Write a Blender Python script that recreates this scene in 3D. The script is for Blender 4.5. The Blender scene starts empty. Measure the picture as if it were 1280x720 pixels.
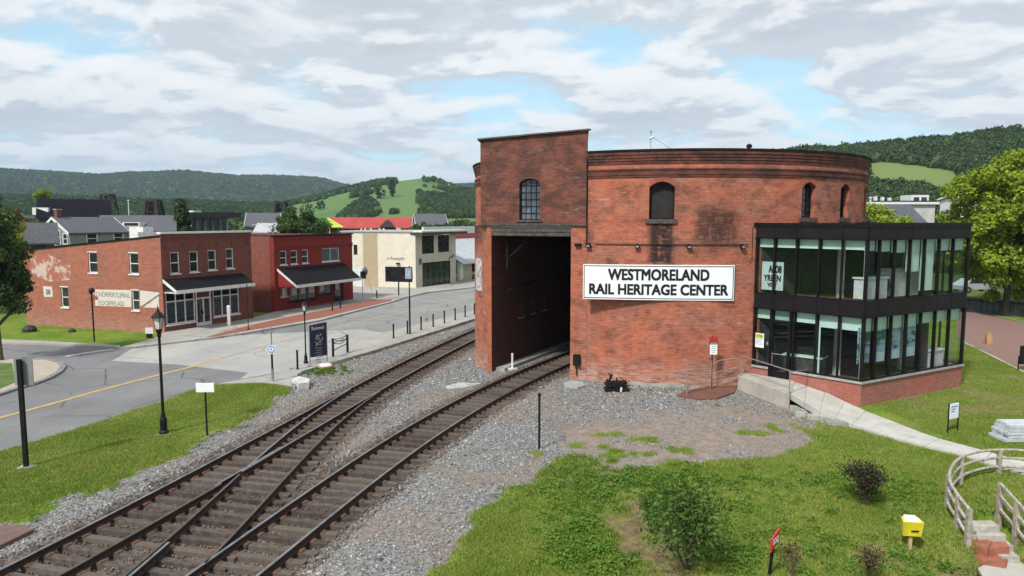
import bpy, math, random
import numpy as np
from mathutils import Vector, noise as mnoise
random.seed(7); rng = np.random.default_rng(7)
SC = bpy.context.scene; C = SC.collection
# ---------------------------------------------------------------- camera, sky, sun, exposure
FPX, CAMH, PITCH = 880.0, 8.0, math.atan(86/880)
cam = bpy.data.cameras.new('camera'); cam.sensor_width = 36; cam.lens = 36*FPX/1280
cam.clip_start = .1; cam.clip_end = 30000
co = bpy.data.objects.new('camera', cam); C.objects.link(co)
co.location = (0, 0, CAMH); co.rotation_euler = (math.pi/2-PITCH, 0, 0); SC.camera = co
SUN_EL, SUN_AZ = math.radians(48), math.radians(215)      # azimuth clockwise from +Y: behind the camera, to the left
sd = bpy.data.lights.new('sun', 'SUN'); sd.energy = 3.0; sd.angle = math.radians(6); sd.color = (1, .955, .89)
so = bpy.data.objects.new('sun', sd); C.objects.link(so)
sv = Vector((math.sin(SUN_AZ)*math.cos(SUN_EL), math.cos(SUN_AZ)*math.cos(SUN_EL), math.sin(SUN_EL)))
so.rotation_euler = sv.to_track_quat('Z', 'Y').to_euler(); so.location = (0, 0, 60)
SC.view_settings.view_transform = 'Standard'; SC.view_settings.look = 'None'
SC.view_settings.exposure = 0.6; SC.view_settings.gamma = 1
SC.cycles.use_denoising = True
SC.cycles.max_bounces = 7; SC.cycles.transparent_max_bounces = 12; SC.cycles.volume_bounces = 0

class NT:
    """tiny node-tree writer"""
    def __init__(s, tree): s.t = tree; s.n = tree.nodes; s.l = tree.links
    def add(s, typ, ins=None, **props):
        nd = s.n.new(typ)
        for k, v in props.items(): setattr(nd, k, v)
        for k, v in (ins or {}).items(): s.set(nd.inputs[k], v)
        return nd
    def set(s, sock, v):
        if hasattr(v, 'is_output') or hasattr(v, 'links'): s.l.new(v, sock)
        elif isinstance(v, (tuple, list)) and len(v) == 3 and sock.type == 'RGBA': sock.default_value = (*v, 1)
        else: sock.default_value = v
    def math(s, op, a, b=0.0, c=None, clamp=False):
        nd = s.add('ShaderNodeMath', {0: a, 1: b}, operation=op, use_clamp=clamp)
        if c is not None: s.set(nd.inputs[2], c)
        return nd.outputs[0]
    def mix(s, f, a, b, mode='MIX'):
        nd = s.add('ShaderNodeMix', data_type='RGBA', blend_type=mode); nd.clamp_factor = True
        s.set(nd.inputs[0], f); s.set(nd.inputs[6], a); s.set(nd.inputs[7], b); return nd.outputs[2]
    def noise(s, vec, scale, detail=4, rough=.55, out='Fac', dist=0):
        nd = s.add('ShaderNodeTexNoise', {'Scale': scale, 'Detail': detail, 'Roughness': rough, 'Distortion': dist})
        if vec is not None: s.l.new(vec, nd.inputs['Vector'])
        return nd.outputs[out]
    def ramp(s, v, a, b, lo=0.0, hi=1.0):
        nd = s.add('ShaderNodeMapRange', {0: v, 1: a, 2: b, 3: lo, 4: hi}, interpolation_type='SMOOTHSTEP'); return nd.outputs[0]
    def mapping(s, vec, scale=(1, 1, 1), loc=(0, 0, 0), rot=(0, 0, 0)):
        return s.add('ShaderNodeMapping', {'Vector': vec, 'Scale': scale, 'Location': loc, 'Rotation': rot}).outputs[0]

world = bpy.data.worlds.new('World'); SC.world = world; world.use_nodes = True
W = NT(world.node_tree); W.n.clear()
sky = W.add('ShaderNodeTexSky', sky_type='NISHITA', sun_disc=False, sun_elevation=SUN_EL, sun_rotation=SUN_AZ)
bg1 = W.add('ShaderNodeBackground', {'Color': W.mix(.45, sky.outputs[0], (3.6, 6.4, 7.4)), 'Strength': .115})
tc = W.add('ShaderNodeTexCoord'); sep = W.add('ShaderNodeSeparateXYZ', {0: tc.outputs['Generated']})
zz = W.math('ADD', W.math('MAXIMUM', sep.outputs[2], 0.0), .20)
cv = W.add('ShaderNodeCombineXYZ', {0: W.math('DIVIDE', sep.outputs[0], zz), 1: W.math('DIVIDE', sep.outputs[1], zz), 2: 0.0}).outputs[0]
def cloudn(k, sc=1.0, det=9):
    v = W.mapping(cv, (1.15*k, 1.15*k, 1), (2.1, 7.35, 0)); a = W.noise(v, .95*sc, det, .5, dist=.5)
    b = W.noise(W.mapping(cv, (1.2*k, 1.3*k, 1), (8.4, 5.2, 2)), 2.6*sc, det, .56, dist=.4); return W.math('ADD', W.math('MULTIPLY', a, .68), W.math('MULTIPLY', b, .32))
d0 = cloudn(1.0); d1 = cloudn(.955)
n2 = W.noise(W.mapping(cv, (.9, 1.3, 1), (7.3, 4.2, 1)), .75, 5, .5)
cover = W.ramp(d0, .375, .465)
lit = W.ramp(W.math('SUBTRACT', d0, d1), -.075, .075)
thick = W.ramp(d0, .45, .60)
body = W.mix(W.ramp(W.math('ADD', W.math('MULTIPLY', thick, .55), W.math('MULTIPLY', n2, .6)), .35, .75), (.88, .915, .935), (.60, .65, .71))
ccol = W.mix(W.ramp(lit, .15, .60, .75, 0), body, (.56, .615, .68))
ccol = W.mix(W.ramp(lit, .45, 1.0, 0, .75), ccol, (1.0, 1.0, 1.0))
ccol = W.mix(W.ramp(sep.outputs[2], .12, .0, 0, .6), ccol, (.72, .81, .85))
bg2 = W.add('ShaderNodeBackground', {'Color': ccol, 'Strength': .69})
mx = W.add('ShaderNodeMixShader', {0: W.math('MAXIMUM', cover, .12), 1: bg1.outputs[0], 2: bg2.outputs[0]})
W.l.new(mx.outputs[0], W.add('ShaderNodeOutputWorld').inputs[0])

# ---------------------------------------------------------------- measuring helpers (photo measurements -> metres in the place)
CP, SP = math.cos(PITCH), math.sin(PITCH)
def ray(x, y):
    a = (x-640)/FPX; b = (360-y)/FPX
    return (a, CP+b*SP, -SP+b*CP)
def G(x, y, z=0.0):
    d = ray(x, y); t = (z-CAMH)/d[2]; return (d[0]*t, d[1]*t)
def atY(x, y, Y):
    d = ray(x, y); t = Y/d[1]; return (d[0]*t, Y, CAMH+d[2]*t)
class Wall:
    """vertical plane through two ground points; s along, z up, d outwards"""
    def __init__(s, P, Q, flip=False):
        s.P = Vector((P[0], P[1], 0)); q = Vector((Q[0], Q[1], 0)); s.L = (q-s.P).length; s.u = (q-s.P)/s.L
        s.n = Vector((s.u.y, -s.u.x, 0)) * (-1 if flip else 1)
    def pos(s, a, z, d=0.0): return s.P+s.u*a+s.n*d+Vector((0, 0, z))
    def at(s, x, y):
        r = Vector(ray(x, y)); o = Vector((0, 0, CAMH)); t = (s.P-o).dot(s.n)/r.dot(s.n); p = o+r*t
        return ((p-s.P).dot(s.u), p.z)
class Drum:
    def __init__(s, c, R): s.c = c; s.R = R
    def pos(s, a, z, d=0.0):
        an = a/s.R; r = s.R+d; return Vector((s.c[0]+r*math.sin(an), s.c[1]-r*math.cos(an), z))
    def at(s, x, y):
        r = ray(x, y); A = r[0]**2+r[1]**2; B = -2*(r[0]*s.c[0]+r[1]*s.c[1]); K = s.c[0]**2+s.c[1]**2-s.R**2
        t = (-B-math.sqrt(max(0, B*B-4*A*K)))/(2*A)
        return (math.atan2(r[0]*t-s.c[0], s.c[1]-r[1]*t)*s.R, CAMH+r[2]*t)

# ---------------------------------------------------------------- mesh writer
class MB:
    def __init__(s): s.v = []; s.f = []; s.m = []; s.uv = {}
    def vert(s, p): s.v.append((float(p[0]), float(p[1]), float(p[2]))); return len(s.v)-1
    def face(s, pts, m=0, uv=None):
        i = [s.vert(p) for p in pts]; s.f.append(i); s.m.append(m)
        if uv: s.uv[len(s.f)-1] = uv
    def hexa(s, b, t, m=0):
        """b, t: four bottom and four top points, counter-clockwise seen from above"""
        i = [s.vert(p) for p in list(b)+list(t)]
        for q in ((3, 2, 1, 0), (4, 5, 6, 7), (0, 1, 5, 4), (1, 2, 6, 5), (2, 3, 7, 6), (3, 0, 4, 7)):
            s.f.append([i[k] for k in q]); s.m.append(m)
        return s
    def box(s, c, sz, rz=0.0, m=0):
        x, y, z = [k/2 for k in sz]; cr, sr = math.cos(rz), math.sin(rz)
        P = lambda a, b, h: (c[0]+a*cr-b*sr, c[1]+a*sr+b*cr, c[2]+h)
        return s.hexa([P(-x, -y, -z), P(x, -y, -z), P(x, y, -z), P(-x, y, -z)], [P(-x, -y, z), P(x, -y, z), P(x, y, z), P(-x, y, z)], m)
    def wbox(s, w, a0, a1, z0, z1, d0, d1, m=0):
        """box in wall coordinates"""
        n = max(1, int(abs(a1-a0)/.7)) if isinstance(w, Drum) else 1
        for k in range(n):
            p, q = a0+(a1-a0)*k/n, a0+(a1-a0)*(k+1)/n
            s.hexa([w.pos(p, z0, d1), w.pos(q, z0, d1), w.pos(q, z0, d0), w.pos(p, z0, d0)], [w.pos(p, z1, d1), w.pos(q, z1, d1), w.pos(q, z1, d0), w.pos(p, z1, d0)], m)
        return s
    def prism(s, poly, z0, z1, m=0):
        ar = sum(poly[i][0]*poly[(i+1) % len(poly)][1]-poly[(i+1) % len(poly)][0]*poly[i][1] for i in range(len(poly)))
        if ar < 0: poly = poly[::-1]
        n = len(poly); b = [s.vert((p[0], p[1], z0)) for p in poly]; t = [s.vert((p[0], p[1], z1)) for p in poly]
        s.f.append(b[::-1]); s.m.append(m); s.f.append(t); s.m.append(m)
        for i in range(n): s.f.append([b[i], b[(i+1) % n], t[(i+1) % n], t[i]]); s.m.append(m)
        return s
    def tube(s, path, r, n=8, m=0, cap=True):
        path = [Vector(p) for p in path]; rs = r if isinstance(r, (list, tuple)) else [r]*len(path); rings = []
        for i, p in enumerate(path):
            t = (path[min(i+1, len(path)-1)]-path[max(i-1, 0)])
            t = t.normalized() if t.length > 1e-9 else Vector((0, 0, 1))
            a = t.cross(Vector((0, 0, 1)) if abs(t.z) < .9 else Vector((1, 0, 0))).normalized(); b = t.cross(a)
            rings.append([s.vert(p+(a*math.cos(2*math.pi*k/n)+b*math.sin(2*math.pi*k/n))*rs[i]) for k in range(n)])
        for i in range(len(rings)-1):
            for k in range(n):
                s.f.append([rings[i][k], rings[i][(k+1) % n], rings[i+1][(k+1) % n], rings[i+1][k]]); s.m.append(m)
        if cap: s.f.append(rings[0][::-1]); s.m.append(m); s.f.append(rings[-1]); s.m.append(m)
        return s
    def lathe(s, c, prof, n=12, m=0, rz=0.0):
        rings = [[s.vert((c[0]+r*math.cos(rz+2*math.pi*k/n), c[1]+r*math.sin(rz+2*math.pi*k/n), c[2]+z)) for k in range(n)] for r, z in prof]
        for i in range(len(rings)-1):
            for k in range(n): s.f.append([rings[i][k], rings[i][(k+1) % n], rings[i+1][(k+1) % n], rings[i+1][k]]); s.m.append(m)
        s.f.append(rings[0][::-1]); s.m.append(m); s.f.append(rings[-1]); s.m.append(m); return s
    def wall(s, w, a0, a1, z0, ztop, ops=(), rev=.14, m=0, seg=None, zmid=None):
        """wall skin with real openings and reveals. ops: (a0, a1, z0, z1, arch rise)"""
        zt = ztop if callable(ztop) else (lambda a: ztop)
        cuts = {a0, a1}
        if seg: cuts |= {a0+(a1-a0)*k/seg for k in range(seg)}
        for o in ops:
            k = 8 if o[4] else (4 if isinstance(w, Drum) else 1); cuts |= {o[0]+(o[1]-o[0])*j/k for j in range(k+1)}
        cuts = sorted(cuts)
        def otop(o, a):
            t = (a-o[0])/(o[1]-o[0]); return o[3]-o[4]*(2*t-1)**2
        def quad(p, q, za, zb, zc, zd):
            s.face([w.pos(p, za), w.pos(q, zb), w.pos(q, zc), w.pos(p, zd)], m, [(p, za), (q, zb), (q, zc), (p, zd)])
        for p, q in zip(cuts[:-1], cuts[1:]):
            if q-p < 1e-5: continue
            c = (p+q)/2; os_ = sorted([o for o in ops if o[0] < c < o[1]], key=lambda o: o[2]); lo = (z0, z0)
            for o in os_:
                if o[2]-lo[0] > 1e-4: quad(p, q, lo[0], lo[1], o[2], o[2])
                tp, tq = otop(o, p), otop(o, q); lo = (tp, tq)
                s.face([w.pos(p, tp), w.pos(q, tq), w.pos(q, tq, -rev), w.pos(p, tp, -rev)], m, [(p, tp), (q, tq), (q, tq+rev), (p, tp+rev)])
                if o[2] > z0+1e-4: s.face([w.pos(q, o[2]), w.pos(p, o[2]), w.pos(p, o[2], -rev), w.pos(q, o[2], -rev)], m, [(q, o[2]), (p, o[2]), (p, o[2]-rev), (q, o[2]-rev)])
            quad(p, q, lo[0], lo[1], zt(q), zt(p))
        for o in ops:
            for a, sg in ((o[0], 1), (o[1], -1)):
                e = o[3]-o[4]; P = [w.pos(a, o[2]), w.pos(a, e), w.pos(a, e, -rev), w.pos(a, o[2], -rev)]; U = [(a, o[2]), (a, e), (a-sg*rev, e), (a-sg*rev, o[2])]
                if sg < 0: P.reverse(); U.reverse()
                s.face(P, m, U)
        return s
    def build(s, name, mats, parent=None, smooth=False, origin=None):
        me = bpy.data.meshes.new(name)
        off = Vector((0, 0, 0))
        if parent is not None: off = parent['_o'] if '_o' in parent else Vector((0, 0, 0)); off = Vector(off)
        if origin is not None: off = Vector(origin)
        v = [(p[0]-off.x, p[1]-off.y, p[2]-off.z) for p in s.v]
        me.from_pydata(v, [], s.f)
        mats = mats if isinstance(mats, (list, tuple)) else [mats]
        for k in mats: me.materials.append(k)
        me.polygons.foreach_set('material_index', s.m)
        if smooth: me.polygons.foreach_set('use_smooth', [True]*len(s.f))
        if s.uv:
            ul = me.uv_layers.new(name='UVMap').data
            for fi, uv in s.uv.items():
                for li, q in zip(me.polygons[fi].loop_indices, uv): ul[li].uv = q
        me.update()
        o = bpy.data.objects.new(name, me); C.objects.link(o)
        if parent is not None: o.parent = parent; OFF[o.name] = off; o['_o'] = tuple(off)
        elif origin is not None: o.location = off; o['_o'] = tuple(off)
        return o
OFF = {}
def tag(o, label=None, cat=None, group=None, kind=None):
    if label: o['label'] = label
    if cat: o['category'] = cat
    if group: o['group'] = group
    if kind: o['kind'] = kind
    return o
def thing(name, loc, label, cat, group=None):
    o = bpy.data.objects.new(name, None); C.objects.link(o); o.empty_display_size = .3
    o.location = (loc[0], loc[1], loc[2] if len(loc) > 2 else 0); o['_o'] = tuple(o.location)
    return tag(o, label, cat, group)
def struct(o): o['kind'] = 'structure'; return o
def dup(o, loc=None, rz=None, sc=None, label=None):
    def cp(a, par):
        b = a.copy(); C.objects.link(b); b.parent = par
        for ch in [x for x in KIDS.get(a.name, [])]: KIDS.setdefault(b.name, []).append(cp(ch, b))
        return b
    r = cp(o, None)
    if loc is not None: r.location = loc
    if rz is not None: r.rotation_euler = (0, 0, rz)
    if sc is not None: r.scale = sc if isinstance(sc, tuple) else (sc, sc, sc)
    if label: r['label'] = label
    return r
KIDS = {}
_b = MB.build
def _build(s, name, mats, parent=None, **k):
    o = _b(s, name, mats, parent, **k)
    if parent is not None: KIDS.setdefault(parent.name, []).append(o)
    return o
MB.build = _build

# ---------------------------------------------------------------- materials
def new_mat(name):
    m = bpy.data.materials.new(name); m.use_nodes = True; t = NT(m.node_tree); t.n.clear()
    b = t.add('ShaderNodeBsdfPrincipled'); t.l.new(b.outputs[0], t.add('ShaderNodeOutputMaterial').inputs[0])
    return m, t, b
def M(name, c1, c2=None, scale=3.0, rough=.7, metal=0.0, bump=0.0, bscale=None, detail=5, spec=.4, dirt=None, lo=.35, hi=.65, rnd=0):
    m, t, b = new_mat(name)
    vec = t.add('ShaderNodeTexCoord').outputs['Object']
    col = c1
    if c2 is not None: col = t.mix(t.ramp(t.noise(vec, scale, detail, .6), lo, hi), c1, c2)
    if rnd: col = t.mix(t.ramp(t.add('ShaderNodeObjectInfo').outputs['Random'], 0, 1, 0, rnd), col, (.15, .125, .105))
    if dirt: col = t.mix(t.ramp(t.noise(vec, dirt[1], 6, .7), .5, .75, 0, dirt[2]), col, dirt[0])
    t.set(b.inputs['Base Color'], col); b.inputs['Roughness'].default_value = rough; b.inputs['Metallic'].default_value = metal
    b.inputs['Specular IOR Level'].default_value = spec
    if bump:
        bn = t.add('ShaderNodeBump', {'Strength': bump, 'Distance': .02, 'Height': t.noise(vec, bscale or scale*6, 6, .65)}); t.l.new(bn.outputs[0], b.inputs['Normal'])
    return m
def brick_mat(name, c1, c2, mortar, row=.1, width=.3, ms=.012, dark=(.03, .022, .02), darkamt=.35, white=0.0, paint=0.0, stains=(), base_eff=0.0, dlo=.5, dhi=.72):
    m, t, b = new_mat(name); uv = t.add('ShaderNodeUVMap').outputs[0]
    br = t.add('ShaderNodeTexBrick', {'Vector': uv, 'Color1': c1, 'Color2': c2, 'Mortar': mortar, 'Scale': 1.0, 'Mortar Size': ms, 'Mortar Smooth': .3, 'Bias': 0.0, 'Brick Width': width, 'Row Height': row})
    col = br.outputs['Color']
    col = t.mix(t.ramp(t.noise(t.mapping(uv, (4.5, 11, 1)), 1.0, 5, .75), .42, .74, 0, .5), col, (c2[0]*.42, c2[1]*.42, c2[2]*.5))
    col = t.mix(t.ramp(t.noise(t.mapping(uv, (2.5, 6, 1), (4, 9, 0)), 1.0, 8, .75), .5, .75, 0, .5), col, (min(c1[0]*1.35, .6), c1[1]*1.7, c1[2]*1.75))
    big = t.noise(uv, .35, 6, .6); mid = t.noise(uv, 2.2, 6, .65)
    rows = t.noise(t.mapping(uv, (.8, 9, 1)), 1.0, 5, .7)
    col = t.mix(t.ramp(big, .35, .65, 0, .55), col, t.mix(.5, col, (c1[0]*1.5, c1[1]*1.1, c1[2]*.9)))
    col = t.mix(t.ramp(rows, .5, .75, 0, .4), col, (dark[0]*2.2, dark[1]*2, dark[2]*2))
    col = t.mix(t.ramp(mid, .35, .7, 0, .3), col, (c2[0]*.55, c2[1]*.5, c2[2]*.55))
    dk = t.noise(t.mapping(uv, (1, 1.6, 1)), .9, 8, .72)
    col = t.mix(t.ramp(dk, dlo, dhi, 0, darkamt), col, dark)
    if white: col = t.mix(t.ramp(t.noise(t.mapping(uv, (.6, 2.5, 1), (5, 2, 0)), 1.3, 8, .75), .56, .72, 0, white), col, (.5, .42, .37))
    su = t.add('ShaderNodeSeparateXYZ', {0: uv})
    nz = t.noise(uv, 1.6, 7, .7)
    if base_eff:
        f = t.math('MULTIPLY', t.ramp(t.math('ADD', su.outputs[1], t.math('MULTIPLY', nz, 1.5)), 2.3, .8), t.ramp(t.noise(t.mapping(uv, (1, 8, 1)), 1.5, 6, .7), .4, .62, 0, base_eff), clamp=True)
        col = t.mix(f, col, (.46, .36, .31))
    for (s0, s1, z0, z1, amt, soft) in stains:
        fx = t.math('MULTIPLY', t.ramp(su.outputs[0], s0-soft, s0+soft), t.ramp(su.outputs[0], s1+soft, s1-soft))
        fz = t.math('MULTIPLY', t.ramp(su.outputs[1], z0-soft*2, z0+soft), t.ramp(su.outputs[1], z1+soft, z1-soft))
        f = t.math('MULTIPLY', t.math('MULTIPLY', fx, fz), t.ramp(t.math('ADD', t.math('MULTIPLY', t.noise(t.mapping(uv, (3.4, .9, 1)), 1.3, 6, .7), .5), t.math('MULTIPLY', t.noise(t.mapping(uv, (1.5, 5, 1)), 1.6, 7, .75), .5)), .34, .53, 0, amt), clamp=True)
        col = t.mix(f, col, (.018, .016, .016))
    t.set(b.inputs['Base Color'], col); b.inputs['Roughness'].default_value = .85 if not paint else .6; b.inputs['Specular IOR Level'].default_value = .25
    h = t.math('ADD', t.math('MULTIPLY', br.outputs['Fac'], -1.0), t.math('MULTIPLY', t.noise(uv, 14, 4, .6), .8))
    bn = t.add('ShaderNodeBump', {'Strength': .55, 'Distance': .02, 'Height': h}); t.l.new(bn.outputs[0], b.inputs['Normal'])
    return m
def glass_mat(name, tint, refl=.5):
    m = bpy.data.materials.new(name); m.use_nodes = True; t = NT(m.node_tree); t.n.clear()
    tr = t.add('ShaderNodeBsdfTransparent', {'Color': tint}); gl = t.add('ShaderNodeBsdfGlossy', {'Color': (.85, .95, .92), 'Roughness': .02})
    gl.inputs['Color'].default_value = (.75, .88, 1, 1)
    vec = t.add('ShaderNodeTexCoord').outputs['Object']
    bn = t.add('ShaderNodeBump', {'Strength': .05, 'Distance': .05, 'Height': t.noise(vec, .8, 2)}); t.l.new(bn.outputs[0], gl.inputs['Normal'])
    fc = t.add('ShaderNodeLayerWeight', {'Blend': .5}).outputs['Facing']
    mxn = t.add('ShaderNodeMixShader', {0: t.math('MULTIPLY_ADD', t.math('POWER', fc, 4.0), .8, refl+.03, clamp=True), 1: tr.outputs[0], 2: gl.outputs[0]})
    t.l.new(mxn.outputs[0], t.add('ShaderNodeOutputMaterial').inputs[0]); return m
black = M('black_metal', (.007, .007, .008), (.012, .012, .013), 6, .5, .0, spec=.2)
bronze = M('dark_bronze', (.006, .005, .006), (.010, .009, .010), 2, .45, .0, spec=.15)
white_paint = M('white_paint', (.72, .73, .72), (.58, .59, .57), 5, .5, dirt=((.3, .29, .26), 9, .5))
white_metal = M('white_sign_metal', (.78, .82, .83), (.72, .76, .78), 2, .4)
galv = M('galvanised_steel', (.42, .42, .41), (.30, .29, .28), 8, .45, .6)
concrete = M('concrete', (.42, .40, .36), (.33, .315, .285), 1.3, .9, bump=.25, bscale=25, dirt=((.16, .15, .13), 3.0, .5))
old_concrete = M('weathered_concrete', (.36, .36, .33), (.24, .24, .22), 1.5, .9, bump=.4, bscale=16, dirt=((.10, .10, .09), 2.0, .7))
dark_glass = M('dark_window_glass', (.012, .014, .016), (.03, .035, .038), 1.5, .08, spec=.6)
blue_glass = M('grey_blue_window_glass', (.05, .07, .085), (.09, .12, .14), 2.5, .12, spec=.6)
wood_grey = M('weathered_grey_wood', (.38, .34, .28), (.24, .21, .17), 7, .9, bump=.4, bscale=40)
wood_dark = M('dark_timber', (.10, .085, .075), (.05, .042, .038), 5, .9, bump=.5, bscale=30)
shingle = M('charcoal_shingles', (.010, .011, .013), (.020, .021, .024), 14, .95, spec=.1, bump=.5, bscale=60)
roof_grey = M('grey_shingle_roof', (.115, .118, .13), (.07, .073, .085), 8, .9, bump=.5, bscale=40)
tar = M('black_roofing', (.010, .010, .011), (.018, .018, .019), 1, .9, spec=.1)

# ---------------------------------------------------------------- noise fields
def vnoise(x, y, s, seed=0, octv=3):
    """cheap value noise on arrays, 0..1"""
    tot = np.zeros_like(x, dtype=float); amp = 1.0; nrm = 0
    for o in range(octv):
        xs, ys = x/s*(2**o)+seed*17.3, y/s*(2**o)+seed*31.7
        xi, yi = np.floor(xs), np.floor(ys); fx, fy = xs-xi, ys-yi; fx = fx*fx*(3-2*fx); fy = fy*fy*(3-2*fy)
        def h(a, b): v = np.sin(a*127.1+b*311.7+seed*74.7)*43758.5453; return v-np.floor(v)
        tot += amp*((h(xi, yi)*(1-fx)+h(xi+1, yi)*fx)*(1-fy)+(h(xi, yi+1)*(1-fx)+h(xi+1, yi+1)*fx)*fy); nrm += amp; amp *= .5
    return tot/nrm
def inpoly(x, y, poly):
    r = np.zeros(x.shape, bool); n = len(poly)
    for i in range(n):
        x1, y1 = poly[i]; x2, y2 = poly[(i+1) % n]
        if y1 == y2: continue
        c = ((y1 > y) != (y2 > y)) & (x < (x2-x1)*(y-y1)/(y2-y1)+x1); r ^= c
    return r
def PX(l, z=0.0): return [G(a, b, z) for a, b in l]

# ---------------------------------------------------------------- track centre lines (metres), from the rails' measured points
def smooth_line(pts, y0, y1, deg, step=.5):
    P = np.array(pts); c = np.polyfit(P[:, 1], P[:, 0], deg); Y = np.arange(y0, y1, step); return np.stack([np.polyval(c, Y), Y], 1), c
A_pts = [(-12.75, 8.5), (-10.62, 14.95), (-10.05, 17.67), (-9.30, 20.76), (-8.46, 24.62), (-7.75, 27.8), (-6.55, 32.71), (-5.25, 38.0), (-3.2, 45.5), (-1.85, 50.19), (2.0, 62)]
R_pts = [(-8.3, 8.5), (-6.38, 14.77), (-5.72, 17.4), (-4.75, 21.0), (-3.9, 23.6), (-2.85, 26.9), (-1.55, 30.2), (-.1, 33.2), (1.05, 35.2), (2.95, 39.0), (5.2, 43.2), (7.4, 47)]
A_line, A_c = smooth_line(A_pts, 8, 66, 4); R_line, R_c = smooth_line(R_pts, 8, 47, 4)
B_pts = [(-8.9, 8), (-8.05, 12), (-7.72, 15.9), (-7.66, 19), (-7.62, 22.4), (-7.45, 25.9), (-7.05, 29.9), (-6.6, 32.5)]
B_line, B_c = smooth_line(B_pts, 8, 32.6, 4)
cx = lambda c, y: np.polyval(c, y)
cdx = lambda c, y: np.polyval(np.polyder(c), y)

# ---------------------------------------------------------------- the ground: one sheet to the horizon
lawn_left = PX([(-300, 655), (0, 566), (85, 540), (117, 530), (207, 500), (272, 479), (300, 478), (352, 478), (368, 484), (345, 500), (325, 519), (262, 545), (250, 558), (217, 572), (175, 587), (135, 600), (140, 610), (105, 617), (75, 630), (55, 642), (37, 652), (0, 657), (-300, 740)])
lawn_right = PX([(500, 800), (545, 705), (600, 643), (634, 622), (637, 611), (675, 607), (682, 589), (712, 570), (750, 585), (810, 583), (832, 572), (870, 577), (937, 574), (1005, 562), (1020, 551), (1031, 529), (1200, 560), (1500, 600), (1700, 900), (900, 1100)])
lawn_back = PX([(1020, 530), (1075, 500), (1210, 430), (1207, 425), (1290, 470), (1500, 560), (1500, 640), (1200, 566), (1075, 520)])
lawn_back2 = PX([(1203, 400), (1203, 360), (1700, 360), (1700, 420), (1280, 400), (1207, 388)])
lawn_strip = PX([(-60, 417), (60, 411), (192, 417), (193, 424), (155, 431), (60, 427), (-60, 423)])
lawn_isle = PX([(-300, 450), (0, 452), (17, 452), (21, 478), (0, 488), (-300, 560)])
tufts = [(797, 549, 14, 3), (752, 543, 16, 3), (772, 542, 10, 2.5), (720, 556, 9, 3), (755, 556, 6, 3), (771, 563, 7, 4), (772, 568, 7, 3), (792, 567, 5, 3), (810, 567, 7, 3), (842, 561, 7, 3.5), (858, 563, 9, 2.5), (767, 576, 7, 3), (755, 570, 6, 3), (672, 566, 8, 4), (730, 577, 22, 6), (930, 540, 8, 3), (953, 541, 9, 3), (966, 532, 8, 3.5), (975, 538, 8, 3), (997, 534, 8, 3.5), (1015, 539, 12, 4), (1040, 531, 18, 4), (922, 539, 5, 2), (815, 549, 8, 4)]
def in_ellipses(x, y, E):
    r = np.zeros(x.shape, bool)
    for (a, b, w, h) in E:
        c = G(a, b); e = G(a+w, b); f = G(a, b-h); rx = abs(e[0]-c[0]); ry = abs(f[1]-c[1])
        r |= ((x-c[0])/rx)**2+((y-c[1])/ry)**2 < 1
    return r
def grass_mask(x, y):
    jx = x+(vnoise(x, y, 1.1, 3)-.5)*1.1; jy = y+(vnoise(x, y, 1.1, 5)-.5)*1.1
    m = inpoly(jx, jy, lawn_left) | inpoly(jx, jy, lawn_right) | inpoly(jx, jy, lawn_back)
    m |= inpoly(x, y, lawn_back2) | inpoly(x, y, lawn_strip) | inpoly(x, y, lawn_isle)
    return m | in_ellipses(x+(vnoise(x, y, .4, 9)-.5)*.35, y+(vnoise(x, y, .4, 11)-.5)*.5, tufts)
def dirt_mask(x, y):
    c = G(812, 672); d = ((x-c[0])/1.15)**2+((y-c[1])/2.4)**2+(vnoise(x, y, .8, 21)-.5)*1.6
    return np.clip(1.5-d, 0, 1)*np.clip((vnoise(x, y, .5, 27)-.2)*5, 0, 1)
dust_poly = PX([(690, 562), (730, 528), (800, 512), (920, 508), (1020, 526), (1010, 560), (900, 580), (830, 585), (700, 592)])
def dust_mask(x, y):
    j = .9; return inpoly(x+(vnoise(x, y, 1.5, 71)-.5)*2.2, y+(vnoise(x, y, 1.5, 73)-.5)*2.6, dust_poly)*np.clip((vnoise(x, y, 1.3, 77, 4)-.22)*2.6, .25, 1)
def near_track(x, y):
    d = np.minimum(np.minimum(np.abs(x-cx(A_c, np.clip(y, 8, 66))), np.abs(x-cx(R_c, np.clip(y, 8, 47)))), np.where(y < 32.6, np.abs(x-cx(B_c, np.clip(y, 8, 32.6))), 99))
    return d
up_e = [(989, 468, .6), (1028, 488, .35), (1075, 511, .12), (1125, 530, .06), (1160, 544, .05), (1210, 558, .05), (1290, 579, .05), (1420, 606, .05)]
lo_e = [(988, 492, .6), (1022, 513, .35), (1060, 528, .12), (1098, 541, .06), (1140, 553, .05), (1195, 567, .05), (1290, 594, .05), (1420, 626, .05)]
walk_zone = [G(a, b_+4, z) for a, b_, z in lo_e]+[G(a, b_-2, z) for a, b_, z in up_e][::-1]
step_zone = PX([(1216, 650), (1254, 650), (1285, 690), (1300, 730), (1217, 730), (1217, 684)], -.25)
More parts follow.
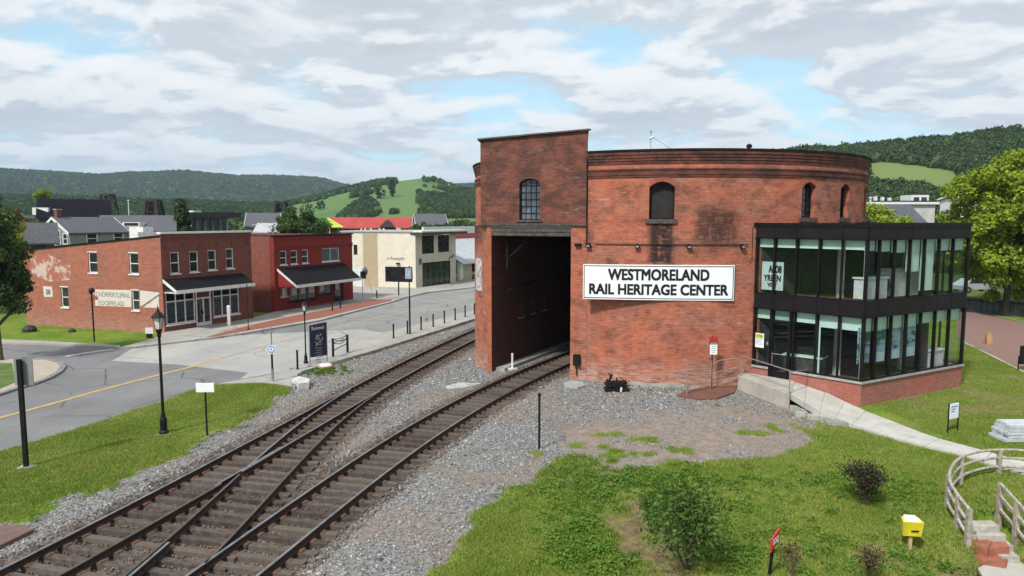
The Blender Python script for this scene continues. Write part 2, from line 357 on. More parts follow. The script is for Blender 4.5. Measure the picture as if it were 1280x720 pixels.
def hgt(x, y):
    x = np.asarray(x, float); y = np.asarray(y, float)
    z = np.full(x.shape, -.03)
    g = inpoly(x, y, lawn_left) | inpoly(x, y, lawn_right)
    z = z+np.where((y < 31) & (x > -3) & g, .03+.10*vnoise(x, y, 2.3, 1), 0)
    z = z+np.where((x < -6) & g, .03+.06*vnoise(x, y, 2.0, 1), 0)
    # the bank that drops towards the steps, bottom right
    t = np.clip((x-9.0)/1.2, 0, 1)*np.clip((18.6-y)/3.2, 0, 1); z = z-.75*t*t*(3-2*t)
    z = z-.09*np.clip((1.35-near_track(x, y))/.3, 0, 1)*(y < 58)
    z = np.where(inpoly(x, y, walk_zone), np.minimum(z, -.03), z)
    z = z-.42*inpoly(x, y, step_zone)
    return z
def axis(a, b, st, far, k=1.18):
    c = list(np.arange(a, b+1e-6, st)); s = st; p = b
    while p < far: s *= k; p += s; c.append(p)
    s = st; p = a; L = []
    while p > -far: s *= k; p -= s; L.append(p)
    return np.array(L[::-1]+c)
gx = axis(-27, 27, .2, 9000); gy = axis(10, 50, .2, 9000)
XX, YY = np.meshgrid(gx, gy); ZZ = hgt(XX, YY); nx, ny = len(gx), len(gy)
me = bpy.data.meshes.new('ground'); V = np.stack([XX, YY, ZZ], -1).reshape(-1, 3)
i0 = (np.arange(ny-1)[:, None]*nx+np.arange(nx-1)[None]).ravel(); Fq = np.stack([i0, i0+1, i0+1+nx, i0+nx], 1)
me.vertices.add(len(V)); me.vertices.foreach_set('co', V.ravel().astype(np.float32))
me.loops.add(Fq.size); me.loops.foreach_set('vertex_index', Fq.ravel().astype(np.int32))
me.polygons.add(len(Fq)); me.polygons.foreach_set('loop_start', np.arange(0, Fq.size, 4, dtype=np.int32)); me.polygons.foreach_set('loop_total', np.full(len(Fq), 4, np.int32))
me.update(); me.validate()
gm = grass_mask(XX, YY); yard = inpoly(XX, YY, [(-19, 5), (40, 5), (40, 24), (26, 30), (14, 47), (3, 64), (-3, 62), (-11, 37), (-16, 25)]) | ((YY < 10.5) & (np.abs(XX) < 45))
gm = gm | (~yard)
att = me.color_attributes.new('cover', 'FLOAT_COLOR', 'POINT')
cc = np.zeros((nx*ny, 4), np.float32); cc[:, 0] = gm.ravel(); cc[:, 1] = np.maximum(dirt_mask(XX, YY), np.clip((vnoise(XX, YY, 2.6, 61, 4)-.54)*4, 0, .8)*(XX > -2)*(YY < 40)).ravel(); cc[:, 1] = np.where(gm.ravel(), cc[:, 1], dust_mask(XX, YY).ravel()); cc[:, 2] = np.clip((1.5-near_track(XX, YY))/.5, 0, 1).ravel(); cc[:, 3] = 1
att.data.foreach_set('color', cc.ravel())
m, t, b = new_mat('ground_soil_grass_gravel'); P = t.add('ShaderNodeNewGeometry').outputs['Position']
at = t.add('ShaderNodeAttribute', attribute_name='cover'); sp = t.add('ShaderNodeSeparateColor', {0: at.outputs['Color']})
vo = t.add('ShaderNodeTexVoronoi', {'Vector': P, 'Scale': 18.0}); vs = t.add('ShaderNodeSeparateColor', {0: vo.outputs['Color']}).outputs[0]
grav = t.mix(vs, (.10, .10, .10), (.29, .288, .28))
grav = t.mix(t.ramp(t.noise(P, .22, 5, .6), .42, .62, 0, .55), grav, (.22, .165, .13), 'MIX')
grav = t.mix(t.math('MULTIPLY', sp.outputs[2], t.ramp(t.noise(P, 1.2, 5, .6), .3, .6, .35, .9)), grav, (.085, .055, .042))
grav = t.mix(t.math('MULTIPLY', sp.outputs[1], .9), grav, t.mix(t.ramp(t.noise(P, 2.5, 6, .7), .35, .65), (.20, .155, .125), (.29, .24, .20)))
gr = t.mix(t.ramp(t.noise(P, .45, 6, .65), .35, .65), (.11, .20, .018), (.21, .27, .04))
gr = t.mix(t.ramp(t.noise(P, 9, 5, .7), .35, .7, 0, .6), gr, (.03, .065, .012))
far = t.add('ShaderNodeVectorMath', {0: P}, operation='LENGTH').outputs['Value']
gr = t.mix(t.ramp(far, 60, 120), gr, t.mix(t.ramp(t.noise(P, .02, 5), .4, .6), (.03, .055, .015), (.09, .13, .03)))
gr = t.mix(sp.outputs[1], gr, t.mix(t.ramp(t.noise(P, 3.5, 6, .7), .4, .6), (.13, .095, .06), (.20, .17, .07)))
col = t.mix(t.ramp(t.math('ADD', sp.outputs[0], t.math('MULTIPLY', t.math('SUBTRACT', t.noise(P, 5, 5, .7), .5), .9)), .35, .65), grav, gr)
t.set(b.inputs['Base Color'], col); b.inputs['Roughness'].default_value = .95; b.inputs['Specular IOR Level'].default_value = .15
bn = t.add('ShaderNodeBump', {'Strength': .6, 'Distance': .04, 'Height': t.math('ADD', vo.outputs['Distance'], t.noise(P, 12, 5, .7))}); t.l.new(bn.outputs[0], b.inputs['Normal'])
me.materials.append(m); go = bpy.data.objects.new('ground', me); C.objects.link(go); struct(go)
def sheet(name, poly, z, mat, thick=None, parent=None):
    mb = MB()
    if thick: mb.prism(poly, z-thick, z)
    else:
        ar = sum(poly[i][0]*poly[(i+1) % len(poly)][1]-poly[(i+1) % len(poly)][0]*poly[i][1] for i in range(len(poly)))
        mb.face([(p[0], p[1], z) for p in (poly if ar > 0 else poly[::-1])])
    o = mb.build(name, mat, parent); return struct(o) if parent is None else o
# roads, pavements
def road_mat(name, c1, c2, crack=(.05, .05, .05)):
    m, t, b = new_mat(name); P = t.add('ShaderNodeNewGeometry').outputs['Position']
    col = t.mix(t.ramp(t.noise(P, .25, 6, .6), .35, .65), c1, c2)
    col = t.mix(t.ramp(t.noise(t.mapping(P, (1, .25, 1), rot=(0, 0, .5)), .7, 5, .6), .45, .7, 0, .45), col, (c1[0]*.75, c1[1]*.75, c1[2]*.75))
    col = t.mix(t.ramp(t.noise(P, 30, 3, .7), .3, .8, 0, .35), col, (c2[0]*1.3, c2[1]*1.3, c2[2]*1.25))
    wp = t.mix(.12, P, t.noise(P, .8, 4, .6, 'Color'))
    vo = t.add('ShaderNodeTexVoronoi', {'Vector': wp, 'Scale': .28}, feature='DISTANCE_TO_EDGE')
    ck = t.math('MULTIPLY', t.ramp(vo.outputs[0], .016, .004), t.ramp(t.noise(P, .35, 3), .42, .55, 0, .85))
    col = t.mix(t.ramp(t.noise(P, .9, 7, .75), .58, .74, 0, .5), col, (c1[0]*.5, c1[1]*.5, c1[2]*.5))
    col = t.mix(ck, col, crack); t.set(b.inputs['Base Color'], col); b.inputs['Roughness'].default_value = .85
    bn = t.add('ShaderNodeBump', {'Strength': .3, 'Distance': .01, 'Height': t.noise(P, 60, 3, .7)}); t.l.new(bn.outputs[0], b.inputs['Normal']); return m
asphalt = road_mat('worn_grey_asphalt', (.13, .13, .136), (.175, .175, .178))
lightroad = road_mat('pale_concrete_road', (.28, .28, .27), (.345, .34, .325), (.2, .19, .17))
pave = road_mat('pale_pavement_concrete', (.27, .26, .24), (.34, .325, .30), (.18, .17, .15))
near_e = [(-500, 712), (0, 566), (85, 540), (117, 530), (207, 500), (272, 479), (300, 478), (368, 467), (460, 441), (530, 419), (595, 398), (660, 379)]
far_e = [(660, 350), (595, 359), (535, 365), (508, 371), (490, 377), (400, 400), (300, 417), (265, 422), (150, 434), (0, 428), (-500, 425)]
sheet('main_road', PX(near_e+far_e), 0.0, asphalt)
sheet('pale_road_patch', PX([(140, 451), (225, 456), (310, 466), (300, 474), (367, 462), (436, 427), (480, 416), (450, 411.5), (400, 414), (300, 419), (262, 424), (165, 436)], .004), .004, lightroad)
sheet('pale_road_surface', PX([(480, 416), (595, 392), (655, 378), (655, 352), (595, 360), (535, 367), (490, 379), (405, 401), (408, 413), (450, 411.5)], .004), .004, road_mat('pale_worn_asphalt', (.19, .19, .187), (.235, .232, .225)))
yl = PX([(-120, 552), (0, 522), (60, 506), (117, 490), (177, 474), (237, 459), (275, 448)], .01); yl2 = PX([(275, 448), (320, 435), (412, 412), (470, 397), (525, 386), (595, 371), (650, 362)], .01)
def ribbon(name, pts, w, z, mat, kind='structure', parent=None):
    mb = MB(); L = []; Rr = []
    for i, p in enumerate(pts):
        a = Vector(pts[max(0, i-1)]); c = Vector(pts[min(len(pts)-1, i+1)]); d = (c-a).normalized(); n = Vector((-d.y, d.x)); q = Vector(p)
        L.append(q+n*w/2); Rr.append(q-n*w/2)
    for i in range(len(pts)-1): mb.face([(*Rr[i], z), (*Rr[i+1], z), (*L[i+1], z), (*L[i], z)])
    o = mb.build(name, mat, parent)
    if kind and parent is None: o['kind'] = kind
    return o
yellow_road = M('worn_yellow_line', (.50, .33, .08), (.34, .26, .14), 2.5, .8); yellow_faint = M('faded_yellow_line', (.37, .31, .19), (.30, .27, .21), 2.5, .8)
ribbon('yellow_centre_line', yl, .26, .012, yellow_road); ribbon('faded_centre_line', yl2, .22, .012, yellow_faint)
ribbon('stop_line', PX([(82, 445.5), (110, 441), (142, 436.5)]), .42, .012, M('worn_white_line', (.6, .6, .59), (.4, .4, .39), 3, .8))
sheet('pavement', PX([(272, 479), (300, 475), (340, 468), (367, 461), (400, 444), (436, 427), (487, 414), (595, 387), (650, 374), (650, 381), (595, 398), (530, 419), (460, 441), (372, 467), (369, 483), (330, 478)], .10), .10, pave, .2)
sheet('far_pavement', PX([(150, 434), (192, 423), (206, 415), (312, 398), (345, 389), (437, 374), (440, 358), (482, 357), (520, 358), (569, 351), (650, 340), (650, 349), (595, 358.5), (535, 365), (508, 371), (490, 377), (400, 400), (300, 417), (265, 422), (170, 433)], .12), .12, pave, .2)
brickpav = M('red_brick_paving', (.27, .10, .065), (.19, .075, .055), 9, .9, bump=.4, bscale=30)
sheet('brick_paving_strip', PX([(256, 421.5), (300, 409.5), (350, 398), (400, 388), (470, 374), (490, 374), (490, 376), (400, 397.5), (300, 415), (268, 421)], .124), .124, brickpav)
sheet('side_pavement', PX([(-300, 424), (0, 424), (60, 426), (150, 431.5), (150, 433.5), (60, 429.5), (0, 428), (-300, 428)], .1), .1, pave, .2)
tanpave = M('tan_kerb_concrete', (.40, .34, .27), (.33, .29, .235), 1.5, .9)
isle = [(-300, 610), (-100, 522), (0, 490), (18, 484), (40, 478), (58, 471), (70, 464), (75, 458), (70, 453), (58, 450), (35, 449), (0, 448), (-300, 446)]
sheet('corner_pavement', PX(isle, .1), .10, tanpave, .2)
kb = MB(); kp = PX(isle[1:11], .1)
for p, q in zip(kp[:-1], kp[1:]):
    a, c = Vector((*p, .104)), Vector((*q, .104)); d = (c-a).normalized(); n = Vector((d.y, -d.x, 0))*.28
    kb.hexa([a-n*0-Vector((0, 0, .2)), c-Vector((0, 0, .2)), c+n-Vector((0, 0, .2)), a+n-Vector((0, 0, .2))], [a, c, c+n, a+n])
struct(kb.build('corner_kerb', M('dark_kerb', (.16, .16, .155), (.24, .24, .23), 2, .9)))
sheet('corner_lawn', PX([(-300, 452), (0, 454), (15, 454), (19, 478), (0, 486), (-300, 560)], .1), .11, M('lawn_green', (.055, .11, .018), (.10, .15, .03), 1.2, .95, bump=.8, bscale=20))
# retaining kerb beside the gravel and its low corner wall
kb = MB(); kp = PX([(372, 468), (400, 459), (460, 442), (530, 420), (595, 399), (650, 383)], .0)
for p, q in zip(kp[:-1], kp[1:]):
    a, c = Vector((*p, 0)), Vector((*q, 0)); d = (c-a).normalized(); n = Vector((d.y, -d.x, 0))*.2
    kb.hexa([a-Vector((0, 0, .1)), a+n-Vector((0, 0, .1)), c+n-Vector((0, 0, .1)), c-Vector((0, 0, .1))], [a+Vector((0, 0, .16)), a+n+Vector((0, 0, .16)), c+n+Vector((0, 0, .16)), c+Vector((0, 0, .16))])
struct(kb.build('pavement_kerb', old_concrete))
# brick walkway, right
sheet('brick_walkway', PX([(1195, 386), (1208, 388), (1290, 406), (1600, 470), (1600, 560), (1290, 468), (1207, 428), (1195, 422)], .01), .012, brick_mat('walkway_brick', (.27, .11, .085), (.2, .085, .07), (.2, .15, .13), .1, .2, base_eff=0))
ribbon('walkway_edging', PX([(1203, 427), (1240, 445), (1290, 470), (1400, 520)]), .16, .02, concrete)
ribbon('walkway_edging_far', PX([(1230, 391.5), (1290, 404.5), (1400, 428)]), .14, .02, concrete)

# ---------------------------------------------------------------- scatter helper (stuff only)
def quads_obj(name, ctr, nrm, size, mats, parent=None, midx=None, link=True, elong=1.5):
    n = len(ctr); up = rng.normal(size=(n, 3)); t1 = np.cross(nrm, up); t1 /= np.linalg.norm(t1, axis=1)[:, None]+1e-9; t2 = np.cross(nrm, t1); t2 /= np.linalg.norm(t2, axis=1)[:, None]+1e-9
    s = size[:, None]; fold = nrm*s*.18
    V = np.stack([ctr-t1*s*.5*elong, ctr-t2*s*.42+fold, ctr+t1*s*.5*elong, ctr+t2*s*.42+fold], 1).reshape(-1, 3)
    me = bpy.data.meshes.new(name); me.vertices.add(4*n); me.vertices.foreach_set('co', V.ravel().astype(np.float32))
    me.loops.add(4*n); me.loops.foreach_set('vertex_index', np.arange(4*n, dtype=np.int32)); me.polygons.add(n)
    me.polygons.foreach_set('loop_start', np.arange(0, 4*n, 4, dtype=np.int32)); me.polygons.foreach_set('loop_total', np.full(n, 4, np.int32))
    if midx is not None: me.polygons.foreach_set('material_index', midx.astype(np.int32))
    for k in mats: me.materials.append(k)
    me.update(); o = bpy.data.objects.new(name, me)
    if link: C.objects.link(o)
    if parent is not None: o.parent = parent; KIDS.setdefault(parent.name, []).append(o)
    return o
def scatter(name, pts, scl, rot, srcs, idx=None):
    me = bpy.data.meshes.new(name+'_points'); n = len(pts); me.vertices.add(n); me.vertices.foreach_set('co', np.asarray(pts, np.float32).ravel())
    a = me.attributes.new('sc', 'FLOAT_VECTOR', 'POINT'); sc3 = np.asarray(scl, np.float32); sc3 = np.repeat(sc3[:, None], 3, 1) if sc3.ndim == 1 else sc3; a.data.foreach_set('vector', sc3.ravel())
    a = me.attributes.new('ro', 'FLOAT_VECTOR', 'POINT'); a.data.foreach_set('vector', np.asarray(rot, np.float32).ravel())
    a = me.attributes.new('ix', 'INT', 'POINT'); a.data.foreach_set('value', (idx if idx is not None else rng.integers(0, len(srcs), n)).astype(np.int32))
    me.update(); o = bpy.data.objects.new(name, me); C.objects.link(o)
    ng = bpy.data.node_groups.new(name+'_nodes', 'GeometryNodeTree'); ng.interface.new_socket('Geometry', in_out='INPUT', socket_type='NodeSocketGeometry'); ng.interface.new_socket('Geometry', in_out='OUTPUT', socket_type='NodeSocketGeometry')
    T = NT(ng); gi = T.add('NodeGroupInput'); gout = T.add('NodeGroupOutput'); jn = T.add('GeometryNodeJoinGeometry')
    for s_ in reversed(srcs):
        oi = T.add('GeometryNodeObjectInfo'); oi.inputs['Object'].default_value = s_; oi.inputs['As Instance'].default_value = True; T.l.new(oi.outputs['Geometry'], jn.inputs[0])
    nav = lambda k, ty: T.add('GeometryNodeInputNamedAttribute', {'Name': k}, data_type=ty).outputs[0]
    ip = T.add('GeometryNodeInstanceOnPoints', {'Points': gi.outputs[0], 'Instance': jn.outputs[0], 'Pick Instance': True, 'Instance Index': nav('ix', 'INT'), 'Rotation': nav('ro', 'FLOAT_VECTOR'), 'Scale': nav('sc', 'FLOAT_VECTOR')})
    T.l.new(ip.outputs[0], gout.inputs[0]); md = o.modifiers.new('scatter', 'NODES'); md.node_group = ng
    o['kind'] = 'stuff'; return o
def src_obj(mb_or, name, mat, smooth=False):
    me = bpy.data.meshes.new(name); me.from_pydata(mb_or[0], [], mb_or[1])
    for k in (mat if isinstance(mat, list) else [mat]): me.materials.append(k)
    if smooth: me.polygons.foreach_set('use_smooth', [True]*len(me.polygons))
    return bpy.data.objects.new(name, me)
def ico(sub=1):
    import bmesh
    bm = bmesh.new(); bmesh.ops.create_icosphere(bm, subdivisions=sub, radius=1); v = [tuple(x.co) for x in bm.verts]; f = [[q.index for q in p.verts] for p in bm.faces]; bm.free(); return v, f
def stone_src(k, mat):
    v, f = ico(1); r = random.Random(k); v2 = []
    for p in v:
        s = r.uniform(.72, 1.15); v2.append((p[0]*s, p[1]*s*.85, p[2]*s*.62))
    return src_obj((v2, f), 'stone_shape', mat)
def stone_mat(name, stops):
    m, t, b = new_mat(name); rnd = t.add('ShaderNodeObjectInfo').outputs['Random']
    cr = t.add('ShaderNodeValToRGB', {0: rnd}); e = cr.color_ramp.elements
    for k, (p, c) in enumerate(stops):
        if k < 2: e[k].position = p; e[k].color = (*c, 1)
        else: q = e.new(p); q.color = (*c, 1)
    P = t.add('ShaderNodeNewGeometry').outputs['Position']
    t.set(b.inputs['Base Color'], t.mix(t.ramp(t.noise(P, .22, 5, .6), .42, .60, 0, .42), cr.outputs[0], (.24, .19, .15))); b.inputs['Roughness'].default_value = .9; return m
greyst = stone_mat('grey_ballast', [(0, (.07, .072, .074)), (1, (.48, .48, .47)), (.35, (.15, .153, .156)), (.7, (.235, .236, .235)), (.9, (.33, .325, .31))])
brownst = stone_mat('brown_ballast', [(0, (.05, .036, .03)), (1, (.20, .15, .12)), (.5, (.10, .068, .052)), (.85, (.13, .085, .06))])
N = 230000
px = rng.uniform(-19, 26, N); py = 11+(47-11)*rng.power(1.0, N)*1.0
py = 12+38*rng.uniform(0, 1, N)**1.35
keep = (~grass_mask(px, py)) & inpoly(px, py, [(-18.5, 8), (30, 8), (30, 31), (20, 36), (12, 36), (8, 45), (-3, 57), (-11.4, 36.6), (-16, 25)])
dtr = near_track(px, py); keep &= (dtr > 1.45)
path_pts = PX([(924, 468), (990, 470), (1080, 500), (1180, 545), (1160, 552), (1060, 528), (985, 512), (922, 488)])
keep &= ~inpoly(px, py, path_pts)
# building footprint
RC = (9.37, 44.8); RR = 11.65
keep &= ((px-RC[0])**2+(py-RC[1])**2 > (RR-.1)**2) & ~inpoly(px, py, [(-2.1, 38.5), (-1.2, 36.5), (3.7, 34.6), (6, 40), (-1, 42)]) & ~inpoly(px, py, [(11.3, 33.4), (14.95, 29.62), (21.6, 33.35), (14, 44)])
keep &= rng.uniform(size=N) > .82*dust_mask(px, py)
px, py = px[keep], py[keep]; n = len(px); sc = rng.uniform(.016, .042, n)*(1+.012*np.maximum(0, py-18))*np.where(rng.uniform(size=n) < .03, 1.9, 1)*(1-.35*(dust_mask(px, py) > .3))
scatter('gravel', np.stack([px, py, hgt(px, py)+sc*.3], 1), sc, rng.uniform(0, 6.28, (n, 3))*np.array([.1, .1, 1]), [stone_src(k, greyst) for k in range(5)])
N = 60000; py = 12+40*rng.uniform(0, 1, N)**1.3; w = rng.integers(0, 3, N)
px = np.where(w == 0, cx(A_c, py), np.where(w == 1, cx(R_c, np.minimum(py, 47)), cx(B_c, np.minimum(py, 32.6))))+rng.uniform(-1.7, 1.7, N)
ok = (py < np.where(w == 0, 52, np.where(w == 1, 46, 32)))
px, py = px[ok], py[ok]; n = len(px); sc = rng.uniform(.018, .042, n)
scatter('brown_gravel', np.stack([px, py, hgt(px, py)+.02+sc*.4], 1), sc, rng.uniform(0, 6.28, (n, 3))*np.array([.1, .1, 1]), [stone_src(k+9, brownst) for k in range(4)])

# ---------------------------------------------------------------- grass
def leaf_mat(name, stops, trans=.25, nscale=.5, rough=.6):
    m = bpy.data.materials.new(name); m.use_nodes = True; t = NT(m.node_tree); t.n.clear()
    g = t.add('ShaderNodeNewGeometry'); P = g.outputs['Position']; rnd = t.add('ShaderNodeObjectInfo').outputs['Random']
    f = t.math('ADD', t.math('MULTIPLY', g.outputs['Random Per Island'], .45), t.math('ADD', t.math('MULTIPLY', t.noise(P, nscale, 5, .6), .45), t.math('MULTIPLY', rnd, .2)))
    cr = t.add('ShaderNodeValToRGB', {0: f}); e = cr.color_ramp.elements
    for k, (p, c) in enumerate(stops):
        if k < 2: e[k].position = p; e[k].color = (*c, 1)
        else: q = e.new(p); q.color = (*c, 1)
    b = t.add('ShaderNodeBsdfPrincipled', {'Base Color': cr.outputs[0], 'Roughness': rough, 'Specular IOR Level': .25}); tr = t.add('ShaderNodeBsdfTranslucent', {'Color': cr.outputs[0]})
    mx = t.add('ShaderNodeMixShader', {0: trans, 1: b.outputs[0], 2: tr.outputs[0]}); t.l.new(mx.outputs[0], t.add('ShaderNodeOutputMaterial').inputs[0]); return m
grassm = leaf_mat('grass_blades', [(.2, (.075, .15, .016)), (.82, (.40, .36, .12)), (.42, (.135, .245, .026)), (.58, (.225, .30, .045))], .3, .28)
weedm = leaf_mat('weed_leaves', [(.2, (.055, .14, .014)), (.85, (.20, .29, .04)), (.5, (.10, .21, .024))], .35, .8)
def tuft_src(k, nb=34, h=.075, spread=.17, w=.011):
    r = random.Random(k); v = []; f = []
    for i in range(nb):
        a = r.uniform(0, 6.28); d = spread*math.sqrt(r.random()); x, y = d*math.cos(a), d*math.sin(a); b = r.uniform(0, 6.28); hh = h*r.uniform(.5, 1.2); l = hh*r.uniform(.2, .9); c = r.uniform(0, 6.28); ww = w*r.uniform(.7, 1.3)
        n = len(v); v += [(x-ww*math.cos(b), y-ww*math.sin(b), -.01), (x+ww*math.cos(b), y+ww*math.sin(b), -.01), (x+l*math.cos(c), y+l*math.sin(c), hh)]; f.append((n, n+1, n+2))
    return src_obj((v, f), 'grass_tuft_shape', grassm)
N = 190000; x = rng.uniform(-24, 40, N); y = 12+40*rng.uniform(0, 1, N)**1.3
dry = vnoise(x, y, 2.6, 61, 4); thin = np.clip((dry-.56)*5, 0, .85)*(x > -2)
k = grass_mask(x, y) & (grass_mask(x+rng.normal(size=N)*.28, y+rng.normal(size=N)*.38) | (rng.uniform(size=N) < .12)) & (rng.uniform(size=N) > thin) & ~inpoly(x, y, [(a[0], a[1]) for a in path_pts]) & (rng.uniform(size=N) > dirt_mask(x, y)*.96) & ~inpoly(x, y, [(11.3, 33.4), (14.95, 29.6), (21.7, 33.3), (14, 44)])
walk = PX([(975, 475), (990, 470), (1075, 511), (1125, 530), (1160, 545), (1210, 558), (1290, 579), (1400, 600), (1400, 625), (1290, 593), (1200, 566), (1140, 552), (1060, 527), (1000, 500)])
k &= ~inpoly(x, y, walk_zone) & ~inpoly(x, y, step_zone) & ~inpoly(x, y, PX([(1195, 386), (1208, 388), (1290, 406), (1600, 470), (1600, 560), (1290, 468), (1207, 428)]))
x, y = x[k], y[k]; n = len(x); hs = (.4+1.3*vnoise(x, y, 1.4, 41)**1.5)*(1-.5*thin[k])
scatter('grass', np.stack([x, y, hgt(x, y)], 1), np.stack([np.full(n, 1.0)+.012*np.maximum(0, y-16), np.full(n, 1.0)+.012*np.maximum(0, y-16), hs], 1), np.stack([np.zeros(n), np.zeros(n), rng.uniform(0, 6.28, n)], 1), [tuft_src(q) for q in range(4)])
# broad-leaved weeds in drifts
def weed_src(k, nl=40, h=.22, sp=.16, ls=.07):
    n = nl; a = rng.uniform(0, 6.28, n); d = sp*np.sqrt(rng.uniform(size=n)); z = rng.uniform(.02, h, n)*(1-.5*d/sp)
    nr = rng.normal(size=(n, 3))*.5+np.array([0, 0, 1]); nr /= np.linalg.norm(nr, axis=1)[:, None]
    return quads_obj('weed_shape', np.stack([d*np.cos(a), d*np.sin(a), z], 1), nr, rng.uniform(.6, 1.2, n)*ls, [weedm], link=False)
def drift(spec):
    P = []
    for (a, b, rx, ry, cnt) in spec:
        c = G(a, b); cnt = int(cnt*.75); P.append(np.stack([rng.normal(c[0], rx, cnt), rng.normal(c[1], ry, cnt)], 1))
    P = np.concatenate(P); return P[:, 0], P[:, 1]
x, y = drift([(770, 610, 1.3, .8, 220), (735, 650, .5, 1.6, 200), (725, 690, .5, .8, 150), (800, 600, 1.2, .5, 120), (870, 600, 1.2, .5, 60), (890, 690, .8, .6, 130), (830, 640, .7, .8, 120), (1090, 620, .7, .7, 110), (1160, 620, .8, .6, 60), (950, 640, 1.5, 1.2, 110), (1010, 700, 1.5, .6, 90), (740, 575, .5, .3, 40), (1000, 600, 2, .5, 60), (790, 700, .6, .5, 60), (1150, 700, .8, .5, 70), (700, 590, .4, .3, 30)])
k = inpoly(x, y, lawn_right) | (grass_mask(x, y)); k &= (y > 12.5) & (rng.uniform(size=len(x)) > .97*dirt_mask(x, y)); x, y = x[k], y[k]; n = len(x)
scatter('weeds', np.stack([x, y, hgt(x, y)], 1), rng.uniform(.6, 1.5, n), np.stack([np.zeros(n), np.zeros(n), rng.uniform(0, 6.28, n)], 1), [weed_src(q, 34, .16, .15, .045) for q in range(3)])

wl = []
for (xa, ya, xb, yb, cnt, sp) in ((372, 470, 595, 402, 60, .25), (735, 484, 850, 488, 26, .2), (300, 520, 367, 486, 20, .5), (0, 668, 250, 566, 26, .5), (560, 690, 700, 590, 24, .5), (850, 500, 1010, 525, 22, .6), (480, 560, 640, 470, 10, 1.2)):
    a, b_ = G(xa, ya), G(xb, yb); f = rng.uniform(size=cnt); wl.append(np.stack([a[0]+(b_[0]-a[0])*f+rng.normal(size=cnt)*sp, a[1]+(b_[1]-a[1])*f+rng.normal(size=cnt)*sp], 1))
wl = np.concatenate(wl); n = len(wl); scatter('stray_weeds', np.stack([wl[:, 0], wl[:, 1], hgt(wl[:, 0], wl[:, 1])], 1), rng.uniform(.4, 1.0, n), np.stack([np.zeros(n), np.zeros(n), rng.uniform(0, 6.28, n)], 1), [weed_src(31, 22, .14, .12, .04), tuft_src(33)])
# ---------------------------------------------------------------- railway tracks
rail_side = M('rusty_rail_side', (.035, .022, .018), (.06, .034, .025), 9, .8, .3); rail_top = M('worn_rail_head', (.36, .36, .37), (.24, .235, .23), 3, .36, .85)
GAUGE = 1.5
def rail_obj(c, off, y0, y1, parent, st=.6, top=.2, mat=None):
    prof = [(-.075, .0), (.075, .0), (.075, .025), (.014, .045), (.014, .125), (.038, .135), (.038, .165), (.026, .175), (-.026, .175), (-.038, .165), (-.038, .135), (-.014, .125), (-.014, .045), (-.075, .025)]
    mb = MB(); Y = np.arange(y0, y1+1e-6, st); rings = []
    for yy in Y:
        d = Vector((cdx(c, yy), 1, 0)).normalized(); nrm = Vector((d.y, -d.x, 0)); p = Vector((cx(c, yy), yy, top-.175))+nrm*off
        rings.append([mb.vert(p+nrm*a+Vector((0, 0, h))) for a, h in prof])
    n = len(prof)
    for i in range(len(rings)-1):
        for k in range(n):
            mb.f.append([rings[i][k], rings[i][(k+1) % n], rings[i+1][(k+1) % n], rings[i+1][k]]); mb.m.append(1 if k in (6, 7, 8) else 0)
    mb.f.append(rings[0][::-1]); mb.m.append(0); mb.f.append(rings[-1]); mb.m.append(0)
    o = mb.build('rail', [rail_side, mat or rail_top], parent); return o
tie_mats = [M('sleeper_timber', (.075, .055, .044), (.034, .027, .023), 5, .92, bump=.6, bscale=30, rnd=.55), M('sleeper_timber_pale', (.105, .085, .072), (.05, .04, .034), 6, .92, bump=.6, bscale=30, rnd=.4)]
def tie_mesh(L, k):
    mb = MB(); r = random.Random(k); n = 6; prof = []
    for i in range(n+1):
        s = -L/2+L*i/n; w = .115*r.uniform(.92, 1.05); h = .0+r.uniform(-.008, .006); prof.append((s, w, h))
    for i in range(n):
        a, b_ = prof[i], prof[i+1]
        mb.hexa([(a[0], -a[1], -.17), (b_[0], -b_[1], -.17), (b_[0], b_[1], -.17), (a[0], a[1], -.17)], [(a[0], -a[1]*.93, a[2]), (b_[0], -b_[1]*.93, b_[2]), (b_[0], b_[1]*.93, b_[2]), (a[0], a[1]*.93, a[2])])
    me = bpy.data.meshes.new('sleeper'); me.from_pydata(mb.v, [], mb.f); me.materials.append(tie_mats[k % 2]); me.update(); return me
tms = [tie_mesh(2.55, k) for k in range(5)]
def lay_ties(parent, c, y0, y1, spread=None):
    Y = y0; plates = MB()
    org = Vector(parent['_o'])
    while Y < y1:
        d = Vector((cdx(c, Y), 1, 0)).normalized(); nrm = Vector((d.y, -d.x, 0)); p = Vector((cx(c, Y), Y, 0)); L = 2.55
        offs = [-GAUGE/2, GAUGE/2]; me_ = random.choice(tms)
        if spread is not None and Y < 31.5:
            g = cx(spread, Y)-cx(c, Y)
            if g > .15:
                L = 2.55+min(g, 3.2); p = p+nrm*(L-2.55)/2; offs += [g-GAUGE/2, g+GAUGE/2]; me_ = tie_mesh(L, random.randint(0, 99))
                offs = [o_-(L-2.55)/2 for o_ in offs]
        o = bpy.data.objects.new('sleeper', me_); C.objects.link(o); o.parent = parent
        o.location = p-org+Vector((0, 0, .022+random.uniform(-.012, .012))); o.rotation_euler = (0, 0, math.atan2(nrm.y, nrm.x)+random.uniform(-.035, .035))
        for q in offs: 
            pc = p+nrm*q; plates.box((pc.x, pc.y, .03), (.36, .19, .022), math.atan2(nrm.y, nrm.x)); 
            for sg in (-1, 1): plates.box((pc.x+nrm.x*.12*sg, pc.y+nrm.y*.12*sg, .05), (.035, .03, .03))
        Y += .52*d.y*random.uniform(.94, 1.06)
    tp = plates.build('tie_plate', M('rusty_tie_plate', (.17, .075, .045), (.09, .05, .035), 8, .85), parent); tp['kind'] = 'stuff'
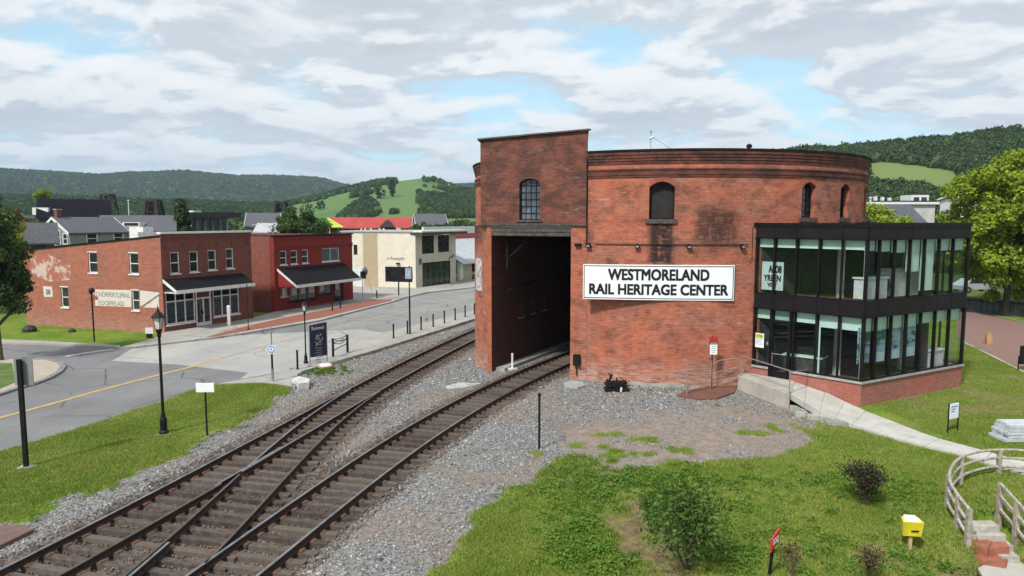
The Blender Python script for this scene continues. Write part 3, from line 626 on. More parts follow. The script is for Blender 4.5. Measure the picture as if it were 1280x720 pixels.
tA = thing('railway_track', (cx(A_c, 20), 20, 0), 'left railway track with a turnout, curving past the brick roundhouse', 'railway track')
lay_ties(tA, A_c, 10, 62, B_c)
dull_top = M('dull_rail_head', (.10, .085, .075), (.15, .13, .12), 3, .5, .6)
rail_obj(A_c, -GAUGE/2, 9, 64, tA); rail_obj(A_c, GAUGE/2, 9, 20.6, tA, mat=dull_top); rail_obj(A_c, GAUGE/2, 21.4, 64, tA)
rail_obj(B_c, -GAUGE/2, 9, 21.0, tA, mat=dull_top); rail_obj(B_c, -GAUGE/2, 21.6, 32.0, tA); rail_obj(B_c, GAUGE/2, 15.4, 32.0, tA, mat=dull_top)
rail_obj(A_c, GAUGE/2-.1, 20.2, 24.0, tA, st=.4, top=.19)
rail_obj(B_c, -GAUGE/2+.12, 14.4, 16.6, tA, st=.4, top=.2)
tR = thing('railway_track', (cx(R_c, 20), 20, 0), 'right railway track running straight into the dark brick portal', 'railway track')
lay_ties(tR, R_c, 10, 46); rail_obj(R_c, -GAUGE/2, 9, 46.5, tR); rail_obj(R_c, GAUGE/2, 9, 46.5, tR)

# ---------------------------------------------------------------- roundhouse
DR = Drum(RC, RR)
rh = thing('roundhouse', (RC[0], RC[1], 0), 'large round red brick railway roundhouse with a square entrance tower and corbelled cornice', 'building')
wsoot = DR.at(827, 300); p1 = DR.at(895, 290)
w_st = [(DR.at(811, 300)[0], DR.at(842, 300)[0], DR.at(827, 330)[1], DR.at(827, 272)[1], .97, .22), (DR.at(868, 300)[0], DR.at(922, 300)[0], DR.at(890, 302)[1], DR.at(890, 262)[1], .75, .3), (DR.at(880, 300)[0], DR.at(915, 300)[0], DR.at(890, 310)[1], DR.at(890, 250)[1], .35, .5)]
rbrick = brick_mat('roundhouse_brick', (.46, .150, .080), (.275, .086, .054), (.30, .20, .165), .1, .3, .013, dark=(.06, .032, .026), darkamt=.6, dlo=.47, dhi=.66, white=.5, stains=w_st, base_eff=.75)
tbrick = brick_mat('sooty_tower_brick', (.25, .080, .052), (.13, .050, .038), (.19, .12, .095), .1, .3, .013, dark=(.05, .03, .025), darkamt=.8, white=.45, dlo=.36, dhi=.62)
cbrick = brick_mat('cornice_brick', (.17, .052, .035), (.09, .034, .027), (.17, .1, .08), .1, .3, .012, darkamt=.8, dlo=.42, dhi=.62)
pbrick = brick_mat('lit_pier_brick', (.42, .13, .062), (.30, .085, .05), (.33, .17, .12), .1, .3, .012, darkamt=.45)  # narrow pier face reads as lit: that brightness is in the brick colour
A0 = -.508*RR; A1 = (2*math.pi-1.15)*RR
TOP = DR.at(860, 187)[1]
def dop(x0, x1, y0, y1, rise): 
    xm = (x0+x1)/2; a, _ = DR.at(x0, y1); b_, _ = DR.at(x1, y1); return (a, b_, DR.at(xm, y1)[1], DR.at(xm, y0)[1], rise)
w1 = dop(811, 843, 227, 274, .26); w2 = dop(1001.5, 1018, 228, 272, .26); w3 = dop(1049.5, 1060, 228.5, 272.5, .26); w4 = dop(1077, 1082, 229, 274, .26)
zz0, zz1 = w2[2], w2[3]
wo = [w1] + [(a[0], max(a[1], a[0]+.9), zz0, zz1, .26) for a in (w2, w3)]
w4 = (wo[2][1]+2.6, wo[2][1]+3.6, zz0, zz1, .26); wo.append(w4)
mb = MB(); mb.wall(DR, A0, A1, -.1, TOP-.02, wo, rev=.35, seg=90); mb.build('wall', rbrick, rh)
# windows of the drum
def rh_window(w, o, mat, nx_, ny_, d=-.3, bar=.035, frame=.07, muntin=black):
    a0, a1, z0, z1, rise = o; f = MB(); n = 8
    def top(a): t_ = (a-a0)/(a1-a0); return z1-rise*(2*t_-1)**2
    wn = MB(); wn.wbox(w, a0, a0+frame, z0, top(a0+frame), d-.04, d+.04); wn.wbox(w, a1-frame, a1, z0, top(a1-frame), d-.04, d+.04); wn.wbox(w, a0+frame, a1-frame, z0, z0+frame, d-.04, d+.04)
    for k in range(n):
        p, q = a0+(a1-a0)*k/n, a0+(a1-a0)*(k+1)/n; tp, tq = top(p), top(q)
        wn.hexa([w.pos(p, tp-frame, d+.04), w.pos(q, tq-frame, d+.04), w.pos(q, tq-frame, d-.04), w.pos(p, tp-frame, d-.04)], [w.pos(p, tp, d+.04), w.pos(q, tq, d+.04), w.pos(q, tq, d-.04), w.pos(p, tp, d-.04)])
    fr = wn.build('window', muntin, rh)
    pn = MB()
    for k in range(n):
        p, q = a0+(a1-a0)*k/n, a0+(a1-a0)*(k+1)/n; pn.face([w.pos(p, z0, d-.02), w.pos(q, z0, d-.02), w.pos(q, top(q), d-.02), w.pos(p, top(p), d-.02)])
    pn.build('pane', mat, fr)
    if nx_:
        mu = MB()
        for i in range(1, nx_): a = a0+(a1-a0)*i/nx_; mu.wbox(w, a-bar/2, a+bar/2, z0+frame, top(a)-frame, d-.01, d+.025)
        for j in range(1, ny_): z = z0+(z1-z0)*j/ny_; mu.wbox(w, a0+frame, a1-frame, z-bar/2, z+bar/2, d-.008, d+.022)
        mu.build('muntin', muntin, fr)
    return fr
board = M('black_boarding', (.012, .012, .013), (.022, .021, .02), 3, .8)
rh_window(DR, wo[0], board, 0, 0)
for o in wo[1:]: rh_window(DR, o, dark_glass, 3, 6)
for o in wo:
    s_ = MB(); s_.wbox(DR, o[0]-.14, o[1]+.14, o[2]-.2, o[2]-.003, -.34, .1); s_.build('window_sill', wood_dark, rh)
# brick arches over the drum windows
for o in wo:
    ar = MB(); n = 12
    for k in range(n):
        def top(a): t_ = (a-o[0])/(o[1]-o[0]); return o[3]-o[4]*(2*t_-1)**2
        p, q = o[0]+(o[1]-o[0])*(k+.06)/n, o[0]+(o[1]-o[0])*(k+.94)/n
        ar.hexa([DR.pos(p, top(p)+.004, .02), DR.pos(q, top(q)+.004, .02), DR.pos(q, top(q)+.004, -.02), DR.pos(p, top(p)+.004, -.02)], [DR.pos(p, top(p)+.26, .02), DR.pos(q, top(q)+.26, .02), DR.pos(q, top(q)+.26, -.02), DR.pos(p, top(p)+.26, -.02)])
    ar.build('window_arch', M('arch_brick', (.33, .10, .06), (.22, .07, .05), 4, .9), rh)
# cornice: stepped courses
def ring(name, z0, z1, d0, d1, mat, a0=A0, a1=A1, n=96, uv=True, dent=None):
    mb = MB()
    for k in range(n):
        p, q = a0+(a1-a0)*k/n, a0+(a1-a0)*(k+1)/n
        mb.face([DR.pos(p, z0, d1), DR.pos(q, z0, d1), DR.pos(q, z1, d1), DR.pos(p, z1, d1)], 0, [(p, z0), (q, z0), (q, z1), (p, z1)])
        mb.face([DR.pos(p, z0, d0), DR.pos(q, z0, d0), DR.pos(q, z0, d1), DR.pos(p, z0, d1)], 0, [(p, 0), (q, 0), (q, .1), (p, .1)])
        mb.face([DR.pos(p, z1, d1), DR.pos(q, z1, d1), DR.pos(q, z1, d0), DR.pos(p, z1, d0)], 0, [(p, 0), (q, 0), (q, .1), (p, .1)])
    for e in (a0, a1): mb.face([DR.pos(e, z0, d0), DR.pos(e, z0, d1), DR.pos(e, z1, d1), DR.pos(e, z1, d0)], 0, [(0, 0), (.1, 0), (.1, .3), (0, .3)])
    return mb.build(name, mat, rh)
T = TOP
for (a, b_, d) in ((T-.62, T-.48, .035), (T-.48, T-.34, .07), (T-.34, T-.20, .105), (T-.20, T-.04, .14)): ring('cornice_course', a, b_, -.01, d, cbrick)
for (a, b_, d) in ((T-1.24, T-1.14, .05), (T-1.14, T-1.02, .08), (T-1.02, T-.92, .04), (T-.92, T-.84, .07)): ring('cornice_course', a, b_, -.01, d, cbrick)
ring('coping', T-.04, T+.05, -.35, .18, tar)
rf = MB(); rf.prism([tuple(DR.pos(A0+(A1-A0)*k/80, 0, -.2))[:2] for k in range(81)], T-.6, T-.3); rf.build('roof', tar, rh)
# tower (portal) block
PA = (3.68, 34.6); FW = Wall((-1.63, 36.82), PA, flip=False)
if FW.n.y > 0: FW.n = -FW.n
zl = FW.at(601, 175)[1]; zr = FW.at(733, 163)[1]; LW = FW.L
ztw = lambda a: zl+(zr-zl)*a/LW
zs = FW.at(670, 279.5)[1]                                   # string course above the opening
s0 = FW.at(614.5, 400)[0]; s1 = FW.at(713, 400)[0]; so_ = FW.at(609.5, 400)[0]
wz = FW.at(662, 275)[1]; wz1 = FW.at(662, 223)[1]; wa, wb = FW.at(649, 250)[0], FW.at(675, 250)[0]
tw_op = (wa, wb, wz, wz1, .22)
mb = MB(); mb.wall(FW, 0, LW, zs, ztw, [tw_op], rev=.3, seg=6); mb.build('tower_wall', tbrick, rh)
rh_window(FW, tw_op, M('grimy_blue_glass', (.12, .16, .19), (.05, .065, .08), 1.2, .2), 4, 6, d=-.22, frame=.05, bar=.025)
s_ = MB(); s_.wbox(FW, wa-.08, wb+.08, wz-.1, wz-.003, -.28, .08); s_.build('window_sill', wood_dark, rh)
# upper block's sides, back and roof
BL = FW.pos(0, 0); BR = FW.pos(LW, 0); back = Vector((-.0, 4.4, 0)); 
def uvwall(mb, P, Q, z0, z1, m=0):
    L = math.hypot(Q[0]-P[0], Q[1]-P[1]); a, b_ = (z1 if isinstance(z1, tuple) else (z1, z1)); c, d = (z0 if isinstance(z0, tuple) else (z0, z0))
    mb.face([(P[0], P[1], c), (Q[0], Q[1], d), (Q[0], Q[1], b_), (P[0], P[1], a)], m, [(0, c), (L, d), (L, b_), (0, a)])
mb = MB(); BLb = BL+Vector((.35, 4.2, 0)); BRb = BR+Vector((.30, 4.2, 0))
uvwall(mb, BLb, BL, zs, (zl, zl)); uvwall(mb, BR, BRb, 7.0, (zr, zr)); uvwall(mb, BRb, BLb, 7.0, (zr, zl)); mb.build('tower_side_wall', tbrick, rh)
cp = MB()
def cope(P, Q, zp, zq, w=.34, h=.11):
    P, Q = Vector(P), Vector(Q); d = (Q-P); d.z = 0; d.normalize(); n = Vector((d.y, -d.x, 0))*w/2
    P = P-d*.1; Q = Q+d*.1
    cp.hexa([(*(P-n)[:2], zp), (*(P+n)[:2], zp), (*(Q+n)[:2], zq), (*(Q-n)[:2], zq)][::-1], [(*(P-n)[:2], zp+h), (*(P+n)[:2], zp+h), (*(Q+n)[:2], zq+h), (*(Q-n)[:2], zq+h)][::-1])
cope(BL, BR, zl, zr, .3, .07); cope(BLb, BL+Vector((0, .2, 0)), zl, zl, .3, h=.067); cope(BR+Vector((-.1, .2, 0)), BRb, zr, zr, .3, h=.067); cp.build('tower_coping', M('dark_coping_stone', (.12, .105, .09), (.06, .052, .045), 3, .9), rh)
mb = MB(); mb.face([(*BL[:2], zl-.3), (*BR[:2], zr-.3), (*BRb[:2], zr-.3), (*BLb[:2], zl-.3)]); mb.build('tower_roof', tar, rh)
mb = MB(); mb.wbox(FW, -.04, LW-.0, zs-.1, zs+.02, -.05, .1); mb.build('ledge', wood_dark, rh)
# piers
zb = FW.at(670, 295)[1]
SIDE = (-2.04, 38.48)
mb = MB()
ps = FW.pos(so_, 0); pi = FW.pos(s0, 0)
uvwall(mb, ps, pi, -.1, zs-.1); mb.build('pier', pbrick, rh)
mb = MB(); uvwall(mb, SIDE, ps, -.1, zs-.1); uvwall(mb, (-2.26, 44.6), SIDE, -.1, zs-.1)
mb.face([(*SIDE, zs-.1), (*ps[:2], zs-.1), (*BL[:2], zs-.1), (*BLb[:2], zs-.1), (-2.26, 44.6, zs-.1)]); mb.build('pier_side_wall', rbrick, rh)
mb = MB(); mb.wall(FW, s1, LW+.02, -.1, zs-.1); 
uvwall(mb, FW.pos(LW, 0), DR.pos(A0+.05, 0), -.1, zs-.1); mb.build('pier', rbrick, rh)
mb = MB(); mb.wbox(FW, s0, s1, zb, zs-.1, -.45, -.03); mb.build('lintel_beam', wood_dark, rh)
mb = MB(); mb.wbox(FW, s0, s1, zb+.42, zs-.12, -.03, .0); mb.build('lintel_board', wood_grey, rh)
# tunnel: walls follow the track's direction
tdir = Vector((cdx(R_c, 38), 1, 0)).normalized(); tl0 = FW.pos(s0, 0); tr0 = FW.pos(s1, 0); tl1 = tl0+tdir*16.5; tr1 = tr0+tdir*14.6+Vector((.4, -.2, 0))
tb = brick_mat('shaded_tunnel_brick', (.10, .034, .024), (.06, .024, .019), (.07, .04, .03), .1, .3, .012, darkamt=.8)  # darkened brick colour stands in for the shade inside the tunnel
TW = Wall((tl0.x, tl0.y), (tl1.x, tl1.y)); 
def tat(x, y): return TW.at(x, y)
slots = []
for (a, y0_, y1_) in ((651.5, 379, 396), (667, 375, 391), (680, 371, 387)):
    s_, zt_ = tat(a, y0_); _, zb_ = tat(a, y1_); slots.append((s_-.28, s_+.28, zb_, zt_, 0))
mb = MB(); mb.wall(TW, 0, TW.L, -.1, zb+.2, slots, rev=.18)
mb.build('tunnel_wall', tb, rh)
for sl in slots:
    f = MB(); f.wbox(TW, sl[0], sl[1], sl[2], sl[3], -.17, -.15); w_ = f.build('window', blue_glass, rh)
    g = MB(); g.wbox(TW, sl[0], sl[0]+.05, sl[2], sl[3], -.149, -.05); g.wbox(TW, sl[0]-.06, sl[1]+.06, sl[2]-.08, sl[2]-.003, -.149, .05); g.build('frame', galv, w_)
# fix outward side for the slots: slots are cut in the left tunnel wall facing the track
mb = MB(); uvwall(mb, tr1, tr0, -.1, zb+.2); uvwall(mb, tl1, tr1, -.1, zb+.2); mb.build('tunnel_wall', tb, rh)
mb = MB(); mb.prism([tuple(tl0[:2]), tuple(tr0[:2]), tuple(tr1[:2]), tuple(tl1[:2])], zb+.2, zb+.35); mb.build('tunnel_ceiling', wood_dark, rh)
g0 = tl0+Vector((tdir.x*.4, tdir.y*.4, 0)); mb = MB()
w90 = Vector((tdir.y, -tdir.x, 0)); mb.hexa([g0+Vector((0, 0, -.1)), g0+w90*.55+Vector((0, 0, -.1)), g0+w90*.55+tdir*13+Vector((0, 0, -.1)), g0+tdir*13+Vector((0, 0, -.1))], [g0+Vector((0, 0, .14)), g0+w90*.55+Vector((0, 0, .14)), g0+w90*.55+tdir*13+Vector((0, 0, .14)), g0+tdir*13+Vector((0, 0, .14))]); mb.build('tunnel_kerb', old_concrete, rh)
mb = MB(); a_, z_ = tat(633, 363); b__, z2 = tat(668, 352); mb.tube([TW.pos(a_, z_, .1), TW.pos(b__, z2, .1)], .14, 4); mb.build('tunnel_beam', M('tarred_beam', (.015, .013, .012), None), rh)
# timber brace behind the lintel
mb = MB(); c0 = FW.pos(FW.at(630, 325)[0], FW.at(630, 325)[1], -.5); c1 = FW.pos(FW.at(655, 301)[0], FW.at(655, 301)[1], -.5); mb.tube([c0, c1], .07, 4); mb.tube([c0-Vector((0, 0, .5)), c0+Vector((0, 0, 1.2))], .09, 4); mb.build('brace', M('tarred_timber', (.012, .010, .009), (.02, .018, .016), 3, 1.0, spec=0.0), rh)
# white pipe vents by the portal
for (x, y0_, y1_) in ((628, 453, 434), (640.5, 462, 441)):
    g = G(x, y0_); h = (y0_-y1_)/FPX*g[1]; t_ = thing('vent_pipe', (*g, 0), 'short white pipe standing inside the portal, %s' % ('nearer the rails' if x > 635 else 'against the left pier'), 'pipe')
    mb = MB().tube([(g[0], g[1], 0), (g[0], g[1], h)], .06, 10); mb.build('pipe', white_paint, t_); mb = MB().box((g[0], g[1], .04), (.45, .3, .1), .4); mb.build('base', white_paint, t_)
# whitish painted patch (old notice) on the left pier side
SWl = Wall(SIDE, tuple(ps[:2]));
if SWl.n.y > 0 and SWl.n.x > 0: SWl.n = -SWl.n
sa, sz1 = SWl.at(595.2, 322); sb, _ = SWl.at(602.5, 322); _, sz0 = SWl.at(598, 363)
o = MB().wbox(SWl, sa, sb, sz0, sz1, .0, .03).build('notice_board', M('peeling_white_paint', (.55, .55, .54), (.25, .2, .18), 5, .8), origin=SWl.pos(sa, 0)); tag(o, 'peeling white notice on the side of the left portal pier', 'notice board')
# conduit and small lamps on the wall
zc = DR.at(827, 305.5)[1]; mb = MB(); mb.tube([DR.pos(A0+.4+(DR.at(935, 305)[0]-A0-.4)*k/24, zc, .05) for k in range(25)], .022, 6); mb.build('conduit', black, rh)
for x in (737, 797, 861, 927):
    a, _ = DR.at(x, 308); mb = MB(); mb.wbox(DR, a-.11, a+.11, zc-.18, zc-.04, .05, .2); mb.wbox(DR, a-.03, a+.03, zc-.05, zc+.04, .0, .1)
    fl = mb.build('wall_light', bronze, rh); MB().wbox(DR, a-.07, a+.07, zc-.15, zc-.07, .201, .21).build('lens', galv, fl)
a, z = FW.at(723, 306); MB().wbox(FW, a-.16, a+.16, z-.06, z+.06, .0, .16).build('wall_light', bronze, rh)
# drain pipe on the tower's right edge
mb = MB(); a, z = FW.at(731, 280); mb.tube([FW.pos(LW-.02, FW.at(731, 306)[1], .06), FW.pos(LW-.02, zr-1.2, .06)], .025, 6); mb.build('downpipe', black, rh)
mb = MB(); mb.wbox(DR, DR.at(785, 480)[0], DR.at(855, 480)[0], -.1, .1, 0, .12); mb.build('plinth', old_concrete, rh)
# roof bits
mb = MB(); q = DR.at(812, 190)[0]; pm = DR.pos(q, T, -.8); mb.tube([pm, pm+Vector((0, 0, .95))], .018, 6); mb.tube([pm+Vector((-.06, 0, .62)), pm+Vector((.10, 0, .70))], .05, 6); mb.box((pm.x, pm.y, pm.z+.95), (.09, .09, .09)); mb.tube([pm+Vector((.1, 0, .68)), pm+Vector((1.4, .3, -.05))], .01, 4)
ant = mb.build('antenna', galv, origin=pm); tag(ant, 'thin antenna mast with a stay wire on the roundhouse roof', 'antenna')
q = DR.at(939, 186)[0]; pm = DR.pos(q, T+.05, -.2); mb = MB(); mb.lathe((pm.x, pm.y, pm.z-.1), [(.06, 0), (.06, .15), (.13, .17), (.14, .26), (.08, .33), (.02, .35)], 10); tag(mb.build('roof_vent', tar, origin=pm), 'small dark mushroom vent on the roundhouse coping', 'roof vent')
# electrical box on pier, floor slab
a, z = FW.at(721, 450); bx = thing('electrical_box', FW.pos(a, 0), 'small black electrical box with a cable on the wall right of the portal', 'electrical box')
MB().wbox(FW, a-.14, a+.2, z-.25, z+.3, .0, .2).build('case', black, bx); MB().tube([FW.pos(a+.02, .2, .08), FW.pos(a+.02, z-.25, .08)], .03, 6).build('cable', black, bx)
sheet('concrete_footing', PX([(704, 480), (712, 477), (728, 478), (731, 483), (722, 486), (706, 485)]), .06, M('greenish_concrete', (.33, .37, .33), (.25, .28, .25), 2, .9), .12)
sheet('concrete_slab', PX([(556, 483), (574, 478), (602, 479), (580, 484), (560, 486)]), .0, M('pale_blue_slab', (.45, .48, .48), (.33, .35, .35), 2, .8), .05)
# the big sign
sa, sz1 = DR.at(729, 330); sb, _ = DR.at(918.5, 330); _, sz0 = DR.at(824, 375)
_am = (DR.at(729, 350)[0]+DR.at(918.5, 350)[0])/2; _m0 = DR.pos(_am, 0, .13); _aq = _am/RR*.55; SW = Drum((_m0.x-30*math.sin(_aq), _m0.y+30*math.cos(_aq)), 30); x0, zt = SW.at(729, 330); x1, _ = SW.at(918.5, 330); _, zb_ = SW.at(824, 375.3)
sg = thing('museum_sign', SW.pos(x0, 0), 'long white sign reading WESTMORELAND RAIL HERITAGE CENTER on the roundhouse wall', 'sign')
MB().wbox(SW, x0, x1, zb_, zt, -.05, 0).build('panel', white_metal, sg)
fm = MB(); e = .035
for (a, b_, c, d) in ((x0+.04, x1-.04, zt-.09, zt-.06), (x0+.04, x1-.04, zb_+.06, zb_+.09), (x0+.04, x0+.07, zb_+.09, zt-.09), (x1-.07, x1-.04, zb_+.09, zt-.09)): fm.wbox(SW, a, b_, c, d, .001, .012)
fm.build('border', black, sg)
bk = MB()
for a in (x0+.4, (x0+x1)/2, x1-.4): bk.wbox(SW, a-.04, a+.04, zb_-.02, zt-.1, -.35 if a != (x0+x1)/2 else -.09, -.051)
bk.build('bracket', galv, sg)
ink = M('black_lettering', (.008, .008, .009), None, rough=.5)
def text(s, w, a0, a1, z0, z1, parent, mat=ink, d=.004, bold=.02, name='lettering', ext=.003, origin=None, fat=0):
    """text fitted into the rectangle a0..a1, z0..z1 (capital height) of a wall"""
    cu = bpy.data.curves.new('t', 'FONT'); cu.body = s; cu.size = 1; cu.offset = 0.0; cu.extrude = .001; cu.resolution_u = 3
    ob = bpy.data.objects.new('t', cu); C.objects.link(ob); bpy.context.view_layer.update(); dg = bpy.context.evaluated_depsgraph_get()
    me0 = bpy.data.meshes.new_from_object(ob.evaluated_get(dg)); bpy.data.objects.remove(ob)
    v = np.array([q.co for q in me0.vertices]); lo, hi = v.min(0), v.max(0)
    mb = MB(); mb.v = [tuple(w.pos(a0+(p[0]-lo[0])/(hi[0]-lo[0])*(a1-a0), z0+(p[1]-lo[1])/(hi[1]-lo[1])*(z1-z0), d+(ext if p[2] > 0 else 0))) for p in v]
    mb.f = [list(p.vertices) for p in me0.polygons]; f0 = list(mb.f)
    for q, qz in (((-1, -1), (1, 1), (-1, 1), (1, -1), (0, 1), (0, -1)) if fat else ()):
        k0 = len(mb.v); mb.v += [tuple(w.pos(a0+q*fat/2+(p[0]-lo[0])/(hi[0]-lo[0])*(a1-a0), z0+qz*fat/2+(p[1]-lo[1])/(hi[1]-lo[1])*(z1-z0), d+.0006*(q+3*qz+5)+(ext if p[2] > 0 else 0))) for p in v]; mb.f += [[i+k0 for i in f] for f in f0]
    mb.m = [0]*len(mb.f)
    return mb.build(name, mat, parent)
# lettering in wall coordinates runs left to right when SW.u points right
def tpx(s, w, x0, y0, x1, y1, parent, **k):
    a0, zt_ = w.at(x0, y0); a1, _ = w.at(x1, y0); _, zb2 = w.at((x0+x1)/2, y1); return text(s, w, a0, a1, zb2, zt_, parent, **k)
tpx('WESTMORELAND', SW, 760.5, 336.2, 886.5, 350.3, sg, fat=.045)
tpx('RAIL HERITAGE CENTER', SW, 737, 354.5, 910, 368.5, sg, fat=.045)

# ---------------------------------------------------------------- glass annex
E0, E1, E2 = Vector((11.53, 33.3, 0)), Vector((14.97, 29.62, 0)), Vector((21.68, 33.40, 0))
E3 = E2+Vector((-.69, .724, 0))*8.0
AL, ARW = Wall(E0[:2], E1[:2]), Wall(E1[:2], E2[:2]); AE = Wall(E2[:2], E3[:2])
for w in (AL, ARW):
    if w.n.y > 0: w.n = -w.n
if AE.n.x < 0: AE.n = -AE.n
an = thing('glass_annex', (E1.x, E1.y, 0), 'two storey dark framed glass annex on a red brick base beside the roundhouse', 'building')
abrick = brick_mat('annex_brick', (.36, .115, .085), (.28, .09, .065), (.36, .25, .21), .085, .24, .012, darkamt=.12)
LZ = ARW.at(1077, 479)[1]; G1a = LZ+.1; G1b = AL.at(1070, 396)[1]; G2a = AL.at(1070, 377)[1]; G2b = AL.at(1070, 299)[1]; FT = AL.at(1070, 284.5)[1]; CT = AL.at(1070, 279)[1]
Ld0 = AL.at(962, 420)[0]; Ld1 = AL.at(989, 420)[0]; FLZ = .70
mb = MB(); 
for w, a0, a1 in ((AL, 0, Ld0), (AL, Ld1, AL.L), (ARW, 0, ARW.L), (AE, 0, AE.L)):
    mb.face([w.pos(a0, -.6), w.pos(a1, -.6), w.pos(a1, LZ-.04), w.pos(a0, LZ-.04)], 0, [(a0, -.6), (a1, -.6), (a1, LZ-.04), (a0, LZ-.04)])
mb.build('brick_base', abrick, an)
lg = M('pale_stone_ledge', (.36, .35, .33), (.28, .27, .26), 3, .8)
for w, a0, a1 in ((AL, 0, Ld0), (AL, Ld1, AL.L-.01), (ARW, -.07, ARW.L+.07), (AE, .09, AE.L)):
    mb = MB(); mb.wbox(w, a0, a1, LZ-.04, LZ+.06, -.3, .07); mb.build('ledge', lg, an)
def bays(w, pxs, y):
    return [w.at(x, y)[0] for x in pxs]
bl = bays(AL, [941, 967, 994.5, 1023, 1051.5, 1076], 340); br_ = bays(ARW, [1078.5, 1099, 1118, 1137, 1155, 1173, 1190.5, 1207.5], 340)
bl[0] = .05; bl[-1] = AL.L-.02; br_[0] = .02; br_[-1] = ARW.L-.02; be = [.02+(AE.L-.04)*k/8 for k in range(9)]
aglass = glass_mat('annex_glass', (.80, .85, .84), .012)
panel_m = M('dark_spandrel_panel', (.010, .008, .010), (.014, .012, .014), 1.5, .5, .0, spec=.15)
for wi, (w, B) in enumerate(((AL, bl), (ARW, br_), (AE, be))):
    for lvl, (z0, z1) in enumerate(((LZ+.06, G1b), (G2a, G2b))):
        for k in range(len(B)-1):
            zz0_ = z0
            if wi == 0 and lvl == 0 and k == 1: continue
            gp = MB(); gp.face([w.pos(B[k]+.04, zz0_+.03, -.08), w.pos(B[k+1]-.04, zz0_+.03, -.08), w.pos(B[k+1]-.04, z1-.02, -.08), w.pos(B[k]+.04, z1-.02, -.08)]); gp.build('pane', aglass, an)
        for k, a in enumerate(B):
            wd = .075 if 0 < k < len(B)-1 else .1
            mb = MB(); mb.wbox(w, a-wd/2, a+wd/2, z0-.0, z1, -.11, .03); mb.build('mullion', bronze, an)
        mb = MB(); mb.wbox(w, 0, w.L, z1-.05, z1, -.14, .035); mb.build('transom', bronze, an)
        if not (wi == 0 and lvl == 0): mb = MB(); mb.wbox(w, 0, w.L, z0, z0+.05, -.14, .035); mb.build('transom', bronze, an)
        else: mb = MB(); mb.wbox(w, 0, Ld0, z0, z0+.05, -.14, .035); mb.wbox(w, Ld1, w.L, z0, z0+.05, -.14, .035); mb.build('transom', bronze, an)
    for (z0, z1) in ((G1b, G2a), (G2b, FT)):
        for k in range(len(B)-1):
            MB().wbox(w, B[k]+(.012 if k else -.02), B[k+1]-.012, z0+.012, z1-.012, -.12, .045).build('spandrel_panel', panel_m, an)
        MB().wbox(w, 0.0, w.L, z0+.001, z1-.001, -.2, .02).build('spandrel_backing', black, an)
        MB().wbox(w, -.02, w.L+.02, z0-.03, z0+.012, -.1, .09).build('band_trim', bronze, an)
# coping & roof
cpo = MB()
ol = AL.pos(-.25, 0, .14); 
for w, a0, a1 in ((AL, -.3, AL.L+.06), (ARW, -.065, ARW.L+.06), (AE, 0, AE.L)): cpo = MB(); cpo.wbox(w, a0, a1, FT, CT+(.0 if w is AL else .003), -.3, .07); cpo.build('coping', bronze, an)
MB().wbox(AL, -.3, -.12, AL.at(938, 325)[1], FT-.002, -.1, .12).build('coping_return', bronze, an)
slab = [tuple(AL.pos(.1, 0, -.2)[:2]), tuple(E1[:2]+Vector((0, .35)) if False else (E1.x, E1.y+.3)), tuple(ARW.pos(ARW.L-.2, 0, -.2)[:2]), tuple(AE.pos(AE.L, 0, -.2)[:2]), (13.0, 41.0)]
MB().prism(slab, CT-.25, CT-.06).build('roof', tar, an)
wfloor = M('brown_interior_floor', (.17, .12, .07), (.13, .09, .055), 2, .6); ceil_m = M('ceiling_tile', (.45, .45, .42), (.4, .4, .38), 3, .9)
MB().prism(slab, .3, FLZ).build('floor', wfloor, an); MB().prism(slab, G1b+.02, G2a-.12, 0).build('floor', wfloor, an)
MB().prism(slab, FT-.35, FT-.2).build('ceiling', ceil_m, an)
# blinds, mint panels behind the glass
mint = M('mint_blind', (.62, .80, .72), (.56, .74, .66), 2, .8)
def blind(w, a0, a1, z0, z1, d=-.2): MB().wbox(w, a0, a1, z0, z1, d-.02, d).build('blind', mint, an)
for k in range(5):
    blind(AL, bl[k]+.06, bl[k+1]-.06, G1b-.52-(.12 if k > 2 else 0), G1b-.05); blind(AL, bl[k]+.06, bl[k+1]-.06, G2b-.46, G2b-.05)
for k, h in enumerate((.66, .66, .66, .68, .6, .6, .6)): blind(ARW, br_[k]+.06, br_[k+1]-.06, G1b-h, G1b-.05)
for k, h in enumerate((.5, .55, .62, 1.5, 2.4, .6, .6)): blind(ARW, br_[k]+.06, br_[k+1]-.06, G2b-h, G2b-.05, -.22)
blind(AL, AL.L-.2, AL.L-.1, G1a, G1b-.3); blind(AL, AL.L-.2, AL.L-.1, G2a+.05, G2b-.3); blind(AL, bl[3]+.05, bl[3]+.12, G1a, G1b-.6)
pw_ = M('dark_blocking_sheet', (.05, .052, .055), (.035, .036, .038), 1, .8)  # near-black sheets added to block the view, so the panes look dark
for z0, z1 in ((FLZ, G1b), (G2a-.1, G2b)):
    MB().hexa(*[[Vector((*ARW.pos(5.55, 0, a)[:2], z)) for a in (-.5, -6.6)]+[Vector((*ARW.pos(5.65, 0, a)[:2], z)) for a in (-6.6, -.5)] for z in (z0, z1)]).build('dark_backing_wall', pw_, an)
    MB().hexa(*[[Vector((E0.x+.6, E0.y+.7, z)), Vector((E0.x+1.0, E0.y+3.5, z)), Vector((E0.x+.9, E0.y+3.6, z)), Vector((E0.x+.5, E0.y+.8, z))] for z in (z0, z1)]).build('dark_backing_wall', pw_, an)
    MB().hexa(*[[Vector((*AL.pos(a, 0, d)[:2], z)) for a, d in ((.6, -6.5), (5.2, -6.5), (5.2, -6.6), (.6, -6.6))] for z in (z0, z1)]).build('dark_backing_wall', pw_, an)
a_l, a_r = DR.at(944, 340)[0], DR.at(1140, 340)[0]
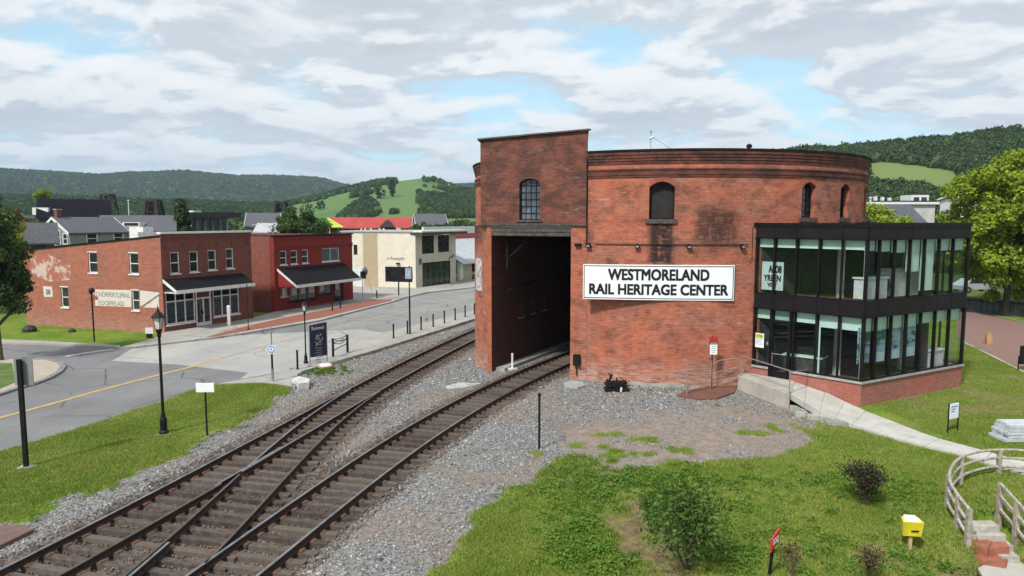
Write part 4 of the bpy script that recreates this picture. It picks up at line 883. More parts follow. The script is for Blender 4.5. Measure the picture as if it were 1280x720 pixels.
for z0, z1 in ((FLZ, G1b), (G2a-.1, G2b)): MB().wbox(DR, a_l+.3, a_l+9.5, z0, z1, .02, .05).build('added_dark_lining', pw_, an)  # added dark sheet over the roundhouse brick, for darkness behind the left panes
# inner columns
ctr = (E0+E2)/2
for p in (E1+Vector((.3, 3.0, 0)), E1+Vector((4.0, 4.2, 0))): MB().box((p.x, p.y, 4), (.25, .25, 7.0)).build('column', white_paint, an)
# door in the second bay
dm = MB(); dt = G1b-.62
dm.wbox(AL, Ld0, Ld0+.1, FLZ, G1b-.05, -.16, .05); dm.wbox(AL, Ld1-.1, Ld1, FLZ, G1b-.05, -.16, .05); dm.wbox(AL, Ld0+.1, Ld1-.1, dt, dt+.1, -.16, .04); dm.wbox(AL, Ld0+.1, Ld1-.1, FLZ, FLZ+.22, -.1, .02); dm.wbox(AL, Ld0+.1, Ld0+.18, FLZ+.22, dt, -.1, .02); dm.wbox(AL, Ld1-.18, Ld1-.1, FLZ+.22, dt, -.1, .02)
door = dm.build('door', bronze, an); MB().wbox(AL, Ld0+.18, Ld1-.18, FLZ+.22, dt, -.05, -.035).build('pane', aglass, door); MB().wbox(AL, Ld0+.1, Ld1-.1, dt+.1, G1b-.05, -.08, -.065).build('pane', aglass, door)
hm = MB(); zh = FLZ+1.05
hm.tube([AL.pos(Ld0+.22, zh, .03), AL.pos(Ld0+.22, zh, .09), AL.pos(Ld1-.22, zh, .09), AL.pos(Ld1-.22, zh, .03)], .016, 6); hm.tube([AL.pos(Ld0+.2, zh+.05, .09), AL.pos(Ld0+.2, zh-.55, .09)], .014, 6); hm.build('handle', galv, door)
hm = MB(); hm.wbox(AL, Ld1+.02, Ld1+.06, zh-.02, zh+.1, 0, .06); hm.wbox(AL, Ld0-.14, Ld0-.07, zh+.35, zh+.5, -.05, .0); hm.build('card_reader', galv, door)
# things inside the annex
def flatthing(name, w, a0, a1, z0, z1, d, mat, label, cat, th=.02, group=None):
    p = w.pos(a0, 0, d); o = MB().wbox(w, a0, a1, z0, z1, d-th, d).build(name, mat, origin=p); return tag(o, label, cat, group)
pst = M('white_poster', (.58, .68, .70), (.5, .6, .62), 2, .5)
a0, z1 = AL.at(949, 327); a1, _ = AL.at(976, 327); _, z0 = AL.at(960, 363)
ps_ = thing('poster', AL.pos(a0, 0, -.3), 'white poster with black letters in the upper left windows of the glass annex', 'poster')
MB().wbox(AL, a0, a1, z0, z1, -.32, -.3).build('board', pst, ps_); text('ALO8', AL, a0+.35, a1-.1, z0+.82, z1-.18, ps_, d=-.299, fat=.03); text('YREEN', AL, a0+.12, a1-.12, z0+.42, z0+.7, ps_, d=-.299, fat=.025); text('VEJT', AL, a0+.3, a1-.3, z0+.08, z0+.34, ps_, d=-.299, fat=.02)
def photo_mat(name, seed, base=0):
    m, t, b = new_mat(name); P = t.add('ShaderNodeTexCoord').outputs['Object']
    n = t.noise(t.mapping(P, (1, 1, 2.2), (seed, seed*2, 0)), 1.6, 5, .6); c = t.mix(t.ramp(n, .42, .5), (.03, .06, .09), (.25, .42, .5)); c = t.mix(t.ramp(t.noise(P, 4, 4, .6), .5, .62, 0, .6), c, (.04, .05, .06))
    t.set(b.inputs['Base Color'], c); b.inputs['Roughness'].default_value = .4; return m
pbase = M('pale_blue_print', (.50, .66, .70), (.42, .58, .62), 3, .5)
wbnd = [(1080, 1095, 411, 455, 'dark blue photographic poster nearest the glass annex corner'), (1099, 1114, 413, 453, 'blue landscape poster second from the annex corner'), (1118, 1133, 411, 449, 'blue rail poster third from the annex corner'), (1137, 1152, 408, 446, 'blue poster fourth from the annex corner, farthest right')]
for i, (xa, xb, ya, yb, lb) in enumerate(wbnd):
    a0, z1 = ARW.at(xa, ya); a1, _ = ARW.at(xb, ya); _, z0 = ARW.at((xa+xb)/2, yb)
    pt = thing('poster', ARW.pos(a0, 0, -.25), lb, 'poster', 'posters in the lower windows of the glass annex')
    zc_ = z0+(z1-z0)*(.3 if i else 0)
    MB().wbox(ARW, a0, a1, zc_, z1, -.27, -.25).build('photograph', photo_mat('poster_print', i*3.7+1), pt)
    if i: MB().wbox(ARW, a0, a1, z0, zc_-.005, -.27, -.25).build('caption_panel', pbase, pt); text('RAIL LINES', ARW, a0+.05, a1-.2, zc_-.16, zc_-.1, pt, d=-.248, bold=.0) if False else None
a0, z1 = AL.at(943.5, 416); a1, _ = AL.at(954.5, 416); _, z0 = AL.at(949, 434.5)
nt = thing('notice', AL.pos(a0, 0, -.05), 'yellow and white notice taped to the glass left of the annex door', 'notice')
MB().wbox(AL, a0, a1, z0, z1, -.06, -.05).build('sheet', white_metal, nt); MB().wbox(AL, a0+.03, a1-.03, z1-.24, z1-.04, -.0498, -.047).build('header', M('yellow_print', (.6, .55, .05), (.15, .25, .05), 12, .5), nt)
nl = MB()
for k in range(5): nl.wbox(AL, a0+.05, a1-.05-.03*(k % 2), z1-.3-.06*k, z1-.285-.06*k, -.0498, -.048)
nl.build('print_lines', ink, nt)
def counter(x, y, z, sx, sy, h, rz, label, mat=white_paint, cat='counter', name='display_counter'):
    t_ = thing(name, (x, y, z), label, cat); MB().box((x, y, z+h/2-.04), (sx*.92, sy*.85, h-.08), rz).build('base', mat, t_); MB().box((x, y, z+h-.03), (sx, sy, .06), rz).build('top', mint, t_); return t_
counter(E1.x+1.0, E1.y+1.6, G2a, 1.6, .7, .95, .5, 'white reception counter on the upper floor near the annex corner')
counter(E1.x+3.0, E1.y+2.9, G2a, 2.0, .8, 1.25, .5, 'tall pale display case in the middle of the upper annex floor')
counter(E1.x+5.2, E1.y+3.9, FLZ, 1.2, .8, 1.1, .5, 'pale display case on the lower floor at the right end of the annex')
counter(E1.x-1.3, E1.y+2.8, FLZ, 1.8, .9, 1.0, -.7, 'low display table behind the annex door, holding a dark model', wood_dark)
mt = thing('model_locomotive', (E1.x-1.3, E1.y+2.8, FLZ+1.0), 'dark model locomotive on the low display table behind the annex door', 'model')
MB().tube([(E1.x-1.9, E1.y+3.35, FLZ+1.25), (E1.x-.9, E1.y+2.45, FLZ+1.25)], .16, 12).build('boiler', black, mt); MB().box((E1.x-.75, E1.y+2.3, FLZ+1.25), (.35, .4, .5), -.7).build('cab', black, mt)
MB().lathe((E1.x-1.8, E1.y+3.25, FLZ+1.4), [(.05, 0), (.04, .2), (.07, .25)], 8).build('chimney', black, mt)
cr = thing('armchair', (E1.x+1.7, E1.y+2.5, G2a), 'dark curved armchair silhouette behind the upper annex windows', 'armchair')
MB().lathe((E1.x+1.7, E1.y+2.3, G2a+.3), [(.45, 0), (.5, .2), (.42, .5), (.2, .56)], 14).build('seat', black, cr); MB().box((E1.x+1.7, E1.y+2.9, G2a+.7), (.9, .15, .9)).build('backrest', black, cr)
# ---------------------------------------------------------------- landing, ramp, walk, handrails
LT = .62
def pxbox(name, quad, zt, zb, mat, parent=None, **k): return MB().prism(PX(quad, zt), zb, zt).build(name, mat, parent, **k)
lt = thing('entrance_landing', (*G(930, 480), 0), 'raised pale concrete landing in front of the glass annex door', 'landing')
c1_, c2_ = G(922.5, 470, LT), G(987, 493, LT)
e_a = AL.pos(-.05, 0, .02); e_b = AL.pos(Ld1+.25, 0, .02)
MB().prism([c1_, c2_, tuple(e_b[:2]), tuple(e_a[:2]), tuple(DR.pos(DR.at(925, 465)[0], 0, .02)[:2])], -.3, LT).build('slab', concrete, lt)
walkm = M('pale_walk_concrete', (.47, .46, .42), (.39, .38, .345), 1.2, .9, bump=.2, bscale=25, dirt=((.25, .24, .2), 2.0, .4))
wk = thing('concrete_walk', (*G(1100, 530), 0), 'pale concrete ramp and footpath curving from the annex door across the lawn', 'footpath')
U = [Vector((*G(a, b_, z), z)) for a, b_, z in up_e]; Lw = [Vector((*G(a, b_, z), z)) for a, b_, z in lo_e]
def interp(L, t):
    i = min(int(t), len(L)-2); f = t-i; return L[i].lerp(L[i+1], f)
nsl = 13
for k in range(nsl):
    t0, t1 = k*(len(U)-1)/nsl, (k+1)*(len(U)-1)/nsl-.008; a, b_, c, d = interp(Lw, t0), interp(Lw, t1), interp(U, t1), interp(U, t0); dn = Vector((0, 0, -.25)); e = Vector((0, 0, random.uniform(-.006, .006)))
    MB().hexa([a+dn, b_+dn, c+dn, d+dn], [a+e, b_+e, c+e, d+e]).build('slab', walkm, wk)
# broken stones below the ramp
sb_ = MB(); rr = random.Random(4)
for (a, b_) in ((995, 512), (1008, 516), (1020, 523), (1034, 527), (1002, 520), (1045, 531)):
    g = G(a, b_); sb_.box((g[0], g[1], .05), (rr.uniform(.4, .8), rr.uniform(.25, .4), .2), rr.uniform(-.6, 0))
o = sb_.build('broken_slab', old_concrete, origin=(*G(1015, 518), 0)); tag(o, 'broken grey concrete rubble edging the foot of the ramp', 'rubble', kind='stuff')
rail_m = M('weathered_steel_rail', (.36, .33, .30), (.26, .24, .22), 6, .5, .5)
hr = thing('handrail', (*c2_, LT), 'grey pipe handrail along the landing in front of the annex door', 'handrail')
pa = Vector((*G(925.5, 470, LT), LT)); pb = Vector((*G(986.5, 492, LT), LT)); HH = .98
MB().tube([pa, pa+Vector((0, 0, HH))], .028, 8).build('post', rail_m, hr); MB().tube([pb, pb+Vector((0, 0, HH))], .028, 8).build('post', rail_m, hr)
MB().tube([pa+Vector((0, 0, HH)), pb+Vector((0, 0, HH))], .028, 8).build('top_rail', rail_m, hr)
pc_ = Vector((*G(1010, 466, .7), .9)); MB().tube([pb+Vector((0, 0, HH-.04)), AL.pos(Ld1+.9, LZ+.25, .15)], .022, 8).build('top_rail', rail_m, hr)
hr2 = thing('handrail', (*G(880, 490), 0), 'bent pipe handrail with three rails at the old ramp on the brick wall', 'handrail')
pg = [Vector((*G(x, y), 0)) for x, y in ((858.5, 494), (888.5, 488))]; q3 = pa.copy(); q3.z = 0
tops = [(858.5, 456), (888.5, 451), (905, 449), (920, 448)]
def zat(p, x, y):  # height of the pixel row above ground point p
    return CAMH-(CAMH)*0+ray(x, y)[2]/ray(x, y)[1]*p.y
for p, (x, y) in zip(pg, tops): MB().tube([p, (p.x, p.y, zat(p, x, y))], .026, 8).build('post', rail_m, hr2)
def pl(pts, Y):
    r = []
    for (x, y, yy) in pts: r.append(Vector(atY(x, y, yy)))
    return r
Yp, Yq = pg[0].y, pg[1].y
MB().tube(pl([(858.5, 456, Yp), (870, 454.5, (Yp+Yq)/2), (886, 454.5, Yq)], 0), .024, 8).build('top_rail', rail_m, hr2)
MB().tube(pl([(888.5, 463, Yq), (889, 455, Yq), (900, 450.5, Yq+.1), (920, 447.5, Yq+.3), (924, 452, Yq+.3)], 0), .024, 8).build('top_rail', rail_m, hr2)
MB().tube(pl([(846, 473, Yp+.4), (858, 470, Yp), (888.5, 467.5, Yq), (905, 462.5, Yq+.2), (923, 458.5, Yq+.3)], 0), .022, 8).build('middle_rail', rail_m, hr2)
MB().tube(pl([(849, 468, Yp+.4), (858, 464.5, Yp+.1), (884, 462.5, Yq)], 0), .024, 8).build('middle_rail', rail_m, hr2)
MB().tube(pl([(858, 482, Yp), (888.5, 478, Yq), (922, 471.5, Yq+.3)], 0), .022, 8).build('lower_rail', rail_m, hr2)
o = MB().prism(PX([(846, 494), (870, 498.5), (895, 498), (918, 490), (922, 478), (890, 482), (856, 489)], .05), -.1, .05).build('old_ramp', M('rust_red_ramp', (.17, .075, .05), (.11, .06, .045), 3, .9, bump=.5), origin=(*G(880, 492), 0)); tag(o, 'low rusty red ramp below the bent handrails', 'ramp')
# sign on post before the wall
sp_ = G(889, 488); t_ = thing('post_sign', (*sp_, 0), 'red and white notice on a thin post against the roundhouse wall', 'sign')
zt_ = zat(Vector((*sp_, 0)), 889, 420); MB().tube([(*sp_, 0), (*sp_, zt_)], .03, 8).build('post', black, t_)
SPW = Wall((sp_[0]-1, sp_[1]-.04), (sp_[0]+1, sp_[1]-.04)); 
def rect(w, xa, xb, ya, yb, d0, d1, name, mat, par): a0, z1 = w.at(xa, ya); a1, _ = w.at(xb, ya); _, z0 = w.at(xa, yb); return MB().wbox(w, a0, a1, z0, z1, d0, d1).build(name, mat, par)
redm = M('red_sign_paint', (.42, .02, .018), (.34, .02, .02), 3, .5)
rect(SPW, 887, 897.5, 421, 427, 0, .02, 'header_panel', redm, t_); rect(SPW, 887.5, 897, 427.2, 430.4, 0, .02, 'black_panel', black, t_); rect(SPW, 887.5, 896.5, 430.6, 443, 0, .02, 'notice_panel', white_metal, t_)
ln = MB()
for k in range(4): a0, z1 = SPW.at(889, 432.5+k*2.4); a1, _ = SPW.at(895.5-(k % 2), 432); ln.wbox(SPW, a0, a1, z1-.025, z1, .0201, .022)
ln.build('print_lines', M('blue_grey_ink', (.12, .16, .2), None), t_); tpx('NOTICE', SPW, 888.3, 428, 896.2, 429.8, t_, mat=white_metal, d=.021, bold=.0)
# black switch machine scrap by the wall
g = G(771, 489); t_ = thing('scrap_heap', (*g, 0), 'black heap of old iron railway hardware at the foot of the brick wall', 'scrap metal'); rr = random.Random(2)
mb = MB().box((g[0], g[1]+.25, .3), (.95, .5, .22), .05); mb.build('casing', black, t_)
mb = MB()
for k in range(16): a = Vector((g[0]+rr.uniform(-.5, .5), g[1]+rr.uniform(0, .5), rr.uniform(.05, .5))); mb.tube([a, a+Vector((rr.uniform(-.3, .3), rr.uniform(-.2, .2), rr.uniform(-.1, .4)))], rr.uniform(.015, .04), 5)
mb.build('rods', black, t_); MB().box((g[0], g[1]+.2, .06), (1.1, .6, .12)).build('base', black, t_); MB().tube([(g[0]+.18, g[1]-.1, 0), (g[0]+.2, g[1]-.1, .2)], .05, 8).build('stake', white_paint, t_)

# ---------------------------------------------------------------- town: buildings across the road
def wr(w, x0, x1, y0, y1):
    xm, ym = (x0+x1)/2, (y0+y1)/2; return (w.at(x0, ym)[0], w.at(x1, ym)[0], w.at(xm, y1)[1], w.at(xm, y0)[1], 0)
def window(w, o, par, fmat=white_paint, gmat=dark_glass, mull=(1, 2), fr=.07, sill=True, d=-.09, lintel=None):
    a0, a1, z0, z1 = o[:4]; mb = MB()
    mb.wbox(w, a0, a0+fr, z0, z1, d-.04, d+.03); mb.wbox(w, a1-fr, a1, z0, z1, d-.04, d+.03); mb.wbox(w, a0+fr, a1-fr, z0, z0+fr, d-.04, d+.03); mb.wbox(w, a0+fr, a1-fr, z1-fr, z1, d-.04, d+.03)
    for i in range(1, mull[0]): a = a0+(a1-a0)*i/mull[0]; mb.wbox(w, a-.025, a+.025, z0+fr, z1-fr, d-.04, d+.02)
    for j in range(1, mull[1]): z = z0+(z1-z0)*j/mull[1]; mb.wbox(w, a0+fr, a1-fr, z-.03, z+.03, d-.04, d+.023)
    wn = mb.build('window', fmat, par); MB().wbox(w, a0+fr*.5, a1-fr*.5, z0+fr*.5, z1-fr*.5, d-.03, d-.015).build('pane', gmat, wn)
    if sill: MB().wbox(w, a0-.07, a1+.07, z0-.09, z0-.003, d-.04, .07).build('sill', fmat, wn)
    if lintel: MB().wbox(w, a0-.04, a1+.04, z1+.003, z1+.07, -.02, .03).build('lintel', lintel, wn)
    return wn
S0, S1, F1 = (-37.3, 53.6), (-24.4, 48.92), (-20.75, 56.0)
ws, wf = Wall(S0, S1), Wall(S1, F1)
b1 = thing('corner_brick_store', (*S1, 0), 'two storey brick corner store with a painted mural wall and black shopfront awning', 'building')
bside = brick_mat('pale_red_side_brick', (.37, .135, .085), (.30, .105, .07), (.34, .22, .17), .1, .3, .012, darkamt=.18, white=.22, base_eff=.35)
bfront = brick_mat('shaded_front_brick', (.20, .068, .05), (.155, .052, .04), (.18, .11, .09), .1, .3, .012, darkamt=.35)  # darker than the side wall: the front's shade is in the brick colour
zt0, zt1 = ws.at(36, 314)[1], ws.at(203, 296)[1]; ztf = wf.at(205, 292.5)[1]
sw_ops = [wr(ws, 110.5, 121.5, 315.5, 341), wr(ws, 161.5, 173, 316.5, 342.5), wr(ws, 76.5, 85.5, 359, 384), wr(ws, 165, 174, 363, 388)]
sw_ops.sort(key=lambda o: o[0])
sw_ops = [o for o in sw_ops]
mb = MB(); mb.wall(ws, 0, ws.L, -.1, lambda a: zt0+(zt1-zt0)*a/ws.L, sw_ops, rev=.14); mb.build('side_wall', bside, b1)
for o in sw_ops: window(ws, o, b1, lintel=white_paint)
fo = [wr(wf, 213, 224.5, 315, 342), wr(wf, 237, 248, 314, 340), wr(wf, 260, 270.5, 312.5, 337.5), wr(wf, 282.5, 292, 310.5, 335.5)]
sf1 = wr(wf, 207.5, 244, 363, 404); sfd = wr(wf, 245, 264, 360, 409.5); sf2 = wr(wf, 266.5, 299, 356, 394)
zc_s = max(sf1[3], sf2[3]); sf1 = (*sf1[:3], zc_s, 0); sf2 = (*sf2[:3], zc_s, 0); sfd = (sfd[0], sfd[1], .14, zc_s, 0); sf2 = (sf2[0], sf2[1], sf2[2], zc_s, 0)
mb = MB(); mb.wall(wf, 0, wf.L, -.1, ztf, fo+[sf1, sfd, sf2], rev=.16); mb.build('front_wall', bfront, b1)
for o in fo: window(wf, o, b1, lintel=None)
shopglass = glass_mat('shop_glass', (.6, .63, .62), .02)
def shopfront(w, o, par, nb, tz, fmat=white_paint, g=None):
    a0, a1, z0, z1 = o[:4]; mb = MB(); fr = .08; d = -.08
    for i in range(nb+1): a = a0+(a1-a0-fr)*i/nb; mb.wbox(w, a, a+fr, z0, z1, d-.04, d+.04)
    for z in (z0, tz, z1-fr): mb.wbox(w, a0, a1, z, z+fr, d-.043, d+.037)
    f = mb.build('shop_window', fmat, par)
    for i in range(nb):
        p, q = a0+(a1-a0-fr)*i/nb+fr, a0+(a1-a0-fr)*(i+1)/nb
        for zz0_, zz1_ in ((z0+fr, tz), (tz+fr, z1-fr)): MB().wbox(w, p, q, zz0_, zz1_, d-.01, d+.005).build('pane', g or shopglass, f)
    MB().wbox(w, a0-.06, a1+.06, z0-.1, z0-.002, -.12, .08).build('sill', fmat, f)
    return f
tz = zc_s-.85
shopfront(wf, sf1, b1, 3, tz); shopfront(wf, sf2, b1, 3, tz)
mb = MB(); a0, a1 = sfd[0], sfd[1]; mb.wbox(wf, a0, a0+.1, .14, zc_s, -.14, .0); mb.wbox(wf, a1-.1, a1, .14, zc_s, -.14, .0); mb.wbox(wf, a0+.1, a1-.1, tz, tz+.1, -.14, -.01)
am = (a0+a1)/2; mb.wbox(wf, am-.05, am+.05, .14, tz, -.14, -.01); mb.wbox(wf, a0+.1, am-.05, .14, .4, -.1, -.03); mb.wbox(wf, am+.05, a1-.1, .14, .4, -.1, -.03)
dr_ = mb.build('door', white_paint, b1); MB().wbox(wf, a0+.1, am-.05, .4, tz, -.07, -.055).build('pane', dark_glass, dr_); MB().wbox(wf, am+.05, a1-.1, .4, tz, -.07, -.055).build('pane', shopglass, dr_); MB().wbox(wf, a0+.1, a1-.1, tz+.1, zc_s, -.09, -.04).build('board', M('brown_board', (.10, .05, .035), (.07, .035, .025), 4), dr_)
MB().wbox(wf, am-.12, am-.07, 1.0, 1.3, -.01, .05).build('handle', black, dr_)
MB().wbox(wf, .1, wf.L-.1, .0, .2, -4.5, -.17).build('shop_floor', M('shop_floor', (.13, .10, .07), None), b1); MB().wbox(wf, .1, wf.L-.1, .2, zc_s+.3, -4.6, -4.45).build('dark_backing_wall', M('shop_inner_wall', (.16, .12, .06), (.05, .045, .035), .8), b1); MB().wbox(wf, .1, wf.L-.1, zc_s+.1, zc_s+.3, -4.45, -.2).build('shop_ceiling', ceil_m, b1)
def merch(w, spots):
    for (a, d, sx, h, mt_, lb, nm) in spots:
        p = w.pos(a, .62, d); o = MB(); 
        for j in range(3): o.wbox(w, a-sx/2+sx*j/3+.02, a-sx/2+sx*(j+1)/3, .62, .62+h*(1-.18*j), d-.4, d)
        tag(o.build(nm, mt_, origin=p), lb, 'shop goods')
merch(wf, [(sf1[0]+.75, -.4, 1.1, .45, M('bright_blue', (.03, .10, .42), (.06, .16, .5), 5), 'bright blue goods in the left corner of the brick store window', 'boxed_goods'), (sf2[0]+1.4, -.9, 1.6, 1.1, M('brown_goods', (.05, .04, .03), (.12, .09, .06), 3), 'dark stacked goods behind the right window of the brick store', 'boxed_goods'), (sf1[0]+2.6, -1.2, 2.0, .9, M('olive_goods', (.10, .08, .04), (.04, .035, .03), 3), 'dark olive shelf display behind the left shop window of the brick store', 'shelf_display')])
# awning
def awning(w, xt0, yt0, xt1, yt1, proj, zlow, par, sidemat=None, trim=white_paint, open_ends=True):
    a0, zA = w.at(xt0, yt0); a1, zB = w.at(xt1, yt1); zA = (zA+zB)/2; e = .25; mb = MB(); L = a1-a0
    def P(a, t, up=0): return w.pos(a, zA+(zlow-zA)*t+up, .0+proj*t)
    mb.hexa([P(a0, 1, -.07), P(a1, 1, -.07), P(a1, 0, -.07), P(a0, 0, -.07)], [P(a0, 1), P(a1, 1), P(a1, 0), P(a0, 0)])
    aw = mb.build('awning', shingle, par)
    n = int(L/1.2)
    cs = MB(); rows = 9
    for j in range(rows):
        t0 = j/rows; cs.hexa([P(a0, t0+1/rows, .002), P(a1, t0+1/rows, .002), P(a1, t0, .0), P(a0, t0, .0)], [P(a0, t0+1/rows, .03), P(a1, t0+1/rows, .03), P(a1, t0, .008), P(a0, t0, .008)])
    cs.build('shingle_course', shingle, aw)['kind'] = 'stuff'
    tr = MB(); tr.hexa([P(a0, 1, -.22)+w.n*.003, P(a1, 1, -.22)+w.n*.003, P(a1, 1, -.22)+w.n*.05, P(a0, 1, -.22)+w.n*.05], [P(a0, 1, .03)+w.n*.003, P(a1, 1, .03)+w.n*.003, P(a1, 1, .03)+w.n*.05, P(a0, 1, .03)+w.n*.05])
    tr.hexa([P(a0-.05, 1, -.18), P(a0-.003, 1, -.18), P(a0-.003, 0, -.18), P(a0-.05, 0, -.18)], [P(a0-.05, 1, .03), P(a0-.003, 1, .03), P(a0-.003, 0, .03), P(a0-.05, 0, .03)]); tr.build('fascia', trim, aw)
    MB().hexa([P(a0, 1, -.2), P(a1, 1, -.2), w.pos(a1, zlow-.2, .02), w.pos(a0, zlow-.2, .02)], [P(a0, 1, -.16), P(a1, 1, -.16), w.pos(a1, zlow-.16, .02), w.pos(a0, zlow-.16, .02)]).build('soffit', trim if not sidemat else sidemat, aw)
    if sidemat:
        for a in (a0+.02, a1-.06):
            s = MB(); s.hexa([w.pos(a, zlow-.16, .0), w.pos(a+.04, zlow-.16, .0), w.pos(a+.04, zlow-.16, proj*.98), w.pos(a, zlow-.16, proj*.98)], [w.pos(a, zA-.1, .0), w.pos(a+.04, zA-.1, .0), w.pos(a+.04, zlow-.1, proj*.98), w.pos(a, zlow-.1, proj*.98)]); s.build('awning_side', sidemat, aw)
    return aw
awning(wf, 204, 350.3, 302.5, 341, 1.35, zc_s+.06, b1)
# cornice, copings, roof
MB().wbox(wf, -.05, wf.L+.05, ztf, ztf+.14, -.3, .12).build('coping', white_paint, b1)
for k, (zz, dd) in enumerate(((ztf-.25, .09), (ztf-.42, .05))): MB().wbox(wf, 0.0, wf.L, zz, zz+.14, .002, dd).build('cornice_course', bfront if False else M('brown_brick_course', (.17, .058, .045), (.12, .045, .035), 4, .9), b1)
for k in range(6):
    a = .35+(wf.L-.7)*k/5; MB().wbox(wf, a-.1, a+.1, ztf-1.0, ztf-.62, .002, .06).build('brick_corbel', M('brown_brick_corbel', (.13, .048, .038), None, rough=.9), b1)
mb = MB(); P_, Q_ = ws.pos(-.05, 0), ws.pos(ws.L, 0); n_ = ws.n
mb.hexa([(*(P_+n_*.06)[:2], zt0), (*(Q_+n_*.06)[:2], zt1), (*(Q_-n_*.25)[:2], zt1), (*(P_-n_*.25)[:2], zt0)], [(*(P_+n_*.06)[:2], zt0+.12), (*(Q_+n_*.06)[:2], zt1+.12), (*(Q_-n_*.25)[:2], zt1+.12), (*(P_-n_*.25)[:2], zt0+.12)]); mb.build('side_coping', tar, b1)
dv = wf.u*wf.L; S0b, S1b = Vector((*S0, 0))+dv, Vector((*F1, 0))
mb = MB(); mb.face([(*S0, zt0-.1), (*S1, zt1-.1), (*S1b[:2], zt1-.1), (*S0b[:2], zt0-.1)]); mb.build('roof', M('pale_membrane_roof', (.38, .40, .41), (.3, .31, .32), 1), b1)
mb = MB(); uvwall(mb, F1, tuple(S0b[:2]), -.1, (ztf, zt0)); uvwall(mb, tuple(S0b[:2]), S0, -.1, zt0); uvwall(mb, F1, S1, ztf-.9, ztf-.01) if False else None; mb.build('back_wall', bside, b1)
mb = MB(); b_ = ws.pos(ws.L-3.0, zt1+.2, -1.2); mb.box((b_.x, b_.y, zt1-.1+.35), (1.3, .9, .8), ws.u.angle_signed if False else -.34); mb.build('roof_hatch', white_paint, b1)
mb = MB(); b_ = ws.pos(ws.L-1.2, zt1, -.8); mb.box((b_.x-.2, b_.y, zt1+.12), (2.4, .4, .35), -.34); mb.build('roof_duct', galv, b1)
# mural: white ground with worn letters, figure, and faded white paint
mural_w = M('worn_mural_white', (.56, .53, .49), (.36, .22, .16), 2.2, .85, lo=.52, hi=.72, detail=9)
pm_ = [(119, 362.2), (164, 362.5), (164, 383.8), (119, 382.2)]; 
def mural(poly, name, mat, d=.006):
    mb = MB(); mb.face([ws.pos(ws.at(x, y)[0], ws.at(x, y)[1], d) for x, y in poly]); return mb.build(name, mat, b1)
mural([(119, 361.7), (164.2, 362.7), (164.2, 384), (119, 382)], 'mural_ground', mural_w); mural([(175, 363), (199, 365.7), (199, 367.5), (175, 383.8)], 'mural_ground', mural_w); mural([(198.5, 370), (199, 385), (179, 384.3)], 'mural_ground', mural_w)
mural([(199, 367.8), (199, 369.7), (178.5, 384.2), (175, 384)], 'mural_stripe', M('mural_red_brown', (.20, .09, .07), (.3, .2, .16), 3, .85), .007)
mural([(110.5, 363), (113, 361.2), (117.5, 361.5), (119, 363.5), (118, 368), (114, 369), (111, 367)], 'mural_figure_head', M('mural_black', (.03, .03, .03), (.12, .11, .1), 5, .85), .008)
mural([(112, 371), (116, 369), (121, 370.5), (124, 373.5), (121, 375), (118, 374), (115, 377), (112, 376)], 'mural_figure_coat', M('mural_red', (.33, .04, .035), (.25, .08, .06), 5, .85), .008)
mural([(114.5, 362.5), (118.2, 363), (118.4, 368), (115, 368)], 'mural_figure_face', M('mural_pale', (.5, .45, .42), (.3, .26, .24), 5), .009)
mink = M('worn_mural_ink', (.10, .085, .08), (.33, .28, .25), 6, .9)
tpx('CHORPERTLIPIAIL', ws, 120, 364.5, 162.5, 371.5, b1, mat=mink, d=.012, name='mural_lettering', bold=.01); tpx('EOOFIELAD', ws, 123, 375.3, 155, 382, b1, mat=mink, d=.012, name='mural_lettering', bold=.01)
for pg_ in ([(54, 357.5), (65, 358.5), (66.5, 371.5), (55, 371)],): mural(pg_, 'faded_paint', mural_w, .006)
fadem = M('ghost_paint', (.33, .12, .08), (.50, .38, .34), 1.6, .9, lo=.46, hi=.58, detail=12)
mural([(38.5, 320), (60, 318), (88, 331), (89, 350), (62, 352), (40, 343)], 'faded_paint', fadem, .006)
mural([(57.5, 361.5), (63, 362), (63.5, 368), (58, 368)], 'faded_mark', mink, .009)
# ---- red store
RP, RQ = (-20.27, 59.96), (-15.75, 69.4); wr_ = Wall(RP, RQ); RS = (-20.27-12.7, 59.96+4.6); wrs = Wall(RS, RP)
b2 = thing('red_store', (*RP, 0), 'two storey brick store painted deep red with a black shingled canopy', 'building')
redb = brick_mat('painted_red_brick', (.26, .034, .024), (.19, .026, .02), (.17, .03, .025), .1, .3, .01, darkamt=.2)
zr0 = wr_.at(345, 295.5)[1]
ro = [wr(wr_, 350, 358.5, 313.5, 331), wr(wr_, 363.5, 372, 313, 330), wr(wr_, 377.5, 385.5, 312, 329), wr(wr_, 402.5, 424, 310, 326.5)]
rs1 = wr(wr_, 351, 359.5, 356, 372); rs2 = wr(wr_, 361.5, 395.5, 356, 379.5); rs3 = wr(wr_, 398, 415, 355, 372); rs4 = wr(wr_, 417, 429, 352, 376); zc2 = min(rs1[3], 3.05)
fix = lambda o, z0=None: (o[0], o[1], z0 if z0 else max(.5, o[2]), zc2, 0)
rs1, rs2, rs3 = fix(rs1, 1.3), fix(rs2, .75), fix(rs3, 1.0); rs4 = (rs4[0], rs4[1], .14, zc2, 0)
mb = MB(); mb.wall(wr_, 0, wr_.L, -.1, zr0, ro+[rs1, rs2, rs3, rs4], rev=.16); mb.build('front_wall', redb, b2)
for o in ro[:3]: window(wr_, o, b2)
window(wr_, ro[3], b2, mull=(2, 1), gmat=blue_glass)
window(wr_, rs1, b2, gmat=blue_glass, mull=(1, 1)); shopfront(wr_, rs2, b2, 3, zc2-.35, black, blue_glass); shopfront(wr_, rs3, b2, 2, zc2-.35, black, blue_glass)
